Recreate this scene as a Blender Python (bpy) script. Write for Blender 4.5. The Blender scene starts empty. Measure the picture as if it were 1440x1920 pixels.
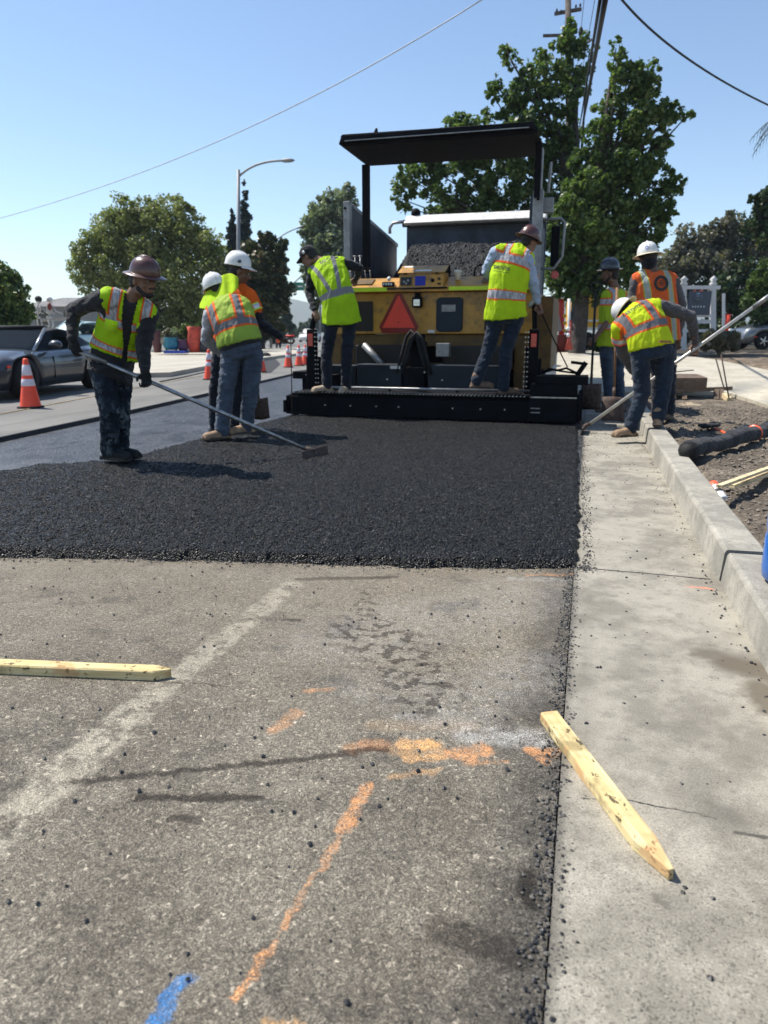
import bpy, math, random
import numpy as np
from mathutils import Vector, Matrix, noise, Quaternion
from mathutils.bvhtree import BVHTree

# ------------------------------------------------------------------ camera, world, sun, exposure
SC = bpy.context.scene
random.seed(7); np.random.seed(7)
CF, CH = 1350.0, 1.08                      # focal length in photo pixels, camera height (m)
TH = math.atan(331 / 1350.0); AZ = math.radians(15.5)
RX = Vector((math.cos(AZ), math.sin(AZ), 0)); FX = Vector((-math.sin(AZ), math.cos(AZ), 0)); UX = Vector((0, 0, 1))
cam = bpy.data.cameras.new("camera"); cam.sensor_fit = 'VERTICAL'; cam.sensor_height = 36; cam.sensor_width = 27
cam.lens = CF / 1920 * 36; cam.clip_start = .05; cam.clip_end = 9000
camo = bpy.data.objects.new("camera", cam); SC.collection.objects.link(camo)
camo.location = (0, 0, CH); camo.rotation_euler = (math.pi / 2 - TH, 0, AZ)
cam.dof.use_dof = True; cam.dof.focus_distance = 3.0; cam.dof.aperture_fstop = 4.2
SC.camera = camo
SUN_DIR = (RX * -math.cos(math.radians(28)) + FX * math.sin(math.radians(28))) * math.cos(math.radians(57)) + UX * math.sin(math.radians(57))
W = bpy.data.worlds.new("World"); SC.world = W; W.use_nodes = True
wn = W.node_tree.nodes; wl = W.node_tree.links; wn.clear()
sky = wn.new('ShaderNodeTexSky'); sky.sky_type = 'NISHITA'; sky.sun_disc = False
sky.sun_elevation = math.radians(57); sky.sun_rotation = math.atan2(SUN_DIR.x, SUN_DIR.y)
sky.altitude = 0; sky.air_density = 1.0; sky.dust_density = 0.1; sky.ozone_density = 1.6
bg = wn.new('ShaderNodeBackground'); bg.inputs[1].default_value = 0.118
wo = wn.new('ShaderNodeOutputWorld'); wl.new(sky.outputs[0], bg.inputs[0]); wl.new(bg.outputs[0], wo.inputs[0])
sl = bpy.data.lights.new("sun", 'SUN'); sl.energy = 4.9; sl.angle = math.radians(.55); sl.color = (1, .95, .87)
so = bpy.data.objects.new("sun", sl); SC.collection.objects.link(so)
so.rotation_euler = SUN_DIR.to_track_quat('Z', 'Y').to_euler()
SC.view_settings.view_transform = 'Standard'; SC.view_settings.look = 'None'
SC.view_settings.exposure = 0.55; SC.view_settings.gamma = 1.0; SC.view_settings.use_curve_mapping = False
SC.cycles.max_bounces = 6; SC.cycles.transparent_max_bounces = 8; SC.cycles.caustics_reflective = False; SC.cycles.caustics_refractive = False
try: SC.cycles.use_denoising = True
except Exception: pass

# ------------------------------------------------------------------ geometry of the view: photo pixel -> place in the world
def ray(px, py):
    x = (px - 720) / CF; y = -(py - 960) / CF
    return x, math.cos(TH) + y * math.sin(TH), -math.sin(TH) + y * math.cos(TH)
def at(px, py, D):
    x, fw, up = ray(px, py); s = D / fw
    return RX * (x * s) + FX * D + UX * (CH + up * s)
def gnd(px, py, z=0.0):
    x, fw, up = ray(px, py); s = (z - CH) / up
    return RX * (x * s) + FX * (fw * s) + UX * z
def aty(px, py, Y):
    x, fw, up = ray(px, py); d = RX * x + FX * fw + UX * up
    return Vector((0, 0, CH)) + d * (Y / d.y)
def cv(r, f, u): return (RX * r + FX * f + UX * u).normalized()
def lerp(a, b, t): return a + (b - a) * t
def zr(y):                                 # height of the verge and the yards on the right
    return float(np.interp(y, [-5, 11, 13, 18, 26, 60, 200], [.10, .10, .13, .27, .5, .6, .8]))
def gter(px, py):
    z = .15
    for _ in range(30): p = gnd(px, py, z); z = lerp(z, zr(p.y), .5)
    return p

# ------------------------------------------------------------------ objects
COL = SC.collection
def tag(o, label=None, cat=None, group=None, kind=None):
    if label: o['label'] = label
    if cat: o['category'] = cat
    if group: o['group'] = group
    if kind: o['kind'] = kind
    return o
def empty(name, loc=(0, 0, 0), rz=0, label=None, cat=None, group=None, kind=None):
    o = bpy.data.objects.new(name, None); o.location = loc; o.rotation_euler = (0, 0, rz); o.empty_display_size = .1
    COL.objects.link(o); return tag(o, label, cat, group, kind)
def link(name, me, parent=None, world=False):
    o = bpy.data.objects.new(name, me); COL.objects.link(o)
    if parent is not None:
        o.parent = parent
        if world: o.matrix_parent_inverse = pmat(parent).inverted()
    return o
def pmat(o):
    m = Matrix.LocRotScale(o.location, o.rotation_euler, o.scale)
    if o.parent is not None: m = pmat(o.parent) @ o.matrix_parent_inverse @ m
    return m
def copy_tree(o, parent=None):
    c = o.copy(); COL.objects.link(c)
    if parent is not None: c.parent = parent
    for ch in [x for x in SC.objects if x.parent == o]: copy_tree(ch, c)
    return c

class MB:
    """collects shapes, then becomes one mesh object"""
    def __init__(s): s.v = []; s.f = []; s.m = []; s.mi = 0; s.sm = []; s.smooth = False
    def add(s, vs, fs):
        b = len(s.v); s.v += [tuple(p) for p in vs]
        s.f += [tuple(i + b for i in f) for f in fs]; s.m += [s.mi] * len(fs); s.sm += [s.smooth] * len(fs); return s
    def box(s, lo, hi, M=None):
        x0, y0, z0 = lo; x1, y1, z1 = hi
        vs = [Vector(p) for p in ((x0, y0, z0), (x1, y0, z0), (x1, y1, z0), (x0, y1, z0), (x0, y0, z1), (x1, y0, z1), (x1, y1, z1), (x0, y1, z1))]
        if M is not None: vs = [M @ p for p in vs]
        return s.add(vs, [(3, 2, 1, 0), (4, 5, 6, 7), (0, 1, 5, 4), (1, 2, 6, 5), (2, 3, 7, 6), (3, 0, 4, 7)])
    def beam(s, a, b, w, h, up=None):      # rectangular bar from a to b
        a, b = Vector(a), Vector(b); d = (b - a); L = d.length; d.normalize()
        up = Vector(up) if up is not None else (Vector((0, 0, 1)) if abs(d.z) < .95 else Vector((0, 1, 0)))
        r = d.cross(up).normalized(); u = r.cross(d).normalized()
        vs = []
        for e in (a, b):
            for sx, sz in ((-1, -1), (1, -1), (1, 1), (-1, 1)): vs.append(e + r * (sx * w / 2) + u * (sz * h / 2))
        return s.add(vs, [(0, 1, 2, 3), (7, 6, 5, 4), (0, 4, 5, 1), (1, 5, 6, 2), (2, 6, 7, 3), (3, 7, 4, 0)])
    def cyl(s, a, b, r0, r1=None, n=12, cap=True):
        r1 = r0 if r1 is None else r1
        a, b = Vector(a), Vector(b); d = (b - a).normalized(); t = d.orthogonal().normalized(); u = d.cross(t)
        sm = s.smooth; s.smooth = True
        vs = []
        for e, r in ((a, r0), (b, r1)):
            for k in range(n):
                an = 2 * math.pi * k / n; vs.append(e + (t * math.cos(an) + u * math.sin(an)) * r)
        fs = [(k, (k + 1) % n, n + (k + 1) % n, n + k) for k in range(n)]
        s.add(vs, fs); s.smooth = False
        if cap: b0 = len(s.v) - 2 * n; s.f += [tuple(b0 + k for k in range(n))[::-1], tuple(b0 + n + k for k in range(n))]; s.m += [s.mi] * 2; s.sm += [False] * 2
        s.smooth = sm; return s
    def tube(s, pts, r, n=8):
        pts = [Vector(p) for p in pts]; rs = r if isinstance(r, (list, tuple)) else [r] * len(pts)
        vs = []; t = None
        for i, p in enumerate(pts):
            d = (pts[min(i + 1, len(pts) - 1)] - pts[max(i - 1, 0)]).normalized()
            t = d.orthogonal().normalized() if t is None else (t - d * t.dot(d)).normalized()
            u = d.cross(t)
            for k in range(n): an = 2 * math.pi * k / n; vs.append(p + (t * math.cos(an) + u * math.sin(an)) * rs[i])
        fs = []
        for i in range(len(pts) - 1):
            for k in range(n): fs.append((i * n + k, i * n + (k + 1) % n, (i + 1) * n + (k + 1) % n, (i + 1) * n + k))
        fs.append(tuple(range(n))[::-1]); fs.append(tuple((len(pts) - 1) * n + k for k in range(n)))
        sm = s.smooth; s.smooth = True; s.add(vs, fs); s.smooth = sm; return s
    def lathe(s, prof, o=(0, 0, 0), up=(0, 0, 1), n=24, fx=None, ex=1.0):   # prof: (r, h); ex stretches along fx
        o = Vector(o); up = Vector(up).normalized(); t = (Vector(fx) - up * Vector(fx).dot(up)).normalized() if fx is not None else up.orthogonal().normalized(); u = up.cross(t)
        vs = []
        for r, h in prof:
            for k in range(n): an = 2 * math.pi * k / n; vs.append(o + up * h + t * (math.cos(an) * r * ex) + u * (math.sin(an) * r))
        fs = []
        for i in range(len(prof) - 1):
            for k in range(n): fs.append((i * n + k, i * n + (k + 1) % n, (i + 1) * n + (k + 1) % n, (i + 1) * n + k))
        sm = s.smooth; s.smooth = True; s.add(vs, fs); s.smooth = sm; return s
    def ell(s, c, ax, n=12, m=8):          # ellipsoid, ax = three vectors with length
        c = Vector(c); ax = [Vector(a) for a in ax]; vs = [c - ax[2]]
        for i in range(1, m):
            ph = -math.pi / 2 + math.pi * i / m
            for k in range(n): an = 2 * math.pi * k / n; vs.append(c + ax[0] * (math.cos(ph) * math.cos(an)) + ax[1] * (math.cos(ph) * math.sin(an)) + ax[2] * math.sin(ph))
        vs.append(c + ax[2]); N = len(vs) - 1; fs = [(0, 1 + (k + 1) % n, 1 + k) for k in range(n)]
        for i in range(m - 2):
            for k in range(n): a = 1 + i * n; fs.append((a + k, a + (k + 1) % n, a + n + (k + 1) % n, a + n + k))
        a = 1 + (m - 2) * n; fs += [(a + k, a + (k + 1) % n, N) for k in range(n)]
        sm = s.smooth; s.smooth = True; s.add(vs, fs); s.smooth = sm; return s
    def ball(s, c, r, n=12, m=8): return s.ell(c, (Vector((r, 0, 0)), Vector((0, r, 0)), Vector((0, 0, r))), n, m)
    def seg(s, a, b, ra, rb=None, n=12):   # tapered limb piece with round ends
        rb = ra if rb is None else rb
        s.ball(a, ra, n, 8); s.ball(b, rb, n, 8); s.cyl(a, b, ra, rb, n); return s
    def prism(s, poly, axis, d0, d1, fn=None):   # polygon (2D) extruded; fn maps (a, b, d) -> point
        n = len(poly); mk = fn or {'x': lambda a, b, d: (d, a, b), 'y': lambda a, b, d: (a, d, b), 'z': lambda a, b, d: (a, b, d)}[axis]
        vs = [mk(a, b, d0) for a, b in poly] + [mk(a, b, d1) for a, b in poly]
        return s.add(vs, [tuple(range(n)), tuple(range(2 * n - 1, n - 1, -1))] + [(k, n + k, n + (k + 1) % n, (k + 1) % n) for k in range(n)])
    def mesh(s, name, mats):
        me = bpy.data.meshes.new(name); me.from_pydata(s.v, [], s.f)
        for m in (mats if isinstance(mats, (list, tuple)) else [mats]): me.materials.append(m)
        if any(s.m): me.polygons.foreach_set('material_index', s.m)
        me.polygons.foreach_set('use_smooth', s.sm); me.update(); return me
    def build(s, name, mats, parent=None, world=False, bevel=0, fix=True):
        me = s.mesh(name, mats)
        if fix:
            import bmesh
            bm = bmesh.new(); bm.from_mesh(me); bmesh.ops.recalc_face_normals(bm, faces=bm.faces); bm.to_mesh(me); bm.free()
        o = link(name, me, parent, world)
        if bevel:
            b = o.modifiers.new('bevel', 'BEVEL'); b.width = bevel; b.segments = 2; b.limit_method = 'ANGLE'
        return o
def seg_obj(name, a, b, w, h, mat, parent=None, world=False, up=None): return MB().beam(a, b, w, h, up).build(name, mat, parent, world)

# ------------------------------------------------------------------ materials
class NT:
    def __init__(s, name):
        s.m = bpy.data.materials.new(name); s.m.use_nodes = True; s.t = s.m.node_tree; s.t.nodes.clear()
        s.out = s.t.nodes.new('ShaderNodeOutputMaterial'); s.b = s.t.nodes.new('ShaderNodeBsdfPrincipled')
        s.t.links.new(s.b.outputs[0], s.out.inputs[0])
    def n(s, typ, ins=None, **kw):
        nd = s.t.nodes.new('ShaderNode' + typ)
        for k, v in kw.items(): setattr(nd, k, v)
        for k, v in (ins or {}).items(): s.put(nd.inputs[k], v)
        return nd
    def put(s, sock, v):
        if isinstance(v, bpy.types.NodeSocket): s.t.links.new(v, sock)
        elif isinstance(v, bpy.types.Node): s.t.links.new(v.outputs[0], sock)
        else:
            if sock.type == 'RGBA' and len(v) == 3: v = (*v, 1)
            sock.default_value = v
    def set(s, **kw):
        for k, v in kw.items(): s.put(s.b.inputs[k.replace('_', ' ')], v)
        return s
    def pos(s): return s.n('NewGeometry').outputs['Position']
    def obj(s): return s.n('TexCoord').outputs['Object']
    def ma(s, op, a, b=0.0, c=None, clamp=False):
        nd = s.n('Math', operation=op, use_clamp=clamp); s.put(nd.inputs[0], a); s.put(nd.inputs[1], b)
        if c is not None: s.put(nd.inputs[2], c)
        return nd.outputs[0]
    def vm(s, op, a, b=None, out=0):
        nd = s.n('VectorMath', operation=op); s.put(nd.inputs[0], a)
        if b is not None: s.put(nd.inputs[1] if op != 'SCALE' else nd.inputs[3], b)
        return nd.outputs['Value'] if op in ('LENGTH', 'DOT_PRODUCT', 'DISTANCE') else nd.outputs[0]
    def noise(s, v, scale, detail=4, rough=.55, col=False):
        nd = s.n('TexNoise', {'Vector': v, 'Scale': scale, 'Detail': detail, 'Roughness': rough}); return nd.outputs['Color' if col else 0]
    def vor(s, v, scale, feature='F1', out='Distance', rnd=1.0):
        nd = s.n('TexVoronoi', {'Vector': v, 'Scale': scale, 'Randomness': rnd}, feature=feature); return nd.outputs[out]
    def ramp(s, f, stops, interp='LINEAR'):
        nd = s.n('ValToRGB', {0: f}); nd.color_ramp.interpolation = interp; e = nd.color_ramp.elements
        while len(e) < len(stops): e.new(.5)
        for i, (p, c) in enumerate(stops): e[i].position = p; c = (c, c, c) if isinstance(c, (int, float)) else c; e[i].color = (*c, 1)
        return nd.outputs[0]
    def ss(s, v, a, b):                    # smoothstep a..b -> 0..1
        nd = s.n('MapRange', {0: v, 1: a, 2: b, 3: 0.0, 4: 1.0}, interpolation_type='SMOOTHSTEP'); return nd.outputs[0]
    def mix(s, f, a, b, mode='MIX'):
        nd = s.n('Mix', data_type='RGBA', blend_type=mode); s.put(nd.inputs[0], f); s.put(nd.inputs[6], a); s.put(nd.inputs[7], b); return nd.outputs[2]
    def bump(s, h, strength=.3, dist=.01, nrm=None):
        nd = s.n('Bump', {'Height': h, 'Strength': strength, 'Distance': dist})
        if nrm is not None: s.put(nd.inputs['Normal'], nrm)
        s.put(s.b.inputs['Normal'], nd.outputs[0]); return nd.outputs[0]

_mc = {}
def M(name, col, rough=.6, metal=0.0, var=.12, scale=6.0, bump=.15, bscale=60.0, spec=.5, dirt=None, coat=0, dist=.004):
    """painted, woven or metal surface with slight colour drift, wear and fine relief"""
    if name in _mc: return _mc[name]
    t = NT(name); p = t.obj(); n1 = t.noise(p, scale, 5, .6)
    c = t.mix(t.ma('MULTIPLY', t.ss(n1, .3, .7), 1.0), tuple(x * (1 - var) for x in col), tuple(min(1, x * (1 + var)) for x in col))
    if dirt: c = t.mix(t.ma('MULTIPLY', t.ss(t.noise(p, scale * 2.3, 6, .7), .48, .68), dirt[1]), c, dirt[0])
    r = t.ma('ADD', t.ma('MULTIPLY', t.noise(p, scale * 4, 3), .25), rough - .12)
    t.set(Base_Color=c, Roughness=r, Metallic=metal, Specular_IOR_Level=spec)
    if coat: t.set(Coat_Weight=coat, Coat_Roughness=.06)
    if bump: t.bump(t.noise(p, bscale, 4, .6), bump, dist)
    _mc[name] = t.m; return t.m

def cloth(name, col, var=.2, fold=1.0, weave=True, rough=.85, trans=0.0):
    if name in _mc: return _mc[name]
    t = NT(name); p = t.pos(); n1 = t.noise(p, 7, 5, .6)
    c = t.mix(t.ss(n1, .3, .7), tuple(x * (1 - var) for x in col), tuple(min(1, x * (1 + var)) for x in col))
    t.set(Base_Color=c, Roughness=rough, Specular_IOR_Level=.2, Sheen_Weight=.15, Sheen_Roughness=.5)
    w = t.noise(t.vm('MULTIPLY', p, (14, 14, 30)), 1.0, 5, .6)
    w2 = t.noise(t.vm('MULTIPLY', p, (55, 55, 80)), 1.0, 3, .6)
    t.bump(t.ma('ADD', w, t.ma('MULTIPLY', w2, .25)), .85 * fold, .03)
    if trans:
        tr = t.n('BsdfTranslucent', {'Color': c}); mx = t.n('MixShader', {0: trans, 1: t.b.outputs[0], 2: tr.outputs[0]}); t.t.links.new(mx.outputs[0], t.out.inputs[0])
    _mc[name] = t.m; return t.m

def leafmat(name, c0, c1, trans=.35, hue=None):
    t = NT(name); a = t.n('Attribute', attribute_name='rnd').outputs['Fac']
    c = t.ramp(a, [(0, c0), (.7, c1), (1, hue or c1)])
    t.set(Base_Color=c, Roughness=.45, Specular_IOR_Level=.4)
    tr = t.n('BsdfTranslucent', {'Color': t.mix(1.0, c, (1.0, 1.15, .55), 'MULTIPLY')})
    mx = t.n('MixShader', {0: trans, 1: t.b.outputs[0], 2: tr.outputs[0]}); t.t.links.new(mx.outputs[0], t.out.inputs[0]); return t.m
BARK = M('bark', (.055, .045, .038), .9, var=.4, scale=5, bump=.8, bscale=14, dist=.04)

# segment marks on the ground, in world metres
def segdist(t, p, a, b):
    a = Vector((a[0], a[1], 0)); b = Vector((b[0], b[1], 0)); d = b - a
    pa = t.vm('SUBTRACT', p, a); h = t.ma('DIVIDE', t.vm('DOT_PRODUCT', pa, d), max(d.length_squared, 1e-6), clamp=True)
    return t.vm('LENGTH', t.vm('SUBTRACT', pa, t.vm('SCALE', d, h)))
def marks(t, p, segs, soft=.4):            # segs: (px0,py0,px1,py1,halfwidth, strength)
    acc = None
    for x0, y0, x1, y1, w, k in segs:
        d = segdist(t, p, gnd(x0, y0), gnd(x1, y1)); m = t.ma('MULTIPLY', t.ss(d, w * (1 + soft), w * (1 - soft)), k)
        acc = m if acc is None else t.ma('MAXIMUM', acc, m)
    return acc
def flat(t):                               # world position with z = 0
    sx = t.n('SeparateXYZ', {0: t.pos()}); return t.n('CombineXYZ', {0: sx.outputs[0], 1: sx.outputs[1]}).outputs[0], sx
# ------------------------------------------------------------------ ground materials
def mat_old_road():
    t = NT('old_asphalt'); p, sx = flat(t)
    n = t.noise(p, 2.2, 6, .65); n2 = t.noise(p, 40, 5, .7); fine = t.noise(p, 260, 3, .7)
    wp = t.vm('ADD', p, t.vm('SCALE', t.vm('SUBTRACT', t.noise(p, 18, 5, .6, True), (.5, .5, .5)), .06))
    wf = t.vm('ADD', wp, t.vm('SCALE', t.vm('SUBTRACT', t.noise(p, 120, 3, .6, True), (.5, .5, .5)), .016))
    base = t.mix(t.ss(n, .38, .62), (.195, .168, .128), (.285, .250, .192))
    # paler, browner towards the fresh mat, greyer and coarser near the kerb and the camera
    far = t.ss(sx.outputs[1], 1.5, 2.8)
    base = t.mix(t.ma('MULTIPLY', far, .65), base, (.285, .240, .178))
    tr = t.ma('MULTIPLY', t.ss(t.ma('ADD', sx.outputs[0], t.ma('MULTIPLY', n, .5)), -1.1, -.4), t.ss(sx.outputs[1], 1.7, 2.4))
    base = t.mix(t.ma('MULTIPLY', tr, .6), base, (.31, .262, .19))
    drk = t.ma('MULTIPLY', t.ss(t.ma('ADD', sx.outputs[0], t.ma('MULTIPLY', n2, .12)), -.16, .02), .6)
    base = t.mix(drk, base, (.045, .043, .04))
    base = t.mix(t.ma('MULTIPLY', t.ss(t.noise(p, 5, 6, .75), .50, .64), .5), base, (.34, .30, .235)); base = t.mix(t.ma('MULTIPLY', t.ss(t.noise(t.vm('ADD', p, (4, 9, 0)), 3.2, 6, .75), .52, .66), .55), base, (.085, .075, .062))
    # stones: cells of random tone
    vc = t.vor(wf, 120, out='Color'); vd = t.vor(wf, 120, feature='DISTANCE_TO_EDGE'); r = t.n('SeparateColor', {0: vc})
    tone = t.ramp(r.outputs[0], [(0, .62), (.35, .85), (.65, 1.0), (.82, 1.2), (.93, 1.5), (1, 2.1)])
    st = t.ma('MULTIPLY', t.ss(r.outputs[1], .3, .5), t.ma('SUBTRACT', 1.0, t.ma('MULTIPLY', far, .75)))
    c = t.mix(t.ma('MULTIPLY', st, .95), base, t.mix(1.0, base, tone, 'MULTIPLY'))
    v2 = t.n('SeparateColor', {0: t.vor(wf, 330, out='Color')})
    c = t.mix(.8, c, t.mix(1.0, c, t.ramp(v2.outputs[0], [(0, .22), (.35, .7), (.7, 1.15), (.9, 1.5), (1, 1.9)]), 'MULTIPLY'))
    c = t.mix(t.ma('MULTIPLY', t.ss(fine, .42, .30), .65), c, (.035, .032, .03))     # pits between the stones
    worn = t.ss(n2, .40, .55)
    grain = t.ss(t.ma('ADD', t.noise(p, 190, 4, .8), t.ma('MULTIPLY', t.ma('SUBTRACT', t.noise(p, 24, 4, .7), .5), .5)), .44, .55)
    line = t.ma('MULTIPLY', marks(t, wp, [(-160, 1700, 250, 1335, .064, 1), (250, 1335, 545, 1098, .052, .85)], .3), t.ma('MULTIPLY', t.ss(t.noise(p, 11, 6, .8), .43, .53), t.ma('ADD', .35, t.ma('MULTIPLY', grain, .5))))
    c = t.mix(line, c, (.58, .52, .40))
    wh = t.ma('MULTIPLY', marks(t, wp, [(880, 1375, 1020, 1385, .045, 1), (760, 1345, 900, 1360, .04, .5), (700, 1290, 860, 1300, .14, .28), (960, 1085, 1080, 1088, .03, .6), (640, 1200, 980, 1120, .22, .30), (860, 1330, 1000, 1250, .12, .35)], .7), grain)
    c = t.mix(t.ma('MULTIPLY', wh, .8), c, (.60, .58, .54))
    og = marks(t, wf, [(690, 1472, 645, 1555, .016, .95), (645, 1555, 600, 1632, .009, .7), (600, 1632, 556, 1692, .006, .6), (556, 1700, 505, 1785, .008, .75), (505, 1785, 448, 1862, .013, .95),
                       (858, 1412, 905, 1408, .030, 1), (880, 1425, 895, 1400, .022, .9), (995, 1408, 1042, 1412, .022, 1), (1008, 1412, 1022, 1428, .018, 1), (515, 1366, 556, 1338, .022, .55), (580, 1296, 612, 1293, .016, .6), (665, 1402, 715, 1396, .03, .55), (860, 1425, 960, 1432, .008, .6), (990, 1078, 1085, 1078, .015, .45)], .45)
    yl = marks(t, wf, [(758, 1394, 812, 1399, .024, 1), (765, 1420, 828, 1420, .018, 1), (740, 1408, 828, 1408, .02, .5), (700, 1360, 880, 1362, .03, .12), (740, 1455, 820, 1445, .012, .4), (500, 1915, 560, 1916, .01, .6)], .5)
    bl = marks(t, wf, [(342, 1845, 312, 1878, .016, 1), (318, 1878, 285, 1935, .017, 1)], .45)
    c = t.mix(t.ma('MULTIPLY', yl, t.ma('ADD', .2, t.ma('MULTIPLY', grain, .8))), c, (.90, .50, .20))
    c = t.mix(t.ma('MULTIPLY', og, t.ma('ADD', .12, t.ma('MULTIPLY', grain, .78))), c, (.90, .42, .17))
    c = t.mix(t.ma('MULTIPLY', bl, t.ma('ADD', .45, t.ma('MULTIPLY', grain, .5))), c, (.06, .24, .55))
    wet = marks(t, wp, [(140, 1466, 380, 1442, .012, .9), (380, 1442, 560, 1424, .013, .9), (560, 1424, 722, 1404, .013, .9), (262, 1497, 478, 1497, .015, 1), (320, 1536, 372, 1534, .011, .8),
                        (830, 1740, 960, 1790, .035, .75), (985, 1640, 1000, 1700, .02, 1), (440, 1160, 570, 1164, .008, .3), (535, 1162, 560, 1162, .012, .8), (622, 1172, 636, 1174, .016, .8), (560, 1086, 740, 1082, .02, .7), (320, 1280, 440, 1286, .003, .9)], .5)
    drops = t.ma('MULTIPLY', marks(t, wp, [(690, 1105, 682, 1150, .05, .8), (690, 1185, 745, 1220, .16, 1), (745, 1230, 800, 1300, .13, 1)], .5), t.ss(t.noise(p, 22, 3, .6), .50, .58))
    c = t.mix(t.ma('MAXIMUM', wet, t.ma('MULTIPLY', drops, .85)), c, t.mix(1.0, c, (.28, .26, .25), 'MULTIPLY'))
    specks = t.ma('MULTIPLY', t.ss(t.vor(p, 23), .075, .05), t.ss(t.noise(p, 3.0, 3), .42, .6))
    c = t.mix(specks, c, (.02, .02, .022))
    t.set(Base_Color=c, Roughness=.82, Specular_IOR_Level=.35)
    h = t.ma('ADD', t.ma('MULTIPLY', t.ss(vd, 0, .16), .9), t.ma('ADD', t.ma('MULTIPLY', fine, .8), t.ma('MULTIPLY', n2, 1.3)))
    t.bump(h, .85, .004); return t.m
def mat_concrete(name, base=(.215, .196, .158), light=(.325, .298, .242), marked=True, pebbly=True, bump=.35):
    t = NT(name); p, sx = flat(t) if marked else (t.pos(), None)
    n = t.noise(p, 1.9, 6, .65); n2 = t.noise(p, 14, 6, .7); fine = t.noise(p, 220, 3, .7)
    c = t.mix(t.ss(n, .42, .58), base, light); c = t.mix(t.ma('MULTIPLY', t.ss(t.noise(p, 6, 6, .7), .48, .62), .35), c, tuple(x * 1.25 for x in light)); c = t.mix(t.ma('MULTIPLY', t.ss(n2, .5, .66), .5), c, tuple(x * .72 for x in base))
    c = t.mix(.6, c, t.mix(1.0, c, t.ramp(fine, [(.3, .35), (.5, 1.0), (.72, 1.5)]), 'MULTIPLY'))
    if pebbly:
        wv = t.vm('ADD', p, t.vm('SCALE', t.noise(p, 150, 2, .5, True), .01)); v = t.n('SeparateColor', {0: t.vor(wv, 240, out='Color')})
        near = t.ma('MULTIPLY', t.ss(sx.outputs[1], 2.3, .8) if marked else .6, .85)
        c = t.mix(near, c, t.mix(1.0, c, t.ramp(v.outputs[0], [(0, .35), (.10, .6), (.2, 1.0), (.85, 1.08), (1, 1.45)]), 'MULTIPLY'))
    spk = t.ma('MULTIPLY', t.ss(t.vor(p, 34), .085, .05), t.ss(t.noise(p, 2.5, 3), .45, .6)); c = t.mix(spk, c, (.025, .025, .025))
    if marked:
        wp = t.vm('ADD', p, t.vm('SCALE', t.vm('SUBTRACT', t.noise(p, 14, 5, .6, True), (.5, .5, .5)), .07))
        wet = marks(t, wp, [(1325, 1228, 1372, 1240, .05, .75), (1372, 1245, 1430, 1262, .07, .85), (1425, 1290, 1445, 1330, .05, .85)], .5)
        c = t.mix(wet, c, (.115, .095, .068))
        cr = marks(t, t.vm('ADD', p, t.vm('SCALE', t.vm('SUBTRACT', t.noise(p, 25, 4, .6, True), (.5, .5, .5)), .022)), [(1062, 1497, 1180, 1503, .0022, 1), (1180, 1503, 1270, 1520, .0025, 1), (1270, 1520, 1345, 1537, .0022, .8), (1380, 1562, 1445, 1574, .006, .7), (1095, 1066, 1330, 1087, .007, 1), (1088, 886, 1245, 886, .006, .5), (1330, 1210, 1340, 1212, .003, .3)], .4)
        c = t.mix(cr, c, (.03, .028, .025))
        st = marks(t, wp, [(1345, 1520, 1370, 1540, .035, .5), (1240, 1360, 1310, 1370, .05, .15), (1230, 1690, 1245, 1695, .012, .7), (1100, 1120, 1090, 1400, .03, .25)], .8); c = t.mix(st, c, (.10, .09, .075))
        c = t.mix(t.ma('MULTIPLY', marks(t, wp, [(1290, 1101, 1332, 1106, .012, .6)], .7), t.ss(n2, .35, .5)), c, (.8, .25, .14))
        c = t.mix(t.ma('MULTIPLY', t.ss(sx.outputs[0], .035, -.005), .65), c, (.07, .065, .055))
    t.set(Base_Color=c, Roughness=.85, Specular_IOR_Level=.3)
    t.bump(t.ma('ADD', fine, t.ma('MULTIPLY', n2, 1.5)), bump, .004); return t.m
def mat_fresh(name, loose=True):
    t = NT(name); p = t.pos(); k = 95 if loose else 120
    wv = t.vm('ADD', p, t.vm('SCALE', t.noise(p, 90, 2, .5, True), .008))
    vc = t.n('SeparateColor', {0: t.vor(wv, k, out='Color')}); vd = t.vor(wv, k, feature='F1')
    if loose: c = t.ramp(vc.outputs[0], [(0, .003), (.5, .007), (.85, .014), (.96, .035), (1, .10)])
    else: c = t.ramp(vc.outputs[0], [(0, .016), (.5, .03), (.8, .05), (.93, .13), (1, .30)])
    n = t.noise(p, 1.2, 5, .6)
    c = t.mix(t.ma('MULTIPLY', t.ss(n, .3, .7), .6), c, t.mix(1.0, c, (1.5, 1.5, 1.5) if loose else (1.25, 1.32, 1.42), 'MULTIPLY'))  # compacted: bluish lift puts the sky's sheen into the colour
    if not loose:
        dust = t.ss(t.noise(t.vm('MULTIPLY', p, (1, .35, 1)), 2.6, 6, .7), .47, .62); c = t.mix(t.ma('MULTIPLY', dust, .6), c, (.095, .095, .10)); dk = t.ss(t.noise(t.vm('MULTIPLY', p, (1, .5, 1)), 4.3, 6, .75), .5, .6); c = t.mix(t.ma('MULTIPLY', dk, .7), c, (.010, .010, .012))
    r = t.ramp(vc.outputs[1], [(0, .22), (1, .6)]) if loose else t.ramp(vc.outputs[1], [(0, .22), (1, .5)])
    t.set(Base_Color=c, Roughness=r, Specular_IOR_Level=.25 if loose else .35)
    h = t.ma('ADD', t.ma('MULTIPLY', t.ma('SUBTRACT', 1.0, vd), 1.6), t.ma('ADD', t.noise(p, 60, 4, .7), t.ma('MULTIPLY', vc.outputs[2], .9)))
    t.bump(h, .95 if loose else .5, .009 if loose else .004); return t.m
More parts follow.
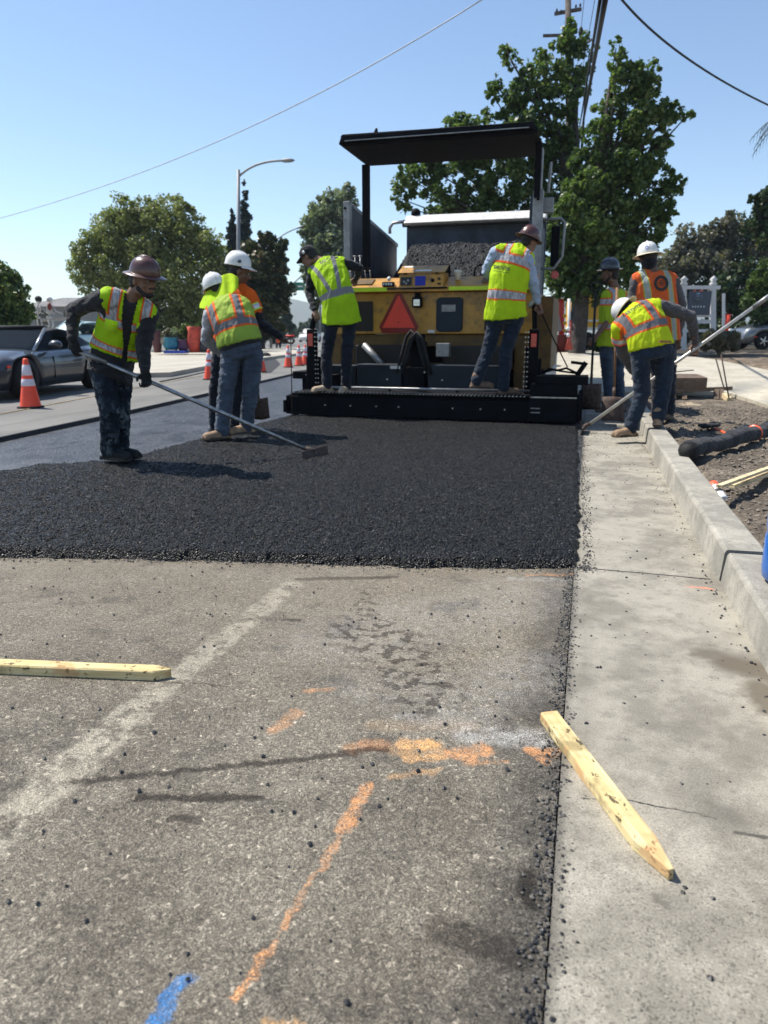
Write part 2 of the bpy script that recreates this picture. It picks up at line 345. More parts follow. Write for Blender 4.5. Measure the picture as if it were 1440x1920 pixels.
def mat_dirt(name, a=(.14, .115, .088), b=(.24, .20, .155), s=1.0):
    t = NT(name); p = t.pos(); n = t.noise(p, 1.6 * s, 6, .7); n2 = t.noise(p, 28 * s, 6, .75)
    v = t.n('SeparateColor', {0: t.vor(t.vm('ADD', p, t.vm('SCALE', t.noise(p, 40, 2, .5, True), .02)), 60 * s, out='Color')})
    c = t.mix(t.ss(n, .4, .62), a, b); c = t.mix(.8, c, t.mix(1.0, c, t.ramp(v.outputs[0], [(0, .45), (.5, .95), (.9, 1.3), (1, 1.9)]), 'MULTIPLY'))
    c = t.mix(t.ma('MULTIPLY', t.ss(n2, .55, .4), .5), c, tuple(x * .4 for x in a))
    t.set(Base_Color=c, Roughness=.95, Specular_IOR_Level=.2); t.bump(t.ma('ADD', n2, t.ma('MULTIPLY', v.outputs[1], .5)), .9, .02); return t.m
def mat_far_road(name, a, b):
    t = NT(name); p = t.pos(); n = t.noise(t.vm('MULTIPLY', p, (1, .25, 1)), 1.3, 6, .7); f = t.noise(p, 70, 4, .8)
    c = t.mix(t.ss(n, .35, .65), a, b); c = t.mix(.55, c, t.mix(1.0, c, t.ramp(f, [(.25, .5), (.5, 1.0), (.75, 1.5)]), 'MULTIPLY'))
    t.set(Base_Color=c, Roughness=.85, Specular_IOR_Level=.3); t.bump(f, .4, .006); return t.m
OLD = mat_old_road(); GUT = mat_concrete('gutter_concrete'); CON = mat_concrete('kerb_concrete', (.26, .243, .205), (.37, .345, .288), False, False)
SLABM = mat_concrete('new_slab_concrete', (.38, .345, .27), (.46, .42, .34), False, False, .15)
FRESH = mat_fresh('fresh_loose_asphalt'); BASE = mat_fresh('compacted_asphalt', False)
DIRT = mat_dirt('dirt'); BERM = mat_dirt('berm_dirt', (.16, .125, .09), (.26, .205, .15)); DKDIRT = mat_dirt('dark_yard_dirt', (.05, .042, .034), (.10, .085, .065))  # the yard dirt is a darker version of the verge dirt
LROAD = mat_far_road('worn_grey_road', (.13, .126, .116), (.195, .188, .172)); PAVE = mat_far_road('pale_pavement', (.36, .33, .27), (.45, .415, .35))
GROUND = mat_far_road('far_ground', (.12, .11, .09), (.20, .18, .15))

def sheet(name, poly, z, mat, kind='structure', thick=0.0, parent=None):
    m = MB(); zf = z if callable(z) else (lambda x, y: z); n = len(poly); top = [(x, y, zf(x, y)) for x, y in poly]
    m.add(top, [tuple(range(n))])
    if thick: m.add([p for p in top] + [(x, y, zz - thick) for x, y, zz in top], [(k, (k + 1) % n, n + (k + 1) % n, n + k) for k in range(n)])
    o = m.build(name, mat, parent)
    if kind and parent is None: o['kind'] = kind
    return o
def gridsheet(name, xs, ys, zf, mat, keep=None, smooth=True):
    X, Y = np.meshgrid(xs, ys); Z = zf(X, Y); v = np.stack([X, Y, Z], -1).reshape(-1, 3); nx, ny = len(xs), len(ys)
    i = np.arange(nx * ny).reshape(ny, nx); f = np.stack([i[:-1, :-1], i[:-1, 1:], i[1:, 1:], i[1:, :-1]], -1).reshape(-1, 4)
    if keep is not None:
        kp = keep(X, Y).reshape(-1); f = f[kp[f].all(1)]
    me = bpy.data.meshes.new(name); me.vertices.add(len(v)); me.vertices.foreach_set('co', v.ravel().astype(np.float32))
    me.loops.add(len(f) * 4); me.loops.foreach_set('vertex_index', f.ravel().astype(np.int32))
    me.polygons.add(len(f)); me.polygons.foreach_set('loop_start', np.arange(0, len(f) * 4, 4, dtype=np.int32))
    me.update(calc_edges=True); me.validate(); me.polygons.foreach_set('use_smooth', [smooth] * len(me.polygons)); me.materials.append(mat)
    return link(name, me)
def vnoise(X, Y, s, seed=0, octs=3):       # smooth value noise on a grid, numpy
    out = np.zeros_like(X, dtype=float); amp = 1.0; tot = 0
    rs = np.random.RandomState(seed)
    for o in range(octs):
        G = rs.rand(256, 256); x = X * s; y = Y * s; xi = np.floor(x).astype(int); yi = np.floor(y).astype(int); fx = x - xi; fy = y - yi
        fx = fx * fx * (3 - 2 * fx); fy = fy * fy * (3 - 2 * fy); g = lambda a, b: G[a & 255, b & 255]
        out += amp * ((g(xi, yi) * (1 - fx) + g(xi + 1, yi) * fx) * (1 - fy) + (g(xi, yi + 1) * (1 - fx) + g(xi + 1, yi + 1) * fx) * fy)
        tot += amp; amp *= .5; s *= 2.1
    return out / tot - .5

# ------------------------------------------------------------------ the ground
sheet('ground', [(-900, -30), (900, -30), (900, 3500), (-900, 3500)], -.08, GROUND)
sheet('old_road', [(-9, -4), (-.004, -4), (-.004, 6), (-9, 6)], 0.0, OLD)
edge = [(-5.2, -3), (-5.5, 2.4)] + [tuple(gnd(x, y, .05)[:2]) for x, y in ((0, 820), (130, 793), (250, 768), (390, 737), (530, 705))]
d = Vector(edge[-1]) - Vector(edge[-2]); d.normalize()
for k in (20, 60, 160): edge.append(tuple(Vector(edge[-1]) + Vector((d.x - .004 * k / 10, d.y)).normalized() * k))
sheet('compacted_road', edge[1:] + [(-45, 300), (0, 40), (0.0, 3.8)], .004, BASE)
e2 = [Vector((x, y)) for x, y in edge]
# the older road on the left, a step higher, with its cut face
sheet('left_road', [tuple(p) for p in e2] + [(-160, 310), (-160, -3)], .05, LROAD)
CUT = M('black_cut_edge', (.016, .016, .018), .8, var=.5, scale=12, bump=.9, bscale=50, dist=.02)
m = MB(); pts = []
for a, b in zip(e2[:-1], e2[1:]):
    k = max(1, int((b - a).length / .12)) if a.y < 20 else 8
    pts += [a.lerp(b, i / k) for i in range(k)]
pts.append(e2[-1]); vs = []
for p in pts:
    j = vnoise(np.array([p.x * 1.0]), np.array([p.y]), 6, 3)[0]; w = .015 + .03 * j; vs += [(p.x - .008, p.y, .056), (p.x + .01 + w * .4, p.y, .054 + .008 * j), (p.x + .03 + w, p.y, .0)]
m.add(vs, [(3 * i + c, 3 * i + c + 1, 3 * i + c + 4, 3 * i + c + 3) for i in range(len(pts) - 1) for c in (0, 1)])
tag(m.build('road_cut_edge', CUT), kind='structure')
# fresh mat: rough, raised, irregular edges
FR = np.array([tuple(gnd(x, y)[:2]) for x, y in ((-500, 1045), (0, 1048), (300, 1052), (560, 1059), (800, 1067), (1000, 1069), (1100, 1067))])
BK = np.array([tuple(gnd(x, y)[:2]) for x, y in ((-260, 930), (0, 893), (110, 872), (200, 866), (300, 862), (380, 838), (450, 815), (520, 793), (560, 780))])
xs = np.arange(-6.2, .075, .0155); ys = np.arange(2.0, 9.4, .0155)
def zmat(X, Y):
    n1 = vnoise(X, Y, 1.1, 1); n2 = vnoise(X, Y, 9, 2); n3 = np.random.rand(*X.shape) - .5; n4 = vnoise(X, Y, 38, 5, 2)
    fr = np.interp(X, FR[:, 0], FR[:, 1]); bk = np.interp(X, BK[:, 0], BK[:, 1])
    dF = Y - fr + n2 * .06; dB = bk - Y + n2 * .35 + n1 * .3; dB = np.where(X > -3.55, 5, dB); dR = .04 - X + n2 * .05 - np.interp(Y, [3, 4.5, 9], [0, .02, .09])
    e = np.clip(np.minimum(np.minimum(dF / .05, dB / .22), dR / .045), 0, 1); e = e * e * (3 - 2 * e)
    ridge = .011 * np.exp(-((Y - 7.35 - .25 * vnoise(X, Y, .8, 41)) / .07) ** 2) - .006 * np.clip((Y - 7.35) / .05, 0, 1)
    return -.012 + ridge * (X < -.3) + e * (.058 + .012 * n1 + .012 * n2 + .012 * n4) + e * n3 * .012
def keepm(X, Y):
    fr = np.interp(X, FR[:, 0], FR[:, 1]); bk = np.interp(X, BK[:, 0], BK[:, 1]); return (Y > fr - .06) & ((Y < bk + .35) | (X > -3.6))
tag(gridsheet('fresh_asphalt', xs, ys, zmat, FRESH, keepm, smooth=False), kind='structure')
# gutter, kerb pieces
sheet('gutter', [(0, -4), (.64, -4), (.64, 60), (0, 60)], .003, GUT)
kb = empty('kerb', (0, 0, 0), kind='structure')
KP = [(.625, -.05), (.632, .05), (.640, .138), (.646, .149), (.658, .154), (.804, .154), (.812, .150), (.815, -.05)]
def kerb_seg(y0, y1, dz, dx):
    m = MB(); n = max(2, int((y1 - y0) / .12)); vs = []
    for i in range(n + 1):
        y = lerp(y0, y1, i / n); k = .0 if 0 < i < n else -.006
        for j, (x, z) in enumerate(KP):
            w = noise.noise(Vector((x * 8, y * 3, z * 8 + dz * 90))) * .003; vs.append((x + dx + w - (k if j < 4 else 0), y, z + dz + (w + k if z > .1 else 0)))
    c = len(KP); m.smooth = False
    m.add(vs, [(i * c + j, i * c + j + 1, (i + 1) * c + j + 1, (i + 1) * c + j) for i in range(n) for j in range(c - 1)]); m.smooth = False
    m.add([vs[j] for j in range(c)], [tuple(range(c))]); m.add([vs[n * c + j] for j in range(c)], [tuple(range(c))[::-1]])
    o = m.build('kerb_segment', CON, kb); return o
kerb_seg(-4, 3.36, -.006, .004); kerb_seg(3.385, 8.35, .002, 0); kerb_seg(8.40, 9.55, -.002, .0)
for a in range(4): kerb_seg(9.58 + a * 4.0, 13.55 + a * 4.0, -.01, 0)
# verge on the right: lumpy dirt, then the raised slab, the berm and the yards
def zdirt(X, Y):
    z = np.interp(Y, [-5, 11, 13, 18, 26, 60, 200], [.10, .10, .13, .27, .5, .6, .8]); near = np.clip((13 - Y) / 3, .25, 1)
    hill = .10 * np.exp(-((X - 1.9) / .6) ** 2 - ((Y - 6.2) / 1.4) ** 2)
    return z - .045 * np.clip((.93 - X) / .12, 0, 1) + near * (vnoise(X, Y, 1.3, 11) * .13 + vnoise(X, Y, 7, 12) * .055 + vnoise(X, Y, 30, 13, 2) * .028) + hill
tag(gridsheet('dirt_verge', np.arange(.80, 6.0, .03), np.arange(1.0, 13.5, .03), zdirt, DIRT), kind='structure')
def zyard(X, Y): return np.interp(Y, [-5, 11, 13, 18, 26, 60, 200], [.10, .10, .13, .27, .5, .6, .8]) - .05 - .9 * np.clip((.5 - X) / 6, 0, 1) * 0
sl_poly = [(1040, 740), (1180, 742), (1340, 741), (1372, 745), (1440, 768), (1700, 850), (1700, 730), (1440, 699), (1340, 678), (1250, 666), (1130, 664), (1045, 664)]
P_ = [gter(x, y) for x, y in sl_poly]
def zslab(x, y): return zr(y) + .06
tag(gridsheet('yard_ground', np.linspace(.82, 60, 60), np.linspace(13, 200, 90), zyard, DKDIRT), kind='structure')
sm_ = MB(); zt = [zslab(p.x, p.y) for p in P_]; n = len(P_)
ctr = Vector((sum(p.x for p in P_) / n, sum(p.y for p in P_) / n, 0))
sm_.add([(p.x, p.y, z) for p, z in zip(P_, zt)] + [(p.x, p.y, z - .15) for p, z in zip(P_, zt)], [(k, (k + 1) % n, n + (k + 1) % n, n + k) for k in range(n)])
# fan of strips towards the middle so the top follows the slope
cz = zslab(ctr.x, ctr.y); vs = []; NR = 8
for r in range(NR + 1):
    for k in range(n):
        x = lerp(ctr.x, P_[k].x, r / NR); y = lerp(ctr.y, P_[k].y, r / NR); vs.append((x, y, zslab(x, y)))
sm_.smooth = True
sm_.add(vs, [(r * n + k, r * n + (k + 1) % n, (r + 1) * n + (k + 1) % n, (r + 1) * n + k) for r in range(NR) for k in range(n)])
tag(sm_.build('concrete_slab', SLABM), kind='structure')
# berm behind the slab
def zberm(X, Y):
    t_ = np.clip((X - 1.5) / 4, 0, 1); bx = np.exp(-((Y - (15.5 + .45 * (12 - X))) / 2.6) ** 2)
    return zyard(X, Y) - .02 + .10 * bx * t_ + vnoise(X, Y, 1.7, 21) * .14 + vnoise(X, Y, 9, 22) * .05
tag(gridsheet('earth_berm', np.arange(3.2, 16, .09), np.arange(12, 27, .09), lambda X, Y: lerp(zyard(X, Y) + .03, zberm(X, Y) + .10, np.clip((Y - np.interp(X, [P_[6].x, P_[7].x, P_[8].x, P_[9].x][::-1], [P_[6].y, P_[7].y, P_[8].y, P_[9].y][::-1])) / .7, 0, 1)), BERM,
     lambda X, Y: Y > np.interp(X, [P_[6].x, P_[7].x, P_[8].x, P_[9].x][::-1], [P_[6].y, P_[7].y, P_[8].y, P_[9].y][::-1]) - .5), kind='structure')
# loose stuff: crumbs of asphalt, gravel
def scatter(name, pts, r0, r1, mat, seed=3, flatk=.7):
    rs = np.random.RandomState(seed); ico = [(0, 0, 1), (.9, 0, .2), (.3, .85, .1), (-.7, .55, .25), (-.75, -.5, 0), (.25, -.9, .15), (0, 0, -.6)]
    fc = [(0, 1, 2), (0, 2, 3), (0, 3, 4), (0, 4, 5), (0, 5, 1), (6, 2, 1), (6, 3, 2), (6, 4, 3), (6, 5, 4), (6, 1, 5)]
    N = len(pts); b = np.array(ico); r = r0 + (r1 - r0) * rs.rand(N) ** 2.5; a = rs.rand(N) * 6.28
    v = b[None] * (1 + .5 * (rs.rand(N, 7, 3) - .5)) * r[:, None, None]; c, s = np.cos(a)[:, None], np.sin(a)[:, None]
    x = v[..., 0] * c - v[..., 1] * s; y = v[..., 0] * s + v[..., 1] * c; v = np.stack([x, y, v[..., 2] * flatk], -1) + np.array(pts)[:, None, :] + np.array([0, 0, 1])[None, None] * (r * .3)[:, None, None]
    f = (np.array(fc)[None] + (np.arange(N) * 7)[:, None, None]).reshape(-1, 3)
    me = bpy.data.meshes.new(name); me.from_pydata(v.reshape(-1, 3).tolist(), [], f.tolist()); me.materials.append(mat); return tag(link(name, me), kind='stuff')
CRUMB = M('asphalt_crumb', (.014, .014, .016), .5, var=.5, scale=30, bump=.3)
rs = np.random.RandomState(5)
pts = []
for i in range(2600):                       # stones lying along the front edge of the mat
    x = rs.uniform(-4.2, .05); y = float(np.interp(x, FR[:, 0], FR[:, 1])) + rs.normal(.03, .035); pts.append((x, y, max(0, min(.03, (y - float(np.interp(x, FR[:, 0], FR[:, 1]))) * .5))))
for i in range(1100):
    y = rs.uniform(3.4, 9); pts.append((.045 + abs(rs.normal(0, .03)) - np.interp(y, [3, 4.5, 9], [0, .02, .09]), y, .004))
for i in range(700): x = rs.uniform(-3, .6); y = rs.uniform(.9, 3.4); pts.append((x, y, .001))
for i in range(260): pts.append((rs.uniform(.05, .6), rs.uniform(3.3, 8.5), .003))
for i in range(350): p = gnd(1165 + rs.normal(0, 32), 815 + rs.normal(0, 10)); pts.append((p.x, p.y, .004))
for i in range(150): pts.append((.61 - abs(rs.normal(0, .02)), rs.uniform(2.2, 8), .004))
scatter('asphalt_crumbs', pts, .0022, .008, CRUMB)
pts = []
for px, py in [(228, 1106), (240, 1105), (213, 1108), (318, 1102), (438, 1124), (872, 1122), (545, 1101), (392, 1346), (308, 1832), (349, 1840), (358, 1842), (1116, 1252), (1124, 1253), (1153, 1198), (1240, 1005), (83, 1425), (582, 1582), (826, 1280), (948, 1350), (1290, 1668), (1435, 1339), (1330, 1690), (1208, 1100), (1380, 1175), (945, 1440), (12, 1690)]:
    p = gnd(px, py); pts += [(p.x + rs.normal(0, .004), p.y + rs.normal(0, .004), .002) for _ in range(1)]
scatter('dark_pebbles', pts, .0045, .0085, CRUMB, 9)
pts = [(rs.uniform(-.055, .006), rs.uniform(.6, 3.3), rs.uniform(-.004, .002)) for _ in range(2600)] + [(rs.uniform(-2.4, 0), rs.uniform(.8, 2.6), -.002) for _ in range(2500)]
pts = []
for i in range(1400): pts.append((rs.normal(-.012, .02), rs.uniform(.6, 3.35), .002))
for i in range(160): pts.append((rs.normal(.05, .03), rs.normal(3.40, .03), abs(rs.normal(0, .012))))
scatter('seam_crumbs', pts, .002, .0065, CRUMB, 21)
X_ = rs.uniform(-5.2, .02, 15000); Y_ = 2.5 + 6.4 * rs.rand(15000) ** 1.7; Z_ = zmat(X_, Y_); ok_ = Z_ > .035
STONE = M('coated_stone', (.012, .013, .016), .62, var=.6, scale=60, bump=.2, spec=.35)
scatter('mat_stones', [(a, b, c - .002) for a, b, c, d in zip(X_, Y_, Z_, ok_) if d], .003, .0085, STONE, 22, .8)
GRAV = M('road_stone', (.10, .092, .08), .8, var=.5, scale=40, bump=.3)
scatter('road_gravel', pts, .002, .0065, GRAV, 12, .5)
def verge_pts(n, x0, x1, y0, y1):
    X = rs.uniform(x0, x1, n); Y = rs.uniform(y0, y1, n); Z = zdirt(X, Y); return list(zip(X, Y, Z))
scatter('verge_gravel', verge_pts(9000, .84, 3.4, 2.2, 11), .004, .022, M('verge_stone', (.17, .145, .115), .9, var=.45, scale=30, bump=.4), 15)
# ------------------------------------------------------------------ paver
YEL = M('paver_yellow', (.46, .225, .022), .5, var=.2, scale=3, bump=.12, dirt=((.13, .075, .025), .75), coat=.2)
YEL2 = M('paver_yellow_shade_grime', (.15, .08, .015), .6, var=.25, scale=4, bump=.2, dirt=((.05, .035, .02), .7))  # yellow darkened: shade of the lower body put into the colour, plus grime
BLK = M('grimy_black_steel', (.004, .004, .006), .75, var=.5, scale=5, bump=.5, bscale=30, spec=.15)
BLK2 = M('black_rubber', (.010, .010, .010), .8, var=.3, scale=8, bump=.2)
NAVY = M('dark_blue_steel', (.004, .012, .022), .65, var=.4, scale=4, bump=.2, dirt=((.01, .01, .01), .5))
STEEL = M('worn_grey_steel', (.30, .30, .30), .45, .6, var=.25, scale=6, bump=.2, dirt=((.10, .09, .08), .5))
EDGE = M('worn_bright_steel', (.42, .42, .42), .35, .9, var=.4, scale=20, bump=.2)
LIME = M('lime_reflective_tape', (.58, .80, .02), .5, var=.1)
SLVR = M('silver_reflective', (.55, .56, .58), .35, .4, var=.1)
REDR = M('red_reflector', (.55, .012, .01), .3, var=.1, coat=.5); REDO = M('slow_triangle_orange_red', (.85, .06, .03), .5, var=.06); REDD = M('slow_triangle_border', (.22, .008, .008), .35, var=.1)
WHT = M('white_plastic', (.72, .70, .66), .5, var=.08); PAPER = M('white_sticker', (.7, .68, .62), .6, var=.1)
SCRN = M('blue_screen', (.006, .012, .30), .25, var=.05, bump=0); INK = M('black_print', (.012, .012, .012), .6, var=.1, bump=0)
BRWN = M('brown_grille', (.018, .012, .008), .6, var=.3); ALU = M('tarp_rail_silver', (.62, .60, .56), .5, .3, var=.15, scale=9, bump=.4, bscale=25)
pv = empty('asphalt_paver', (-2.1, 10.5, .0), 0, 'big yellow asphalt paver seen from behind with black canopy and red triangle', 'paver')
def P(name, mb, mat, bevel=0, par=None): return mb.build(name, mat, par or pv, True, bevel)
# screed: front box, end plates, extensions
Y0 = 9.0
P('screed', MB().box((-3.80, Y0, .062), (-.66, Y0 + .42, .30)).box((-3.80, Y0 + .05, .30), (-.66, Y0 + .4, .335)).box((-3.7, Y0 + .42, .08), (-.5, Y0 + 1.0, .30)), BLK, .008)
P('screed_lip', MB().beam((-3.80, Y0 - .012, .075), (-.66, Y0 - .012, .075), .03, .03), BLK)
for x in (-3.3, -2.95, -2.6, -2.3, -1.6, -1.25, -.95): P('bolt', MB().cyl((x, Y0 - .012, .19), (x, Y0 + .01, .19), .011, n=8), EDGE)
wk = P('walkway', MB().box((-3.72, Y0 - .03, .345), (-.66, Y0 + .55, .362)), BLK, .004)
P('walkway_rail', MB().cyl((-3.35, Y0 + .30, .40), (-.66, Y0 + .30, .40), .018), STEEL)
for sx in (-3.35, -2.5, -1.6, -.8): P('rail_foot', MB().beam((sx, Y0 + .30, .362), (sx, Y0 + .30, .40), .03, .03), BLK)
gr = MB()
for i in range(64):
    x = -3.66 + i * .0465
    gr.prism([(x, .352), (x + .013, .368), (x + .027, .352)], 'y', Y0 - .034, Y0 + .16)
for o_ in [P('grating', gr, EDGE)]: o_['kind'] = 'stuff'
P('screed_extension', MB().box((-.655, Y0 - .10, .062), (-.08, Y0 + .5, .36)).box((-.655, Y0 - .02, .36), (-.10, Y0 + .5, .50)).box((-.60, Y0 + .05, .50), (.02, Y0 + .55, .60)).box((-.05, Y0 - .06, .08), (-.03, Y0 + .6, .46)), BLK, .008)
P('step_edge', MB().box((-.64, Y0 - .112, .352), (-.10, Y0 - .09, .366)), EDGE)
for z in (.22, .17): P('stiffener', MB().box((-.63, Y0 - .112, z), (-.52, Y0 - .098, z + .012)), STEEL)
P('end_plate', MB().prism([(Y0 - .12, .06), (Y0 + 1.1, .06), (Y0 + 1.1, .30), (Y0 + .4, .42), (Y0 - .06, .42), (Y0 - .12, .3)], 'x', -.078, -.05), BLK, .004)
P('end_plate', MB().prism([(Y0 + .02, .06), (Y0 + 1.1, .06), (Y0 + 1.1, .30), (Y0 + .4, .33), (Y0 + .04, .30)], 'x', -3.87, -3.83).box((-3.90, Y0 + .0, .08), (-3.86, Y0 + .08, .24)), BLK, .004)
P('screed_extension', MB().box((-3.80, Y0 + .45, .335), (-3.30, Y0 + .95, .56)).box((-3.92, Y0 + .40, .50), (-3.55, Y0 + 1.0, .60)), BLK, .008)
P('step_edge', MB().box((-3.80, Y0 + .03, .337), (-3.42, Y0 + .05, .352)), STEEL); P('step_edge', MB().box((-3.72, Y0 + .385, .55), (-3.35, Y0 + .40, .565)), STEEL)
P('handle', MB().tube([(-3.80, Y0 + .7, .60), (-3.80, Y0 + .7, .72), (-3.70, Y0 + .7, .63), (-3.35, Y0 + .7, .62)], .014), BLK)
P('hose', MB().tube([(-.55, Y0 + .3, .62), (-.45, Y0 + .3, .68), (-.35, Y0 + .35, .66), (-.25, Y0 + .3, .69), (-.12, Y0 + .3, .63)], .014), BLK)
P('hose', MB().tube([(-.60, Y0 + .5, .60), (-.42, Y0 + .45, .66), (-.3, Y0 + .5, .64), (-.10, Y0 + .4, .62)], .012), BLK)
P('clamp', MB().beam((-.12, Y0 + .35, .60), (-.02, Y0 + .35, .76), .05, .06).beam((-.20, Y0 + .35, .76), (-.02, Y0 + .35, .74), .04, .035), BLK)
# blue boxes on the screed, hydraulic tower
b1 = P('side_box', MB().box((-3.05, 9.62, .36), (-2.42, 9.95, .70)), NAVY, .012)
P('sticker', MB().box((-2.58, 9.612, .64), (-2.44, 9.618, .68)), PAPER, 0, b1)
P('side_box', MB().box((-3.62, 9.66, .36), (-3.08, 9.95, .68)), NAVY, .012)
P('side_box', MB().box((-2.06, 9.62, .36), (-1.10, 9.95, .70)), NAVY, .012)
for x, z in ((-2.62, .50), (-1.86, .50), (-2.10, .60)): P('bolt', MB().cyl((x, 9.60, z), (x, 9.63, z), .012, n=8), EDGE)
P('tow_tower', MB().box((-2.40, 9.6, .30), (-2.10, 9.9, .66)).box((-2.34, 9.75, .66), (-2.14, 9.95, 1.0)).cyl((-2.24, 9.78, .98), (-2.24, 9.78, 1.10), .10), BLK, .01)
hs = [(-2.45, .55), (-2.38, .8), (-2.32, 1.02), (-2.26, 1.10), (-2.18, 1.02), (-2.12, .8), (-2.05, .55)]
for k, (dx, dy) in enumerate(((0, 0), (.04, -.04), (-.04, -.03))): P('hose', MB().tube([(x + dx, 9.66 + dy, z + .02 * k) for x, z in hs], .022), BLK2)
P('valve_block', MB().box((-1.98, 9.75, .80), (-1.80, 9.9, .98)), STEEL, .01)
P('cylinder', MB().cyl((-3.05, 9.95, .95), (-2.75, 9.85, .68), .045).cyl((-2.95, 9.93, .87), (-2.70, 9.84, .62), .02), STEEL)
P('auger_housing', MB().box((-3.2, 10.0, .65), (-2.45, 10.3, .95)), BRWN, .02); P('auger_housing', MB().box((-1.95, 10.05, .65), (-1.0, 10.3, .94)), BRWN, .02)
# body
P('rear_panel', MB().box((-3.55, 10.20, 1.10), (-.72, 10.32, 1.665)), YEL, .012)
P('lower_panel', MB().box((-3.50, 10.26, .93), (-.76, 10.5, 1.095)), YEL2, .01)
P('inner_frame', MB().box((-3.45, 10.42, .30), (-.80, 12.0, .93)), BLK)  # solid black block: the cavity's shade is put into its colour
P('frame_rail', MB().box((-3.40, 10.28, .62), (-.82, 10.41, .70)).box((-3.42, 10.24, .30), (-3.28, 10.4, .93)).box((-.98, 10.24, .30), (-.84, 10.4, .93)), YEL2, .008)
P('side_panel', MB().box((-.735, 10.45, .62), (-.50, 12.3, 1.60)), YEL2, .012)
P('side_panel', MB().box((-3.80, 10.45, .62), (-3.56, 12.3, 1.66)), YEL2, .012)
P('engine_deck', MB().box((-3.50, 10.33, 1.10), (-.76, 12.2, 1.72)), YEL2, .01)
for x0, x1 in ((-3.42, -2.99), (-1.40, -.98)):
    g_ = P('grille', MB().box((x0, 10.188, 1.14), (x1, 10.198, 1.55)), BRWN, .004)
    for i in range(9): P('slat', MB().box((x0 + .02, 10.180, 1.17 + i * .041), (x1 - .02, 10.188, 1.185 + i * .041)), BRWN, 0, g_)
P('access_cover', MB().prism([(-2.07, 1.16), (-2.03, 1.13), (-1.74, 1.13), (-1.70, 1.16), (-1.70, 1.56), (-1.74, 1.59), (-2.03, 1.59), (-2.07, 1.56)], 'y', 10.165, 10.199), NAVY, .012)
P('cover_plate', MB().box((-1.99, 10.155, 1.40), (-1.80, 10.163, 1.49)), STEEL)
lt = P('work_light', MB().box((-2.40, 10.09, 1.455), (-2.26, 10.18, 1.60)), BLK, .02)
LENS = M('lamp_lens', (.75, .76, .72), .15, .5, var=.3, scale=40, bump=.5)
P('lens', MB().box((-2.375, 10.080, 1.475), (-2.285, 10.089, 1.565)), LENS, .008, lt)
P('bracket', MB().beam((-2.33, 10.15, 1.60), (-2.33, 10.15, 1.655), .08, .02), BLK, 0, lt)
P('sticker', MB().box((-2.19, 10.19, 1.115), (-2.09, 10.198, 1.155)), PAPER)
tr = P('warning_triangle', MB().prism([(-2.65, 1.65), (-2.57, 1.65), (-2.325, 1.20), (-2.37, 1.115), (-2.85, 1.115), (-2.895, 1.20)], 'y', 10.18, 10.197), REDD)
P('triangle_centre', MB().prism([(-2.61, 1.63), (-2.375, 1.185), (-2.845, 1.185)], 'y', 10.172, 10.179), REDO, 0, tr)
P('bolt', MB().cyl((-2.61, 10.165, 1.26), (-2.61, 10.172, 1.26), .010, n=8), INK, 0, tr)
# console top: lime strips, rail, desk, control box
P('console_lip', MB().box((-3.62, 10.08, 1.665), (-.70, 10.34, 1.70)), YEL, .006)
P('reflective_strip', MB().box((-3.45, 10.07, 1.675), (-2.75, 10.079, 1.725)), LIME)
P('reflective_strip', MB().box((-1.88, 10.07, 1.675), (-.75, 10.079, 1.725)), LIME)
P('grab_rail', MB().cyl((-2.74, 10.05, 1.71), (-1.90, 10.05, 1.71), .012), BLK)
P('console_desk', MB().prism([(10.085, 1.70), (10.09, 1.735), (10.42, 1.875), (10.55, 1.875), (10.55, 1.70)], 'x', -3.60, -2.585), YEL, .006)
P('console_desk', MB().prism([(10.085, 1.70), (10.09, 1.735), (10.42, 1.875), (10.55, 1.875), (10.55, 1.70)], 'x', -1.955, -.72), YEL, .006)
for x0, x1 in ((-3.5, -3.0), (-1.45, -1.0)):
    P('desk_recess', MB().prism([(10.16, 1.772), (10.16, 1.785), (10.36, 1.866), (10.36, 1.852)], 'x', x0, x1), YEL2)
cb = P('control_box', MB().prism([(10.075, 1.70), (10.11, 1.90), (10.45, 1.93), (10.5, 1.70)], 'x', -2.58, -1.96), YEL, .006)
lid = P('box_lid', MB().prism([(10.09, 1.905), (10.085, 1.918), (10.36, 2.03), (10.37, 2.015)], 'x', -2.60, -1.94), YEL, .003)
P('sticker', MB().prism([(10.12, 1.934), (10.12, 1.938), (10.17, 1.958), (10.17, 1.954)], 'x', -2.36, -2.14), PAPER, 0, lid)
P('sticker', MB().prism([(10.28, 1.999), (10.28, 2.003), (10.33, 2.023), (10.33, 2.019)], 'x', -2.56, -2.42), PAPER, 0, lid)
for x in (-2.52, -2.08): P('hinge', MB().box((x, 10.08, 1.895), (x + .05, 10.10, 1.912)), BLK, 0, lid)
def face(x0, x1, z0, z1, dy): y = lambda z: 10.075 + (z - 1.70) * .175 - dy; return MB().add([(x0, y(z0), z0), (x1, y(z0), z0), (x1, y(z1), z1), (x0, y(z1), z1)], [(0, 1, 2, 3)])
P('dial_panel', face(-2.56, -2.40, 1.75, 1.86, .008), INK, 0, cb)
for x, z in ((-2.51, 1.80), (-2.455, 1.815), (-2.48, 1.775)): P('dial', MB().cyl((x, 10.08 + (z - 1.7) * .175 - .016, z), (x, 10.08 + (z - 1.7) * .175 - .012, z), .016, n=10), STEEL, 0, cb)
P('screen', face(-2.355, -2.21, 1.745, 1.87, .008), SCRN, 0, cb)
P('knob', MB().cyl((-2.11, 10.07, 1.81), (-2.11, 10.10, 1.81), .024), BLK, 0, cb)
P('knob', MB().cyl((-2.02, 10.06, 1.83), (-2.02, 10.10, 1.83), .017), BRWN, 0, cb)
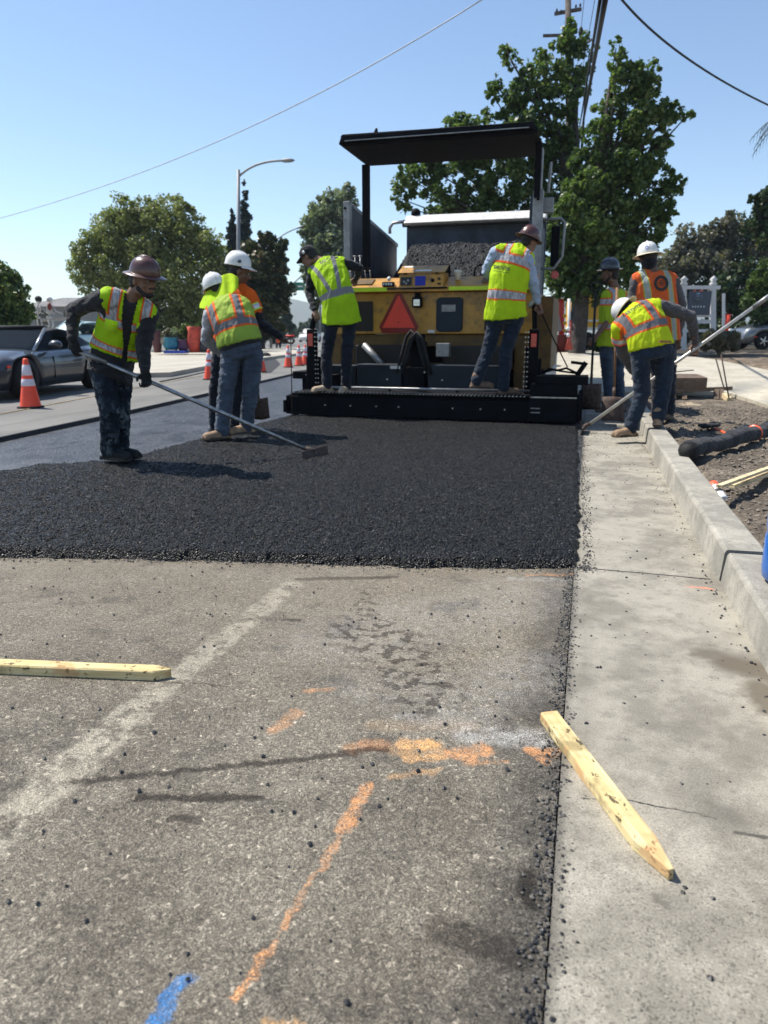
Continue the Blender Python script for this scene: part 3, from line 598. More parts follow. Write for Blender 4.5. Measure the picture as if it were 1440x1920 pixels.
P('switch', MB().box((-2.04, 10.07, 1.755), (-2.0, 10.09, 1.775)), BLK, 0, cb)
P('toggle_switch_box', MB().box((-2.82, 10.06, 1.74), (-2.66, 10.16, 1.80)), BLK, .005)
for i in range(4): P('toggle_switch', MB().box((-2.81 + i * .038, 10.05, 1.755), (-2.785 + i * .038, 10.062, 1.785)), SLVR)
P('white_knob', MB().ball((-2.735, 10.13, 1.845), .03), WHT)
P('seat_back', MB().box((-2.2, 10.75, 1.72), (-2.0, 10.85, 2.08)), BLK, .03)
P('cup_holder', MB().tube([(-3.58, 10.55, 1.87), (-3.58, 10.55, 2.02), (-3.12, 10.55, 2.02), (-3.1, 10.55, 1.87)], .012), BLK)
P('guard_rail', MB().tube([(-1.62, 10.55, 1.87), (-1.60, 10.55, 2.0), (-1.55, 10.55, 2.03), (-.85, 10.55, 2.03), (-.82, 10.55, 1.87)], .012), BLK)
for x in [-3.52 + i * .075 for i in range(6)] + [-1.28, -1.18, -1.09, -1.0]: P('lever', MB().cyl((x, 10.62, 1.86), (x, 10.58, 1.98), .009).ball((x, 10.58, 1.99), .014), STEEL)
for x in (-3.40, -3.32): P('lever', MB().cyl((x, 10.66, 1.86), (x, 10.66, 2.20), .010).cyl((x - .03, 10.66, 2.21), (x + .03, 10.66, 2.21), .01), STEEL)
# canopy with posts
P('canopy_post', MB().box((-3.36, 10.9, 2.0), (-3.26, 11.0, 3.50)), BLK, .006)
P('canopy_post', MB().box((-.85, 10.62, 2.9), (-.77, 10.72, 3.56)), BLK, .006)
cn = P('canopy', MB().prism([(-3.45, 3.60), (-3.40, 3.72), (-.86, 3.70), (-.78, 3.58), (-.86, 3.555), (-3.38, 3.57)], 'y', 10.12, 11.35), BLK, .012)
P('canopy_rim', MB().box((-3.40, 10.07, 3.60), (-.84, 10.11, 3.69)), BLK, .006, cn)
P('gutter_line', MB().box((-3.34, 10.055, 3.615), (-.90, 10.068, 3.625)), STEEL, 0, cn)
P('beacon', MB().cyl((-3.03, 10.5, 3.71), (-3.03, 10.5, 3.78), .06, .05).cyl((-3.03, 10.5, 3.78), (-3.02, 10.5, 3.86), .04, .015), BLK, 0, cn)
P('beacon', MB().cyl((-2.38, 10.5, 3.70), (-2.38, 10.5, 3.80), .045, .03), BLK, 0, cn)
P('beacon', MB().cyl((-2.10, 10.5, 3.70), (-2.10, 10.5, 3.80), .05, .04), BLK, 0, cn)
P('beacon', MB().cyl((-1.10, 10.4, 3.70), (-1.10, 10.4, 3.76), .04, .04), WHT, 0, cn)
# side controls on the screed: reflector pods, perforated guards
for x, sgn in ((-3.60, -1), (-.66, 1)):
    pod = P('control_pod', MB().box((x - .06, 9.30, .62), (x + .06, 9.42, 1.16)).box((x - .10, 9.36, .36), (x + .10, 9.44, .80)), BLK, .012)
    P('reflector', MB().box((x - .035, 9.287, .94), (x + .035, 9.299, 1.10)), REDR, .004, pod)
    P('control_arm', MB().beam((x, 9.36, 1.16), (x - sgn * .0 + (.08 if sgn < 0 else -.02), 9.36, 1.50), .06, .05), BLK, .008, pod)
    P('control_head', MB().beam((x + (.02 if sgn < 0 else -.08), 9.30, 1.42), (x + (.16 if sgn < 0 else .05), 9.28, 1.56), .10, .05), STEEL, .01, pod)
    hol = MB()
    for i in range(26):
        zz = .40 + (i // 2) * .06; hol.cyl((x + sgn * (-.10 if i % 2 else -.065), 9.285, zz), (x + sgn * (-.10 if i % 2 else -.065), 9.297, zz), .009, n=6)
    o_ = P('bolt_row', hol, EDGE, 0, pod); o_['kind'] = 'stuff'
tag(MB().lathe([(.0, 0), (.035, 0), (.05, .11), (.055, .115), (.055, .13), (0, .13)], (-1.80, 10.30, 1.82), n=16).build('paper_cup', WHT), 'white paper cup standing on the yellow paver console', 'cup')

def text_mesh(s, size=1.0, bold=.0):
    c = bpy.data.curves.new('lettering', 'FONT'); c.body = s; c.size = size; c.align_x = 'CENTER'; c.align_y = 'CENTER'; c.offset = bold; c.resolution_u = 2
    o = bpy.data.objects.new('lettering', c); COL.objects.link(o); bpy.context.view_layer.update()
    me = bpy.data.meshes.new_from_object(o.evaluated_get(bpy.context.evaluated_depsgraph_get())); bpy.data.objects.remove(o); return me
tm = text_mesh('P7620', .085, .002); tm.transform(Matrix.Translation((-1.16, 10.196, 1.612)) @ Matrix.Rotation(math.pi / 2, 4, 'X')); tm.materials.clear(); tm.materials.append(INK)
link('lettering', tm, pv, True)

# ------------------------------------------------------------------ truck behind the paver, with its load
STAIN = M('heat_stained_steel', (.035, .045, .065), .5, .3, var=.4, scale=3, bump=.25, bscale=18, dirt=((.02, .02, .022), .6))
GRYP = M('grey_bed_steel', (.26, .27, .28), .5, .3, var=.25, scale=5, bump=.2, dirt=((.10, .09, .08), .5))
tk = empty('dump_truck', (-2.2, 13.2, 0), 0, 'dump truck feeding the paver, open steel bed full of black asphalt', 'truck')
T_ = lambda name, mb, mat, bevel=0, par=None: mb.build(name, mat, par or tk, True, bevel)
T_('bed_side', MB().prism([(11.05, 1.2), (11.05, 2.98), (11.5, 2.94), (13.75, 2.70), (13.75, 1.2)], 'x', -3.62, -3.56), STAIN, .01)
T_('bed_side', MB().prism([(11.05, 1.2), (11.05, 3.00), (11.5, 2.98), (13.75, 2.86), (13.75, 1.2)], 'x', -.93, -.87), STAIN, .01)
T_('bed_rail', MB().beam((-3.59, 11.1, 2.97), (-3.59, 13.8, 2.71), .08, .06), GRYP, .006)
c1 = T_('bed_post', MB().box((-3.66, 10.92, 1.0), (-3.56, 11.05, 3.02)), GRYP, .01); T_('pin', MB().cyl((-3.63, 10.905, 2.92), (-3.63, 10.92, 2.92), .02), BLK, 0, c1)
c2 = T_('bed_post', MB().box((-.87, 10.80, .9), (-.73, 10.93, 3.02)), GRYP, .01); T_('pin', MB().cyl((-.80, 10.785, 2.9), (-.80, 10.80, 2.9), .02), BLK, 0, c2)
T_('upper_post', MB().box((-.86, 10.80, 3.02), (-.76, 10.93, 3.55)), GRYP, .01)
T_('bed_front', MB().box((-3.38, 13.75, 1.2), (-.85, 13.83, 3.02)), STAIN, .01)
T_('tarp_rail', MB().prism([(13.55, 3.02), (13.50, 3.06), (13.75, 3.22), (13.95, 3.22), (13.95, 3.02)], 'x', -3.38, -.86), ALU, .015)
T_('tarp_arm', MB().tube([(-3.36, 13.6, 3.1), (-3.60, 13.6, 3.08), (-3.66, 13.6, 3.0), (-3.66, 13.6, 2.9)], .03), STEEL)
T_('tarp_motor', MB().cyl((-3.42, 13.62, 3.06), (-3.30, 13.62, 3.06), .06).ball((-3.22, 13.8, 3.26), .09), BLK)
T_('cab', MB().box((-3.2, 13.9, 1.0), (-1.0, 15.6, 2.8)), WHT, .05)
T_('bed_floor', MB().box((-3.56, 11.6, 1.1), (-.93, 13.75, 1.25)), STAIN)
T_('chassis', MB().box((-3.0, 12.4, .55), (-1.3, 20.0, 1.0)), BLK)
for yw in (13.6, 14.9, 18.6):
    for xw in (-3.15, -1.15):
        w_ = T_('wheel', MB().cyl((xw - .14, yw, .5), (xw + .14, yw, .5), .5, n=24), BLK2, .03); T_('rim', MB().cyl((xw - .15, yw, .5), (xw + .15, yw, .5), .27, n=20), STEEL, 0, w_)
mr = T_('mirror', MB().box((-.62, 11.2, 2.05), (-.50, 11.26, 2.60)), BLK, .02)
T_('mirror_bracket', MB().tube([(-.78, 11.2, 2.68), (-.50, 11.2, 2.70), (-.44, 11.2, 2.64), (-.45, 11.2, 2.18), (-.56, 11.2, 2.02), (-.76, 11.2, 2.02)], .020), GRYP, 0, mr)
T_('marker_lamp', MB().cyl((-.54, 11.14, 1.93), (-.54, 11.22, 1.93), .055, n=16), REDR, .008)
T_('side_gear', MB().box((-.74, 11.0, 2.75), (-.60, 11.1, 2.95)).cyl((-.68, 11.0, 3.0), (-.66, 11.0, 3.4), .02), GRYP, .01)
def zheap(X, Y):
    return 2.60 - .95 * np.clip((13.0 - Y) / 1.9, 0, 1) ** 1.15 - np.clip((-3.10 - X) + .14 * (13.0 - Y), 0, 9) * 1.6 + vnoise(X, Y, 2.2, 31) * .10 + vnoise(X, Y, 14, 32, 2) * .06 + (np.random.rand(*X.shape) - .5) * .035
HEAP = M('heaped_asphalt', (.016, .017, .020), .7, var=.6, scale=30, bump=.6, bscale=90, dist=.012, spec=.3)
T_x = gridsheet('asphalt_load', np.arange(-3.52, -.96, .02), np.arange(11.2, 13.75, .02), zheap, HEAP, smooth=False); tag(T_x, kind='stuff', label='black asphalt heaped in the truck bed', cat='asphalt load')

rs = np.random.RandomState(77); X_ = rs.uniform(-3.4, -1.0, 7000); Y_ = rs.uniform(11.5, 13.6, 7000); Z_ = zheap(X_, Y_)
scatter('heap_stones', list(zip(X_, Y_, Z_)), .006, .015, M('heap_stone', (.020, .021, .025), .6, var=.7, scale=50, bump=.2), 23, .8)
# ------------------------------------------------------------------ kerbside and foreground things
def woodm(name, c0, c1, stains=None):
    t = NT(name); p = t.obj(); g = t.noise(t.vm('MULTIPLY', p, (3, 60, 60)), 1.0, 5, .7); n = t.noise(p, 9, 5, .65)
    c = t.mix(t.ss(g, .35, .65), c0, c1); c = t.mix(t.ma('MULTIPLY', t.ss(n, .5, .66), .7), c, tuple(x * .42 for x in c0))
    s = t.ma('MULTIPLY', t.ss(t.noise(t.vm('MULTIPLY', p, (.6, 1, 1)), 34, 5, .7), .59, .64), .85); c = t.mix(s, c, (.05, .04, .03))
    if stains: c = t.mix(t.ma('MULTIPLY', t.ss(t.noise(t.vm('ADD', p, (3, 1, 7)), 6, 3), .54, .62), .7), c, stains)
    t.set(Base_Color=c, Roughness=.85, Specular_IOR_Level=.15); t.bump(t.ma('ADD', g, t.ma('MULTIPLY', s, -1.0)), .9, .004); return t.m
WOODY = woodm('yellow_stake_wood', (.56, .43, .20), (.74, .61, .34), (.58, .33, .15)); WOODP = woodm('pale_pine', (.60, .47, .27), (.76, .62, .40))
def stake(name, a, b, w, h, label, cat='wooden stake', mat=WOODY, tip=.10, roll=0, group=None):
    """pointed stake lying from a (blunt end) to b (point), resting on the ground"""
    a, b = Vector(a), Vector(b); L = (b - a).length; rs_ = np.random.RandomState(int(L * 1000)); m = MB(); K = 14; ring = []
    for i in range(K + 1):
        x = L * i / K; 
        if i == K: continue
        for y, z in ((-1, 0), (-.72, -.0), (1, 0), (1, 1), (-.8, 1), (-1, .85)):
            jx = rs_.normal(0, .0006); ring.append((x, y * w / 2 + jx, z * h + rs_.normal(0, .0005)))
    nring = K; c = 6
    # cut tip
    xt = L - tip; m.smooth = False
    keep = [r for r in range(K) if L * r / K < xt - .01]; vs = []
    for r in keep: vs += ring[r * c:(r + 1) * c]
    vs += [(xt, y * w / 2, z * h) for y, z in ((-1, 0), (-.72, 0), (1, 0), (1, 1), (-.8, 1), (-1, .85))]
    vs += [(L, y * w * .10 + w * .12, z * h) for y, z in ((-1, .05), (-.72, .05), (1, .05), (1, .92), (-.8, .92), (-1, .8))]
    R_ = len(keep) + 2
    m.add(vs, [(r * c + k, r * c + (k + 1) % c, (r + 1) * c + (k + 1) % c, (r + 1) * c + k) for r in range(R_ - 1) for k in range(c)] + [tuple(range(c))[::-1], tuple((R_ - 1) * c + k for k in range(c))])
    o = m.build(name, mat); d = (b - a).normalized(); s = d.cross(UX).normalized() * -1; u = d.cross(s) * -1 if d.cross(s).z < 0 else d.cross(s)
    q = Matrix((d, u.cross(d), u)).transposed().to_4x4(); o.matrix_world = Matrix.Translation(a) @ q @ Matrix.Rotation(roll, 4, 'X')
    o.location = a; o.rotation_euler = (q @ Matrix.Rotation(roll, 4, 'X')).to_euler()
    bv = o.modifiers.new('bevel', 'BEVEL'); bv.width = .0015; bv.segments = 2; bv.limit_method = 'ANGLE'
    return tag(o, label, cat, group)
a = gnd(1028, 1348, .01); b = gnd(1252, 1652, .003); b2 = gnd(1250, 1640, .01)
stake('grade_stake', a + Vector((0, 0, -.006)), b, .050, .030, 'splintered yellow wooden stake lying across the gutter seam beside orange paint', tip=.095)
a = gnd(-190, 1250, .0); b = gnd(320, 1272, .0)
stake('grade_stake', a, b, .045, .034, 'yellow wooden stake lying on the old road at the left, pointing at the faded line', tip=.05)
tag(seg_obj('timber_lath', gnd(1348, 912, .20), gnd(1600, 820, .22), .035, .018, WOODP), 'longer of two pale timber laths on the dirt, farther from the kerb', 'timber lath', 'timber laths on the dirt')
tag(seg_obj('timber_lath', gnd(1372, 912, .16), gnd(1600, 835, .19), .035, .022, WOODP), 'nearer of two pale timber laths on the dirt beside the spray can', 'timber lath', 'timber laths on the dirt')
# marking paint can
ca = at(1336, 908, 4.60); cb_ = at(1362, 948, 4.36); d = (cb_ - ca).normalized(); can = empty('spray_paint_can', gnd(1350, 930, .15), 0, 'white spray paint can with orange cap lying against the kerb', 'spray can')
CANW = M('can_white', (.70, .68, .70), .3, var=.05, bump=0); ORNG = M('can_orange', (.85, .12, .04), .4, var=.06, bump=.02)
MB().lathe([(.0, 0), (.030, 0), (.034, .006), (.034, .04), (.033, .045)], ca, d, 16).build('cap', ORNG, can, True)
MB().lathe([(.030, .045), (.034, .05), (.034, .19), (.028, .20), (0, .202)], ca, d, 16).build('can_body', CANW, can, True)
MB().lathe([(.0345, .10), (.0348, .102), (.0348, .13), (.0345, .132)], ca, d, 16).build('print_band', INK, can, True)
# black pipe wrapped in fabric
PIPE = cloth('black_geotextile', (.018, .018, .02), fold=1.2); pa = gnd(1288, 846, .20); pc = gnd(1475, 795, .24); pm = pa.lerp(pc, .5)
pp = empty('drain_pipe', pa, 0, 'black fabric-wrapped drain pipe lying on the dirt beyond the kerb', 'pipe')
m = MB(); N_ = 40; pts = [pa.lerp(pc, i / N_) + Vector((0, 0, .01 * math.sin(i * .4))) for i in range(N_ + 1)]
m.tube(pts, [.068 + .006 * math.sin(i * 1.3) + .006 * math.sin(i * .37 + 1) for i in range(N_ + 1)], 18).build('pipe_body', PIPE, pp, True)
MB().tube([pa.lerp(pc, .62), pa.lerp(pc, .625)], .074, 18).build('orange_tie', ORNG, pp, True)
MB().tube([pa.lerp(pc, .80), pa.lerp(pc, 1.0)], .080, 18).build('sleeve', PIPE, pp, True)
MB().tube([pa - (pc - pa).normalized() * .01, pa + (pc - pa).normalized() * .01], .058, 18).build('pipe_end', BLK2, pp, True)
rag = MB(); rs = np.random.RandomState(8); g0 = gnd(1330, 800, .16)
for i in range(7):
    q_ = g0 + RX * rs.uniform(-.08, .10) + FX * rs.uniform(-.05, .05); rag.ell(q_ + UX * .01, (RX * rs.uniform(.03, .07), FX * .04, UX * rs.uniform(.012, .03)), 8, 6)
tag(rag.build('glove', BLK2), 'black work glove dropped on the dirt behind the pipe', 'glove')
tag(MB().tube([gnd(1342, 803, .17), gnd(1356, 810, .17), gnd(1370, 818, .17)], .012).build('ribbon', ORNG), 'orange ribbon lying between the dropped glove and the pipe', 'ribbon')
# blue jug at the frame edge
BLUE = M('blue_plastic', (.015, .12, .42), .3, var=.08, scale=10, bump=.05, coat=.3)
bj = empty('blue_barrel', gnd(1475, 1085, .15), 0, 'blue plastic barrel cut off by the right edge of the picture', 'barrel')
c_ = gnd(1500, 1095, .15)
MB().lathe([(0, 0), (.115, 0), (.135, .02), (.14, .06), (.14, .18), (.133, .20), (.14, .22), (.14, .30), (.11, .36), (0, .38)], c_, n=28).build('barrel_body', BLUE, bj, True)
MB().lathe([(0, .38), (.04, .378), (.04, .41), (0, .412)], c_, n=16).build('cap', WHT, bj, True)
# formwork box and boards, pins
FORM = M('form_brown', (.13, .085, .055), .8, var=.25, scale=6, bump=.3, dirt=((.25, .22, .18), .4)); PLY = woodm('plywood', (.42, .33, .22), (.52, .42, .29)); RUST = M('rusty_steel', (.07, .045, .035), .8, var=.4, scale=30)
fb = empty('formwork_box', at(1285, 735, 11.5), 0, 'brown timber formwork box raised on blocks at the slab end', 'formwork')
def A_(px, py, D): return at(px, py, D)
MB().add([A_(1205, 709, 11.3), A_(1327, 708, 11.3), A_(1325, 728, 11.3), A_(1205, 733, 11.3), A_(1225, 700, 12.6), A_(1308, 701, 12.6), A_(1308, 716, 12.6), A_(1225, 716, 12.6)], [(0, 3, 2, 1), (4, 5, 6, 7), (0, 1, 5, 4), (1, 2, 6, 5), (2, 3, 7, 6), (3, 0, 4, 7)]).build('box_body', FORM, fb, True, .01)
seg_obj('cross_board', A_(1215, 735, 11.25), A_(1372, 728, 11.4), .05, .055, FORM, fb, True)
seg_obj('top_board', A_(1222, 702, 11.9), A_(1300, 694, 11.9), .05, .012, BLK2, fb, True)
for x0 in (1262, 1283, 1343, 1352): seg_obj('block', A_(x0, 732, 11.35), A_(x0, 751, 11.2), .07, .07, FORM, fb, True)
seg_obj('block', A_(1358, 741, 11.2), A_(1367, 750, 11.0), .07, .07, WOODP, fb, True)
ply = MB().add([A_(1270, 756, 10.85), A_(1355, 751, 11.1), A_(1378, 762, 10.35), A_(1290, 768, 10.1)], [(0, 1, 2, 3)]); ply.add([v - Vector((0, 0, .02)) for v in map(Vector, ply.v)], [(3, 2, 1, 0)]); ply.f += [(0, 4, 5, 1), (1, 5, 6, 2), (2, 6, 7, 3), (3, 7, 4, 0)]; ply.m += [0] * 4; ply.sm += [False] * 4
tag(ply.build('plywood_sheet', PLY), 'pale plywood sheet lying flat on the dirt below the formwork box', 'plywood sheet')
tag(seg_obj('timber_beam', A_(1245, 778, 9.7), A_(1405, 773, 9.9), .07, .05, M('wet_timber', (.055, .045, .035), .8)), 'dark timber beam lying on the dirt in front of the plywood sheet', 'timber beam')
for k, (x0, y0, x1, y1, D) in enumerate(((1352, 664, 1367, 748, 11.0), (1342, 672, 1357, 726, 11.5))):
    tag(MB().cyl(A_(x0, y0, D), A_(x1, y1, D), .010, n=8).build('steel_pin', RUST), ['taller leaning steel pin beside the formwork box', 'shorter leaning steel pin behind the taller one'][k], 'steel pin', 'steel pins by the formwork')
# traffic cones
CORG = M('cone_orange', (.92, .085, .035), .55, var=.08, bump=.05); CREF = M('cone_band_white', (.68, .62, .68), .4, var=.1, bump=.05); CBLK = M('cone_base', (.02, .02, .02), .8)
cone = empty('traffic_cone', gnd(58, 765, .05), .1, 'nearest traffic cone, standing in front of the grey sports car', 'traffic cone', 'orange traffic cones along the lane')
H_ = .71; rr = lambda h: lerp(.145, .032, h / H_)
MB().lathe([(0, 0), (.19, 0), (.19, .028), (.155, .034), (0, .034)], n=4, fx=(1, 1, 0)).build('base', CBLK, cone, False, .01)
MB().lathe([(rr(0), .03), (rr(.28), .28), (rr(.31), .31), (rr(.50), .50), (rr(.69), .69), (.024, .71), (0, .711)], n=24).build('cone_body', CORG, cone)
for z0, z1 in ((.32, .42), (.47, .62)): MB().lathe([(rr(z0) + .001, z0), (rr(z0) + .003, z0 + .002), (rr(z1) + .003, z1 - .002), (rr(z1) + .001, z1)], n=24).build('reflective_band', CREF, cone)
for px, py, lb in ((394, 712, 'traffic cone half hidden behind the worker with the lime neck shade'), (490, 698, 'traffic cone right behind the two workers, next to the dark patch'), (541, 689, 'tall cone left of the close pair, behind the thin measuring rod'), (561, 686, 'left cone of the close pair beside the paver'), (573, 684, 'right cone of the close pair, nearest to the paver')):
    c = copy_tree(cone); c.location = gnd(px, py, .05); c['label'] = lb; c.scale = (1.0,) * 3; c.rotation_euler = (0, 0, px * .1)
# ------------------------------------------------------------------ people
SKIN = M('brown_skin', (.20, .105, .065), .55, var=.12, scale=9, bump=.1); SKIN2 = M('dark_brown_skin', (.13, .065, .04), .55, var=.12, scale=9, bump=.1)
HAIR = M('black_hair', (.012, .010, .009), .7, var=.3, scale=40, bump=.5); EYEW = M('eye_white', (.22, .20, .18), .3, bump=0)
GLOVE = cloth('black_glove', (.014, .016, .016)); SOLE = M('boot_sole', (.05, .04, .03), .85, var=.3)
def boolattr_mesh(me, name, data, typ='FLOAT_VECTOR'):
    a = me.attributes.new(name, typ, 'POINT'); a.data.foreach_set('vector', data.astype(np.float32).ravel())
def remesh(mb, vox, smooth=4, factor=.5):
    me = mb.mesh('tmp', []); import bmesh
    bm = bmesh.new(); bm.from_mesh(me); bmesh.ops.recalc_face_normals(bm, faces=bm.faces); bm.to_mesh(me); bm.free()
    o = bpy.data.objects.new('tmp', me); COL.objects.link(o)
    r = o.modifiers.new('r', 'REMESH'); r.mode = 'VOXEL'; r.voxel_size = vox
    s = o.modifiers.new('s', 'SMOOTH'); s.iterations = smooth; s.factor = factor
    bpy.context.view_layer.update(); out = bpy.data.meshes.new_from_object(o.evaluated_get(bpy.context.evaluated_depsgraph_get()))
    bpy.data.objects.remove(o); bpy.data.meshes.remove(me); out.polygons.foreach_set('use_smooth', [True] * len(out.polygons)); return out
def coords(me): a = np.empty(len(me.vertices) * 3, np.float32); me.vertices.foreach_get('co', a); return a.reshape(-1, 3)
def wrinkle(me, amp, freq, seed=0, ridged=True, lo=-9):
    co = coords(me); nr = np.empty(len(co) * 3, np.float32); me.vertices.foreach_get('normal', nr); nr = nr.reshape(-1, 3)
    f = np.array(freq); q = co * f + seed * 7.3; w = np.array([noise.noise(Vector(p)) for p in q]); w2 = np.array([noise.noise(Vector(p)) for p in (q * 2.3 + 5)])
    h = (.35 - np.abs(w) * 1.4) + .45 * w2 if ridged else w + .5 * w2
    h = np.maximum(h, lo)
    co += nr * (h * amp)[:, None]; me.vertices.foreach_set('co', co.ravel()); me.update()
def frame_spine(A):
    pel, nk = A['pel'], A['nk']; mid = A.get('mid', pel.lerp(nk, .5)); r0 = (A['hR'] - A['hL']); r1 = (A['sR'] - A['sL']); fr = A['front']
    def c(t): return pel * (1 - t) ** 2 + mid * (2 * t * (1 - t)) + nk * t * t
    def ax(t):
        d = (c(min(t + .03, 1.0)) - c(max(t - .03, 0))).normalized(); r = r0.normalized().lerp(r1.normalized(), min(max(t, 0), 1)); r = (r - d * r.dot(d)).normalized(); f = r.cross(d)
        if f.dot(fr) < 0: f = -f
        return d, r, f
    return c, ax
def torso(mb, A, secs, grow=0.0, n=20, drop=0.0):
    c, ax = frame_spine(A); rings = []; s = A['s']
    for t, w, dp in secs:
        tt = max(0, min(1, t)); d, r, f = ax(tt); p = c(tt) + (d * ((t - tt) * .55 * s) if t != tt else Vector((0, 0, 0)))
        if t < 0: p = c(0) + (Vector((0, 0, -1)) * .6 + d * -.4) * (-t * .55 * s)
        rings.append([p + r * (math.cos(2 * math.pi * k / n) * (w * s + grow)) + f * (math.sin(2 * math.pi * k / n) * (dp * s + grow)) * (1.0 if math.sin(2 * math.pi * k / n) > 0 else .92) for k in range(n)])
    vs = sum(rings, []); m = len(rings)
    mb.add(vs, [(i * n + k, i * n + (k + 1) % n, (i + 1) * n + (k + 1) % n, (i + 1) * n + k) for i in range(m - 1) for k in range(n)] + [tuple(range(n))[::-1], tuple((m - 1) * n + k for k in range(n))])
def tcoords(me, A):
    """lateral, front and height coordinates on the torso, in metres / fractions, stored on the mesh"""
    c, ax = frame_spine(A); K = 40; ts = np.linspace(-.35, 1.1, K); C = []; R = []; Fv = []; Dv = []
    for t in ts:
        tt = max(0, min(1, t)); d, r, f = ax(tt); C.append(np.array(c(tt) + d * ((t - tt) * .55 * A['s']))); R.append(np.array(r)); Fv.append(np.array(f)); Dv.append(np.array(d))
    C, R, Fv, Dv = map(np.array, (C, R, Fv, Dv)); co = coords(me)
    out = np.empty_like(co)
    for i0 in range(0, len(co), 5000):
        q = co[i0:i0 + 5000]; dd = np.linalg.norm(q[:, None] - C[None], axis=2); k = dd.argmin(1)
        al = np.abs(np.einsum('ijk,jk->ij', q[:, None] - C[None], Dv)); k = (al + .15 * dd).argmin(1)
        w = q - C[k]; seg = (w * Dv[k]).sum(1); out[i0:i0 + 5000, 0] = (w * R[k]).sum(1); out[i0:i0 + 5000, 1] = (w * Fv[k]).sum(1); out[i0:i0 + 5000, 2] = ts[k] + seg / (.55 * A['s'])
    boolattr_mesh(me, 'tc', out); return out
def vestmat(name, base, style, edge=(.95, .16, .02), base2=None, scale=1.0):
    if name in _mc: return _mc[name]
    t = NT(name); a = t.n('Attribute', attribute_name='tc').outputs['Vector']; s = t.n('SeparateXYZ', {0: a}); X, Yf, H = s.outputs[0], s.outputs[1], s.outputs[2]
    p = t.pos(); wob = t.ma('MULTIPLY', t.ma('SUBTRACT', t.noise(p, 9, 3), .5), .018); H = t.ma('ADD', H, wob); AX = t.ma('ABSOLUTE', X)
    def band(v, c, hw): return t.ma('LESS_THAN', t.ma('ABSOLUTE', t.ma('SUBTRACT', v, c)), hw)
    c = t.mix(t.ss(t.noise(p, 8, 4), .3, .7), tuple(x * .86 for x in base), base)
    sil = t.mix(t.ss(t.noise(t.vm('MULTIPLY', p, (60, 60, 12)), 1, 3), .35, .65), (.30, .30, .32), (.62, .62, .64))
    if style == 'two':      # two level bands with coloured borders, straps above
        o_ = t.ma('MAXIMUM', band(H, .30, .072), band(H, .77, .072)); i_ = t.ma('MAXIMUM', band(H, .30, .048), band(H, .77, .048))
        up = t.ma('GREATER_THAN', H, .77); o_ = t.ma('MAXIMUM', o_, t.ma('MULTIPLY', up, band(AX, .118, .042))); i_ = t.ma('MAXIMUM', i_, t.ma('MULTIPLY', up, band(AX, .118, .028)))
        c = t.mix(o_, c, edge); c = t.mix(i_, c, sil)
    elif style == 'hoop':   # one level band, straps running down into it
        xs_ = t.ma('ADD', .055, t.ma('MULTIPLY', t.ma('SUBTRACT', H, .42), .17)); up = t.ma('GREATER_THAN', H, .42)
        i_ = t.ma('MAXIMUM', band(H, .42, .048), t.ma('MULTIPLY', up, t.ma('LESS_THAN', t.ma('ABSOLUTE', t.ma('SUBTRACT', AX, xs_)), .026))); c = t.mix(i_, c, (.26, .26, .27))
    elif style == 'class3':
        o_ = band(H, .42, .085); i_ = band(H, .42, .052); up = t.ma('GREATER_THAN', H, .42)
        o_ = t.ma('MAXIMUM', o_, t.ma('MULTIPLY', up, band(X, .085, .052))); i_ = t.ma('MAXIMUM', i_, t.ma('MULTIPLY', up, band(X, .085, .03)))
        o_ = t.ma('MAXIMUM', o_, t.ma('MULTIPLY', up, band(X, -.18, .05))); i_ = t.ma('MAXIMUM', i_, t.ma('MULTIPLY', up, band(X, -.18, .028)))
        c = t.mix(o_, c, edge); c = t.mix(i_, c, (.20, .20, .21))
    elif style == 'straps':
        o_ = band(AX, .125, .034); i_ = band(AX, .125, .026); c = t.mix(o_, c, edge); c = t.mix(i_, c, (.42, .45, .42))
    elif style == 'shoulder':
        c = t.mix(t.ma('MULTIPLY', t.ma('GREATER_THAN', H, .55), 1.0), c, base2); o_ = band(H, .50, .07); c = t.mix(o_, c, (.8, .9, .05)); c = t.mix(band(H, .50, .045), c, (.42, .42, .43))
    if style != 'hoop': pass
    t.set(Base_Color=c, Roughness=.75, Specular_IOR_Level=.25)
    w = t.noise(t.vm('MULTIPLY', p, (20, 20, 6)), 1.0, 5, .6); t.bump(t.ma('ADD', w, t.ma('MULTIPLY', t.noise(p, 300, 2), .05)), .9, .03)
    tr = t.n('BsdfTranslucent', {'Color': c}); mx = t.n('MixShader', {0: .22, 1: t.b.outputs[0], 2: tr.outputs[0]}); t.t.links.new(mx.outputs[0], t.out.inputs[0])
    _mc[name] = t.m; return t.m
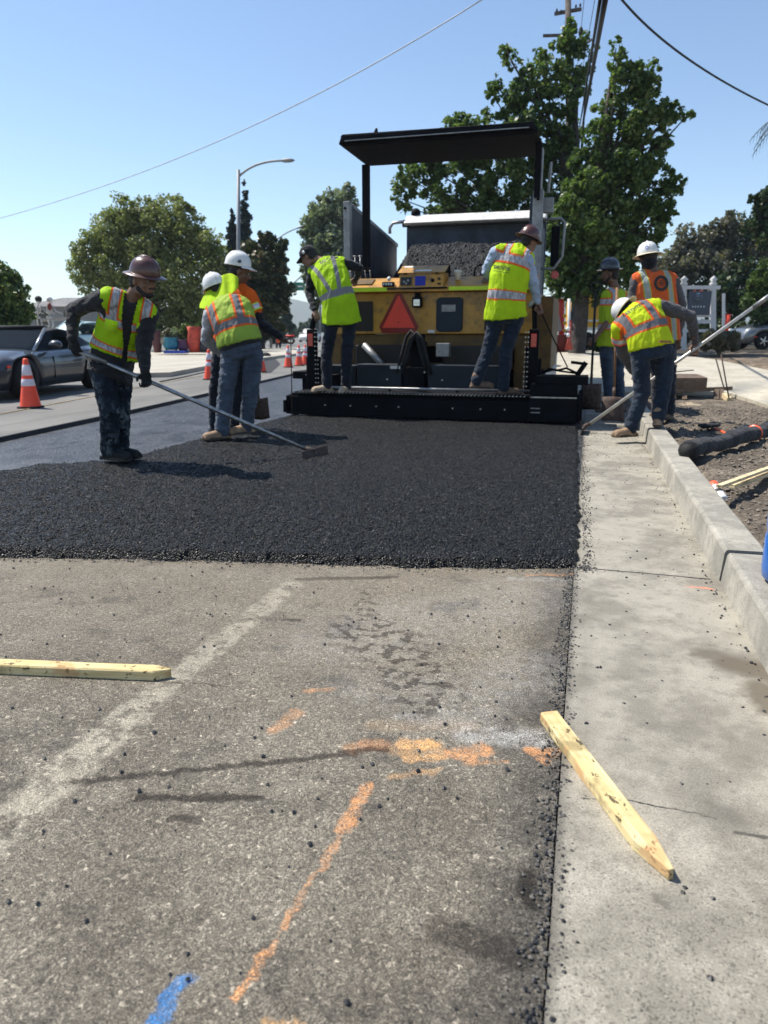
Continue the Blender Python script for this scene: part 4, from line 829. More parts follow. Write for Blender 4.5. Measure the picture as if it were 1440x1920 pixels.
def hand(mb, wr, dirv, curl, s, side=1, open_=.35):
    """palm, four fingers closing round `curl` axis direction, thumb against them"""
    d = Vector(dirv).normalized(); k = Vector(curl); k = (k - d * k.dot(d)).normalized(); nrm = d.cross(k)   # nrm: the way the fingers close
    if side < 0: nrm = -nrm
    palm = wr + d * .045 * s; mb.ell(palm, (d * .048 * s, k * .042 * s, nrm * .017 * s), 12, 8); mb.seg(wr - d * .02, wr + d * .02 * s, .027 * s, .026 * s)
    for i, (o, L) in enumerate(((-.031, .070), (-.011, .080), (.010, .075), (.030, .060))):
        b = wr + d * .082 * s + k * (o * s); a0 = open_; p = b; r = .0095 * s
        for j, fr in enumerate((.45, .32, .23)):
            ang = a0 + j * 1.05; q = p + (d * math.cos(ang) + nrm * math.sin(ang)) * (L * fr * 1.25 * s); mb.seg(p, q, r, r * .9, 8); p = q; r *= .9
        mb.seg(palm + k * o * .7 * s, b, .011 * s, .0105 * s, 8)
    tb = wr + d * .03 * s - k * .03 * s; t1 = tb + (d * .5 - k * .6 + nrm * .5).normalized() * .040 * s; t2 = t1 + (d * .6 + nrm * .9 + k * .3).normalized() * .032 * s
    mb.seg(tb, t1, .013 * s, .012 * s, 8); mb.seg(t1, t2, .0115 * s, .010 * s, 8)
def head_shape(mb, c, fwd, up, s):
    f = Vector(fwd).normalized(); u = Vector(up); u = (u - f * u.dot(f)).normalized(); r = f.cross(u)
    P_ = lambda x, y, z: c + (r * x + f * y + u * z) * s
    mb.ell(P_(0, -.012, .028), (r * .076 * s, f * .095 * s, u * .088 * s), 20, 14)
    mb.ell(P_(0, .022, -.035), (r * .062 * s, f * .068 * s, u * .078 * s), 18, 12)
    mb.ell(P_(0, .055, -.085), (r * .030 * s, f * .026 * s, u * .024 * s), 12, 8)
    mb.seg(P_(-.045, .0, -.075), P_(-.012, .06, -.09), .026 * s, .02 * s, 8); mb.seg(P_(.045, .0, -.075), P_(.012, .06, -.09), .026 * s, .02 * s, 8)
    mb.seg(P_(0, .085, .018), P_(0, .108, -.018), .011 * s, .016 * s, 8); mb.ball(P_(-.012, .094, -.022), .011 * s, 8, 6); mb.ball(P_(.012, .094, -.022), .011 * s, 8, 6)
    mb.seg(P_(-.038, .076, .034), P_(.038, .076, .034), .013 * s, .013 * s, 8); mb.seg(P_(-.02, .086, -.050), P_(.02, .086, -.050), .009 * s, .009 * s, 8); mb.seg(P_(-.017, .085, -.062), P_(.017, .085, -.062), .010 * s, .010 * s, 8)
    for q in (-1, 1):
        mb.ell(P_(q * .079, -.005, -.005), (r * .010 * s, f * .020 * s, u * .033 * s), 8, 8); mb.ell(P_(q * .045, .062, -.02), (r * .02 * s, f * .02 * s, u * .02 * s), 8, 6)
    return P_, r, f, u
HATS = {'brown': M('hard_hat_brown', (.085, .030, .022), .35, var=.2, scale=12, bump=.05, coat=.3), 'white': M('hard_hat_white', (.74, .73, .70), .35, var=.08, scale=12, bump=.03, coat=.3, dirt=((.45, .42, .36), .3)),
        'black': M('hard_hat_black', (.02, .025, .032), .3, var=.3, scale=12, bump=.03, coat=.4)}
HATIN = M('hat_brim_cream', (.58, .50, .34), .6, var=.1)
def hard_hat(par, c, fwd, up, col, s, full=True, brim=1.0, peak=False):
    f = Vector(fwd).normalized(); u = Vector(up).normalized(); f = (f - u * f.dot(u)).normalized(); r = f.cross(u); mat = HATS[col]; s *= .88 if full else .93; brim /= .92
    hb = empty('hard_hat', c); hb.parent = par; hb.matrix_parent_inverse = pmat(par).inverted()
    m = MB(); m.lathe([(.118 * s, -.01 * s), (.120 * s, .0), (.116 * s, .035 * s), (.105 * s, .075 * s), (.085 * s, .108 * s), (.055 * s, .130 * s), (.02 * s, .138 * s), (.0, .139 * s)], c, u, 32, f, 1.16)
    for dx in (0,):
        pts = [c + f * (math.cos(a) * .132 * s) + u * (math.sin(a) * .136 * s + .004) for a in np.linspace(.25, math.pi - .25, 14)]; m.tube(pts, .011 * s, 8)
    m.build('shell', mat, hb, True)
    m = MB(); br = .158 * s * brim
    if full: m.lathe([(.112 * s, .002), (br * .85, -.012 * s), (br, -.022 * s), (br * 1.004, -.026 * s), (br * .85, -.018 * s), (.112 * s, -.006)], c, u, 36, f, 1.10)
    else:
        vs = []; n = 17
        for i in range(n):
            a = lerp(-1.2, 1.2, i / (n - 1)); dr = f * math.cos(a) * 1.16 + r * math.sin(a); L = .115 + .065 * math.cos(a) ** 1.2 if abs(a) < 1.57 else .115
            vs += [c + dr * (.112 * s), c + dr * (L * s) - u * (.022 * s), c + dr * (L * s) - u * (.028 * s), c + dr * (.112 * s) - u * .01]
        m.smooth = True; m.add(vs, [(4 * i + j, 4 * i + (j + 1) % 4, 4 * i + 4 + (j + 1) % 4, 4 * i + 4 + j) for i in range(n - 1) for j in range(4)]); m.lathe([(.119 * s, .0), (.124 * s, -.008 * s), (.119 * s, -.014 * s)], c, u, 32, f, 1.16)
    m.build('brim', HATIN if (col == 'white' and full) else mat, hb, True)
    m = MB(); m.lathe([(.098 * s, .02 * s), (.104 * s, -.004), (.100 * s, -.03 * s), (.094 * s, -.004)], c, u, 24, f, 1.12); m.build('suspension_band', BLK2, hb, True)
def boot(par, ank, toe, mat, s, flatten=True, tilt=0):
    d = toe - ank; d.z = d.z if tilt else 0; L = .27 * s; d.normalize(); r = d.cross(UX).normalized(); u = r.cross(d); base = ank - UX * (.085 * s) if not tilt else ank - u * .085 * s
    m = MB(); m.seg(ank + UX * .06, ank - u * .03 * s, .052 * s, .050 * s); m.ell(base + d * .02 * s + u * .045 * s, (d * .095 * s, r * .047 * s, u * .05 * s)); m.ell(base + d * .13 * s + u * .035 * s, (d * .085 * s, r * .050 * s, u * .042 * s)); m.seg(base + u * .05 * s, base + d * .12 * s + u * .036 * s, .048 * s, .042 * s)
    b_ = base - d * .075 * s; m.beam(b_ + u * .018, b_ + d * .28 * s + u * .018, .085 * s, .03)
    me = remesh(m, .009, 3); bo = link('boot', me, par, True); me.materials.append(mat)
    so = MB().prism([(-.075 * s, -.04 * s), (.02 * s, -.042 * s), (.12 * s, -.05 * s), (.19 * s, -.035 * s), (.208 * s, 0), (.19 * s, .035 * s), (.12 * s, .05 * s), (.02 * s, .042 * s), (-.075 * s, .04 * s)], 'z', 0, 1, lambda a, b, z: tuple(base + d * a + r * b + u * (z * .024 - .003)))
    so.build('sole', SOLE, bo, True)
def lettering_px(me_target, s, p0, p1, capm, mat, par, lines=False, name='lettering'):
    """flat print on the garment: text laid from p0 to p1 (photo pixels) and pressed onto the cloth"""
    co = coords(me_target); bvh = BVHTree.FromPolygons([Vector(v) for v in co], [tuple(p.vertices) for p in me_target.polygons]); tm = text_mesh(s, 1.0, .02)
    tc = coords(tm); x0, x1 = tc[:, 0].min(), tc[:, 0].max(); w = x1 - x0; d = Vector((p1[0] - p0[0], p1[1] - p0[1])); L = d.length; nx = Vector((d.y, -d.x)) / L; V = [Vector(v) for v in tc]; Fs = [tuple(p.vertices) for p in tm.polygons]
    if lines:
        for yy in (.95, -.75):
            b = len(V)
            for k in range(13): V += [Vector((x0 + w * k / 12, yy, 0)), Vector((x0 + w * k / 12, yy + .07, 0))]
            Fs += [(b + 2 * k, b + 2 * k + 2, b + 2 * k + 3, b + 2 * k + 1) for k in range(12)]
    O = Vector((0, 0, CH)); out = []; last = None
    for v in V:
        px = p0[0] + d.x * (v.x - x0) / w + nx.x * v.y * capm; py = p0[1] + d.y * (v.x - x0) / w + nx.y * v.y * capm
        x, fw, up = ray(px, py); dr = (RX * x + FX * fw + UX * up).normalized(); h = bvh.ray_cast(O, dr); q = h[0] if h[0] is not None else (last or O + dr * 7); last = q; out.append(q - dr * .006 + (h[1] * 0 if h[1] is not None else Vector()))
    me = bpy.data.meshes.new(name); me.from_pydata([tuple(v) for v in out], [], Fs); me.materials.append(mat); return link(name, me, par, True)

def person(label, D, J, front, hf, hu, s=1.0, skin=SKIN, shirt=None, pants=None, vest=None, boots=None, sleeve='long', group=None, torsow=1.0, hat=None, hatc=None, hatu=None, hatf=None, full=True, handdir=None, vesth=(-.12, 1.02), shirth=-.02, sleeve_vest='', gloves=False, pose='', beard=False, vgap=None, legw=1.0, curl=None, open_=.5, boottilt=(0, 0), cap=False, hairy=True, armw=1.0, flare=.0, belt=False):
    A = {k: at(v[0], v[1], D + (v[2] if len(v) > 2 else 0)) for k, v in J.items()}; A['front'] = Vector(front); A['s'] = s
    zf = min(A['aL'].z, A['aR'].z); root = empty('person', (A['pel'].x, A['pel'].y, zf - .09), 0, label, 'person', group)
    tw = torsow
    secs = [(-.12, .13 * tw, .095), (-.02, .165 * tw, .115), (.12, .165 * tw, .12), (.35, .15 * tw, .11), (.6, .168 * tw, .12), (.78, .180 * tw, .118), (.90, .17 * tw, .10), (.97, .11, .08), (1.02, .06, .055)]
    # skin
    m = MB(); torso(m, A, secs, -.012); fwd = Vector(hf).normalized()
    m.seg(A['nk'] - (A['head'] - A['nk']).normalized() * .05, A['head'] - (A['head'] - A['nk']).normalized() * .02, .060 * s, .055 * s)
    HP = head_shape(m, A['head'], hf, hu, s * 1.02); P_, r, f, u = HP
    for q in 'LR':
        if 'e' + q not in A: continue
        m.seg(A['s' + q], A['e' + q], .050 * s * armw, .042 * s * armw); m.seg(A['e' + q], A['w' + q], .041 * s * armw, .029 * s)
        dd = (A['w' + q] - A['e' + q]).normalized(); hd = (handdir or {}).get(q, dd); cu = (curl or {}).get(q, RX)
        if not gloves: hand(m, A['w' + q] + dd * .015, hd, cu, s, 1 if q == 'R' else -1, open_)
        m.seg(A['h' + q], A['k' + q], .075 * s, .052 * s); m.seg(A['k' + q], A['a' + q], .05 * s, .036 * s)
    me = remesh(m, .0085, 3); me.materials.append(skin); link('body', me, root, True)
    # eyes and hair
    for q in (-1, 1):
        e_ = MB().ball(P_(q * .031, .082, .012), .0125 * s, 10, 8).build('eye', EYEW, root, True); MB().ball(P_(q * .031, .0905, .012), .0062 * s, 8, 6).build('iris', INK, e_, True)
    if hairy:
        m = MB(); m.ell(P_(0, -.024, .030), (r * .083 * s, f * .092 * s, u * .090 * s), 18, 12); m.ell(P_(0, -.050, -.02), (r * .074 * s, f * .055 * s, u * .065 * s), 14, 10); hm = m.build('hair', HAIR, root, True)
    if beard:
        m = MB(); m.ell(P_(0, .062, -.088), (r * .036 * s, f * .030 * s, u * .028 * s), 12, 8); m.seg(P_(-.026, .094, -.040), P_(.026, .094, -.040), .008, .008, 8)
        for q in (-1, 1): m.seg(P_(q * .058, .015, -.05), P_(q * .035, .055, -.088), .020, .020, 8)
        me = remesh(m, .006, 2); wrinkle(me, .003, (60, 60, 60)); me.materials.append(HAIR); link('beard', me, root, True)
    # trousers
    if pants:
        m = MB(); torso(m, A, [(-.14, .14 * tw, .105), (-.02, .17 * tw, .122), (.08, .168 * tw, .122), (.13, .162 * tw, .118)], .022)
        for q in 'LR':
            m.seg(A['h' + q], A['k' + q], (.088 * legw) * s, .070 * s * legw); al = A['a' + q] + (A['k' + q] - A['a' + q]).normalized() * .02; m.seg(A['k' + q], al, .070 * s * legw, .062 * s * legw); m.seg(al, al - UX * .03, .064 * s * legw, .060 * s * legw)
            m.ell(A['h' + q].lerp(A['pel'], .35) - A['front'] * .05 * s, (RX * .08 * s, FX * .08 * s, UX * .085 * s))
        me = remesh(m, .011, 5); wrinkle(me, .012, (5, 5, 13), D); wrinkle(me, .006, (18, 18, 28), D + 2); me.materials.append(pants); link('trousers', me, root, True)
    # shirt
    if shirt:
        m = MB(); torso(m, A, [(shirth, .165 * tw, .118)] + [x for x in secs[1:] if x[0] > shirth] , .030 if shirth < -.1 else .004)
        for q in 'LR':
            if 'e' + q not in A: continue
            if sleeve == 'long': m.seg(A['s' + q], A['e' + q], .066 * s * armw, .055 * s * armw); m.seg(A['e' + q], A['w' + q], .055 * s * armw, .040 * s)
            elif sleeve == 'short': m.seg(A['s' + q], A['s' + q].lerp(A['e' + q], .5), .068 * s, .066 * s)
            m.seg(A['s' + q], A['nk'].lerp(A['s' + q], .4), .066 * s, .055 * s)
        me = remesh(m, .011, 5); wrinkle(me, .014, (7, 7, 12), D + 9); wrinkle(me, .005, (20, 20, 26), D + 4); me.materials.append(shirt); link('shirt', me, root, True)
    if belt:
        m = MB(); torso(m, A, [(.055, .168 * tw, .122), (.115, .166 * tw, .121)], .030, 28); me = remesh(m, .009, 2); me.materials.append(BLK2); link('belt', me, root, True)
    vme = None
    if vest:
        h0, h1 = vesth; m = MB(); S = [(h0, (.185 + flare) * tw, .14 + flare), (h0 + .1, (.182 + flare * .6) * tw, .137 + flare * .6), (.3, .176 * tw, .132), (.55, .182 * tw, .136), (.76, .185 * tw, .134), (.88, .180 * tw, .118), (.97, .125, .09), (h1 + .02, .075, .07)]
        torso(m, A, S, .024, 28)
        for q in 'LR':
            if sleeve_vest and q in sleeve_vest: m.seg(A['s' + q], A['s' + q].lerp(A['e' + q], .45), .088 * s, .082 * s)
            m.seg(A['s' + q].lerp(A['nk'], .16), A['nk'].lerp(A['s' + q], .42), .086 * s, .074 * s)
        vme = remesh(m, .010, 4); wrinkle(vme, .020, (9, 9, 2.2), D + 5, lo=-.15); wrinkle(vme, .005, (24, 24, 7), D + 7, lo=-.3); tcv = tcoords(vme, A)
        if vgap:
            import bmesh
            bm = bmesh.new(); bm.from_mesh(vme); bm.verts.ensure_lookup_table(); dl = [v for v in bm.verts if tcv[v.index, 1] > .02 and abs(tcv[v.index, 0] - vgap[0]) < vgap[1] + vgap[2] * max(0, tcv[v.index, 2] - .45)]
            dl += [v for v in bm.verts if tcv[v.index, 2] > 1.14]
            bmesh.ops.delete(bm, geom=list(set(dl)), context='VERTS'); bm.to_mesh(vme); bm.free()
        vme.materials.append(vest); link('vest', vme, root, True)
    for q, i in (('L', 0), ('R', 1)):
        boot(root, A['a' + q], A['t' + q], boots or BLK2, s, tilt=boottilt[i])
    if gloves:
        for q in 'LR':
            m = MB(); dd = (A['w' + q] - A['e' + q]).normalized(); hand(m, A['w' + q] + dd * .0, (handdir or {}).get(q, dd), (curl or {}).get(q, RX), s * 1.12, 1 if q == 'R' else -1, open_); m.seg(A['w' + q] - dd * .05, A['w' + q], .040, .036)
            me = remesh(m, .007, 2); me.materials.append(GLOVE); link('glove', me, root, True)
    if hat:
        uu = Vector(hatu if hatu else hu); ff = Vector(hatf if hatf else hf); hard_hat(root, at(*hatc[:2], D + hatc[2]) if hatc else P_(0, 0, .055), ff, uu, hat, s, full)
    if cap:
        m = MB(); m.lathe([(.098 * s, -.02), (.100 * s, .02), (.09 * s, .06), (.06 * s, .088), (.0, .098)], P_(0, -.005, .045), u, 24, f, 1.08); ff = P_(0, .09, .045)
        m.add([P_(-.07, .075, .05), P_(.07, .075, .05), P_(.055, .165, .035), (P_(0, .185, .04)), P_(-.055, .165, .035), P_(-.07, .075, .045), P_(.07, .075, .045), P_(.055, .165, .03), P_(0, .185, .035), P_(-.055, .165, .03)], [(0, 1, 2, 3, 4), (9, 8, 7, 6, 5), (1, 6, 7, 2), (2, 7, 8, 3), (3, 8, 9, 4), (4, 9, 5, 0)])
        m.build('cap', cloth('black_cap', (.012, .013, .016)), root, True)
        MB().lathe([(.0, 0), (.022, 0), (.020, .006), (0, .006)], P_(-.105, -.01, .05), -r, 12).build('cap_badge', SLVR, root, True)
    return root, A, vme, P_

LIMEV = (.50, .80, .012); ORA = (.95, .15, .015)
V1 = vestmat('lime_vest_two_bands', LIMEV, 'two'); V4 = vestmat('lime_vest_hoop', LIMEV, 'hoop'); V8 = vestmat('yellow_vest_bands', (.70, .85, .015), 'class3'); V7 = vestmat('orange_vest', (.90, .16, .04), 'straps', (.55, .65, .05))
V3 = vestmat('orange_lime_vest', ORA, 'shoulder', base2=(.95, .15, .015)); V2 = vestmat('faded_lime_vest', (.42, .58, .08), 'class3'); 
def camo(name):
    t = NT(name); p = t.pos(); sn = t.vm('SNAP', p, (.018, .018, .018)); n = t.noise(sn, 8, 3, .7); n2 = t.noise(sn, 17, 2, .6)
    c = t.ramp(n, [(0, (.012, .016, .024)), (.45, (.02, .028, .04)), (.55, (.05, .065, .08)), (.62, (.11, .13, .14))], 'CONSTANT'); c = t.mix(t.ma('GREATER_THAN', n2, .6), c, (.008, .01, .014)); t.set(Base_Color=c, Roughness=.9, Specular_IOR_Level=.15); t.bump(t.noise(t.vm('MULTIPLY', p, (14, 14, 28)), 1, 5), .5, .02); return t.m
CAMO = camo('dark_camouflage'); JEAN = cloth('blue_jeans', (.035, .058, .095), .3); JEAN2 = cloth('grey_blue_jeans', (.065, .085, .12), .3); DENIM = cloth('dark_denim', (.014, .024, .042), .35); NAVYC = cloth('navy_trousers', (.012, .016, .026), .3)
CHAR = cloth('charcoal_shirt', (.024, .023, .026)); BLKC = cloth('black_shirt', (.012, .013, .017)); GRYS = cloth('grey_shirt', (.38, .39, .41)); LTBL = cloth('light_blue_shirt', (.34, .42, .55)); DGREY = cloth('dark_grey_shirt', (.085, .08, .085))
TAN = M('tan_boot_leather', (.30, .19, .11), .75, var=.25, scale=14, bump=.4, dirt=((.10, .07, .05), .5)); TAN2 = M('dusty_boot_leather', (.42, .32, .22), .8, var=.25, scale=14, bump=.4); BRBT = M('brown_boot_leather', (.16, .10, .065), .8, var=.3, scale=14, bump=.4, dirt=((.03, .025, .02), .6))
# the pixel triples below are joints: photo pixel x, y and metres behind (+) or before (-) the figure's own distance
p1, A1, v1, H1 = person('worker in brown full-brim hard hat and camouflage trousers raking at the left', 6.0, dict(
    pel=(207, 684, 0), mid=(228, 625, .06), nk=(247, 560, -.16), hL=(190, 692, -.07), hR=(226, 692, .09), kL=(207, 770, -.12), kR=(226, 768, .05), aL=(205, 842, -.02), aR=(226, 838, .12), tL=(260, 852, -.12), tR=(275, 848, .0),
    sL=(196, 560, -.24), sR=(280, 590, -.10), eL=(137, 582, -.10), eR=(268, 648, -.16), wL=(136, 636, -.22), wR=(272, 694, -.26), head=(268, 528, -.20)),
    cv(.62, -.72, .1), cv(.86, -.45, -.16), cv(.15, -.1, 1), s=1.0, shirt=CHAR, pants=CAMO, vest=V1, boots=BLK2, gloves=True, hat='brown', hatc=(272, 512, -.20), hatu=cv(.20, -.16, 1), hatf=cv(1, -.3, 0), beard=True, legw=1.18, vesth=(.17, 1.0), shirth=-.2, armw=1.12, vgap=(-.01, .016, .05),
    handdir={'L': cv(.25, 0, -1), 'R': cv(.1, -.1, -1)}, curl={'L': cv(1, -.1, -.5), 'R': cv(1, -.1, -.45)}, open_=.7, torsow=1.02)
# rake of worker 1
RAKEM = M('alloy_pole', (.33, .34, .35), .35, .8, var=.3, scale=20, bump=.1, dirt=((.08, .07, .06), .5))
def lute(a, b, tip, label, hw=.30, grip=None, pole=RAKEM, r=.016):
    t_ = empty('asphalt_lute', b, 0, label, 'lute'); MB().tube([a, a.lerp(b, .5) + UX * 0, b], r, 12).build('pole', pole, t_, True)
    MB().tube([a, a.lerp(b, .10)], r * 1.25, 12).build('grip', STEEL, t_, True)
    d = (b - a).normalized(); hx = Vector(tip).normalized(); n = hx.cross(UX).normalized()
    bl = MB().beam(b - hx * hw - UX * .01, b + hx * hw - UX * .01, .012, .11, UX * .8 + d * -.5); o = bl.build('blade', RUST, t_, True, .003)
    MB().tube([b - d * .10 , b + d * .0 + UX * .02], .022, 10).build('socket', RUST, t_, True); return t_
pa_ = at(150, 659, 5.80); pb_ = gnd(592, 850, .07)
lute(pa_, pb_, cv(.45, .9, 0), 'long asphalt lute held by the worker in camouflage trousers', .20, r=.017)
for k in range(1): pass
m = MB().beam(at(196, 640, 5.93) , at(203, 700, 5.93), .05, .03); m.build('radio', BLK2, p1, True)
tube_ = MB().tube([at(150, 662, 5.8), at(166, 676, 5.85), at(172, 700, 5.85), at(184, 712, 5.9)], .004, 6); tag(tube_.build('wire_cord', SLVR), 'thin pale cord hanging from the gloved hand at the lute grip', 'cord')
for i, (x, y, sc) in enumerate(((212, 592, 1), (262, 612, .8))):
    pass
def pocket(par, vme, px, py, w, h, mat, flap=True):
    co = coords(vme); bvh = BVHTree.FromPolygons([Vector(v) for v in co], [tuple(p.vertices) for p in vme.polygons]); O = Vector((0, 0, CH)); m = MB(); n = 7; g = []
    for j in range(n):
        for i in range(n):
            x = px + w * (i / (n - 1) - .5) + (j / (n - 1) - .5) * -3; y = py + h * (j / (n - 1) - .5) + (i / (n - 1) - .5) * 6; rx, fw, up = ray(x, y); d = (RX * rx + FX * fw + UX * up).normalized(); hh = bvh.ray_cast(O, d)
            q = hh[0] if hh[0] is not None else O + d * 5.9; b = 1 - max(abs(i / (n - 1) - .5), abs(j / (n - 1) - .5)) * 2; g.append(q - d * (.003 + .014 * min(1, b * 3)))
    m.smooth = True; m.add(g, [(j * n + i, j * n + i + 1, (j + 1) * n + i + 1, (j + 1) * n + i) for j in range(n - 1) for i in range(n - 1)]); o = m.build('pocket', mat, par, True)
    return o
LIMP = cloth('lime_pocket', LIMEV, .15)
pocket(p1, v1, 208, 610, 25, 20, LIMP); pocket(p1, v1, 264, 614, 16, 14, LIMP)
lettering_px(v1, '- - - -', (203, 585), (232, 588), 3.0, INK, p1)

p2, A2, v2, H2 = person('worker bent forward in faded lime vest with lime neck shade under his white hard hat', 7.35, dict(
    pel=(453, 655, 0), mid=(440, 608, -.02), nk=(426, 566, .26), hL=(434, 665, 0), hR=(474, 663, .02), kL=(424, 735, -.04), kR=(470, 735, .02), aL=(416, 806, -.06), aR=(462, 796, .08), tL=(380, 822, -.20), tR=(448, 806, .02),
    sL=(395, 590, .26), sR=(462, 586, .26), eL=(387, 636, .32), eR=(478, 640, .40), wL=(412, 662, .50), wR=(470, 680, .5), head=(406, 540, .42)),
    cv(-.25, .8, -.5), cv(-.35, .8, -.4), cv(-.3, .1, 1), s=1.03, shirt=GRYS, pants=JEAN2, vest=V2, boots=TAN, legw=1.16, hat='white', hatc=(402, 536, .42), hatu=cv(-.34, .05, .95), full=False, torsow=1.05, vesth=(.12, 1.0), armw=1.12, belt=True)
# neck shade: cloth draped from the hat over the shoulders
m = MB(); n = 14; arc = []
for i in range(n):
    t_ = i / (n - 1); x = lerp(374, 447, t_); y0 = np.interp(t_, [0, .2, .5, .8, 1], [572, 540, 518, 511, 520]); y1 = np.interp(t_, [0, .2, .5, .8, 1], [578, 580, 570, 552, 540])
    for j in range(6):
        w = j / 5; arc.append(at(x + (1 - abs(2 * t_ - 1)) * 4 * w, lerp(y0, y1, w), 7.35 + .34 - .22 * math.sin(math.pi * t_) * w + .10 * (1 - w) + .04 * math.sin(t_ * 19)))
m.smooth = True; m.add(arc, [(i * 6 + j, i * 6 + j + 1, (i + 1) * 6 + j + 1, (i + 1) * 6 + j) for i in range(n - 1) for j in range(5)])
o = m.build('neck_shade', cloth('lime_shade', (.62, .85, .02), .08, .5, trans=.45), p2, True); sd = o.modifiers.new('s', 'SOLIDIFY'); sd.thickness = .004; sb = o.modifiers.new('u', 'SUBSURF'); sb.levels = 1; sb.render_levels = 1

p3, A3, v3, H3 = person('worker in white hard hat and orange shoulder vest reaching right behind the bent man', 7.95, dict(
    pel=(432, 655, .05), mid=(436, 600, 0), nk=(447, 540, 0), hL=(414, 662, 0), hR=(450, 662, .1), kL=(404, 735, .1), kR=(446, 735, .15), aL=(403, 800, .15), aR=(441, 798, .18), tL=(430, 806, .15), tR=(470, 804, .18),
    sL=(428, 552, .12), sR=(466, 556, -.08), eL=(425, 610, .25), eR=(488, 606, -.08), wL=(440, 650, .2), wR=(526, 632, -.14), head=(450, 510, -.02)),
    cv(.9, -.1, 0), cv(.9, .15, -.38), cv(.3, 0, 1), s=1.06, skin=SKIN2, shirt=BLKC, pants=NAVYC, vest=V3, boots=BLK2, hat='white', hatc=(446, 497, -.02), hatu=cv(.18, 0, 1), hatf=cv(1, .1, -.1), full=False, vesth=(.05, 1.0), sleeve_vest='LR', handdir={'R': cv(.8, 0, -.6)}, curl={'R': cv(0, 1, 0)})
def sleeve_band(A, q, par, edge, r=.086):
    a, b = A['s' + q].lerp(A['e' + q], .34), A['s' + q].lerp(A['e' + q], .50); d = (b - a).normalized(); L = (b - a).length
    MB().lathe([(r, 0), (r * 1.02, .003), (r * 1.0, L), (r * .98, L + .003)], a, d, 24).build('sleeve_band', SLVR, par, True)
    for z in (-.012, L): MB().lathe([(r * 1.0, z), (r * 1.02, z + .002), (r * 1.01, z + .014), (r * .98, z + .016)], a, d, 24).build('band_edge', edge, par, True)
sleeve_band(A3, 'R', p3, LIME)
tag(MB().cyl(at(545, 628, 8.3), at(548, 778, 9.0), .006, n=8).build('measuring_rod', RUST), 'thin measuring rod standing at the left end of the screed', 'rod')
tag(MB().cyl(at(536, 630, 8.3), at(552, 630, 8.3), .011, n=8).build('rod_flag', REDO), 'small orange flag mark at the top of the measuring rod', 'flag')
def shovel(top, bot, label, bw=.24, bh=.30, wood=None, fac=None, square=True, dgrip=True):
    t_ = empty('shovel', bot, 0, label, 'shovel'); d = (bot - top).normalized(); r = Vector(fac or RX); r = (r - d * r.dot(d)).normalized(); f = r.cross(d)
    sock = bot - d * bh; MB().tube([top, sock - d * .05], .016, 10).build('shaft', wood or BLK2, t_, True); MB().tube([sock - d * .12, sock + d * .04 + f * .01], [.02, .014], 10).build('socket', RUST, t_, True)
    n = 7; g = []
    for j in range(6):
        for i in range(n):
            u_ = i / (n - 1) - .5; q = sock + d * (bh * j / 5) + r * (u_ * bw * (1 - (0 if square else .9 * max(0, j / 5 - .45) ** 1.5))) + f * (-.045 * (1 - (2 * u_) ** 2) + .02); g.append(q)
    m = MB(); m.smooth = True; m.add(g, [(j * n + i, j * n + i + 1, (j + 1) * n + i + 1, (j + 1) * n + i) for j in range(5) for i in range(n - 1)]); o = m.build('blade', RUST, t_, True); sd = o.modifiers.new('s', 'SOLIDIFY'); sd.thickness = .005
    if dgrip: MB().tube([top, top - d * .04 + r * .06, top - d * .12 + r * .06, top - d * .12 - r * .06, top - d * .04 - r * .06, top], .012, 8).build('d_grip', BLK2, t_, True)
    return t_
shovel(at(478, 690, 8.1), at(489, 785, 8.3), 'square shovel standing behind the bent worker in grey-blue jeans', .20, .26, dgrip=False)

p4, A4, v4, H4 = person('worker in black cap and lime vest with grey hoop on the paver walkway', 9.62, dict(
    pel=(640, 598, 0), mid=(636, 545, -.10), nk=(606, 492, .20), hL=(622, 605, 0), hR=(656, 605, 0), kL=(612, 668, 0), kR=(650, 668, 0), aL=(613, 722, 0), aR=(649, 724, .05), tL=(580, 728, -.12), tR=(640, 732, -.12),
    sL=(586, 514, .22), sR=(645, 494, .16), eL=(580, 548, .22), eR=(674, 503, .30), wL=(590, 580, .05), wR=(668, 520, .52), head=(580, 482, .26)),
    cv(-.4, .85, -.3), cv(-.75, .35, -.55), cv(-.5, .2, .85), s=1.04, shirt=BLKC, pants=NAVYC, vest=V4, boots=TAN2, cap=True, torsow=1.06, legw=1.05, vesth=(-.06, 1.0), flare=.03, armw=1.05)
lettering_px(v4, 'EARTHTEK', (600, 493), (634, 480), 8.5, INK, p4, True)
p5, A5, v5, H5 = person('worker in brown hard hat and light blue sleeves on the right of the paver walkway', 9.05, dict(
    pel=(948, 592, 0), mid=(945, 530, -.06), nk=(975, 466, .10), hL=(931, 598, 0), hR=(967, 598, 0), kL=(916, 655, .06), kR=(948, 660, 0), aL=(893, 714, .02), aR=(944, 726, 0), tL=(897, 740, .02), tR=(975, 734, .05),
    sL=(930, 474, .06), sR=(988, 486, -.02), eL=(912, 508, .22), eR=(1000, 532, .0), wL=(935, 532, .40), wR=(1008, 566, .06), head=(991, 455, .12)),
    cv(.25, .9, -.25), cv(.75, .45, -.5), cv(.35, .1, .9), s=1.06, shirt=LTBL, pants=DENIM, vest=vestmat('lime_vest_bands_back', (.58, .84, .012), 'two'), boots=BRBT, hat='brown', hatc=(993, 444, .12), hatu=cv(.38, .05, 1), hatf=cv(1, .4, -.3), torsow=1.10, legw=1.10, vesth=(-.04, 1.0), flare=.02, armw=1.12, boottilt=(0, 0))
lettering_px(v5, 'EARTHTEK', (926, 500), (957, 505), 10.0, INK, p5, True)
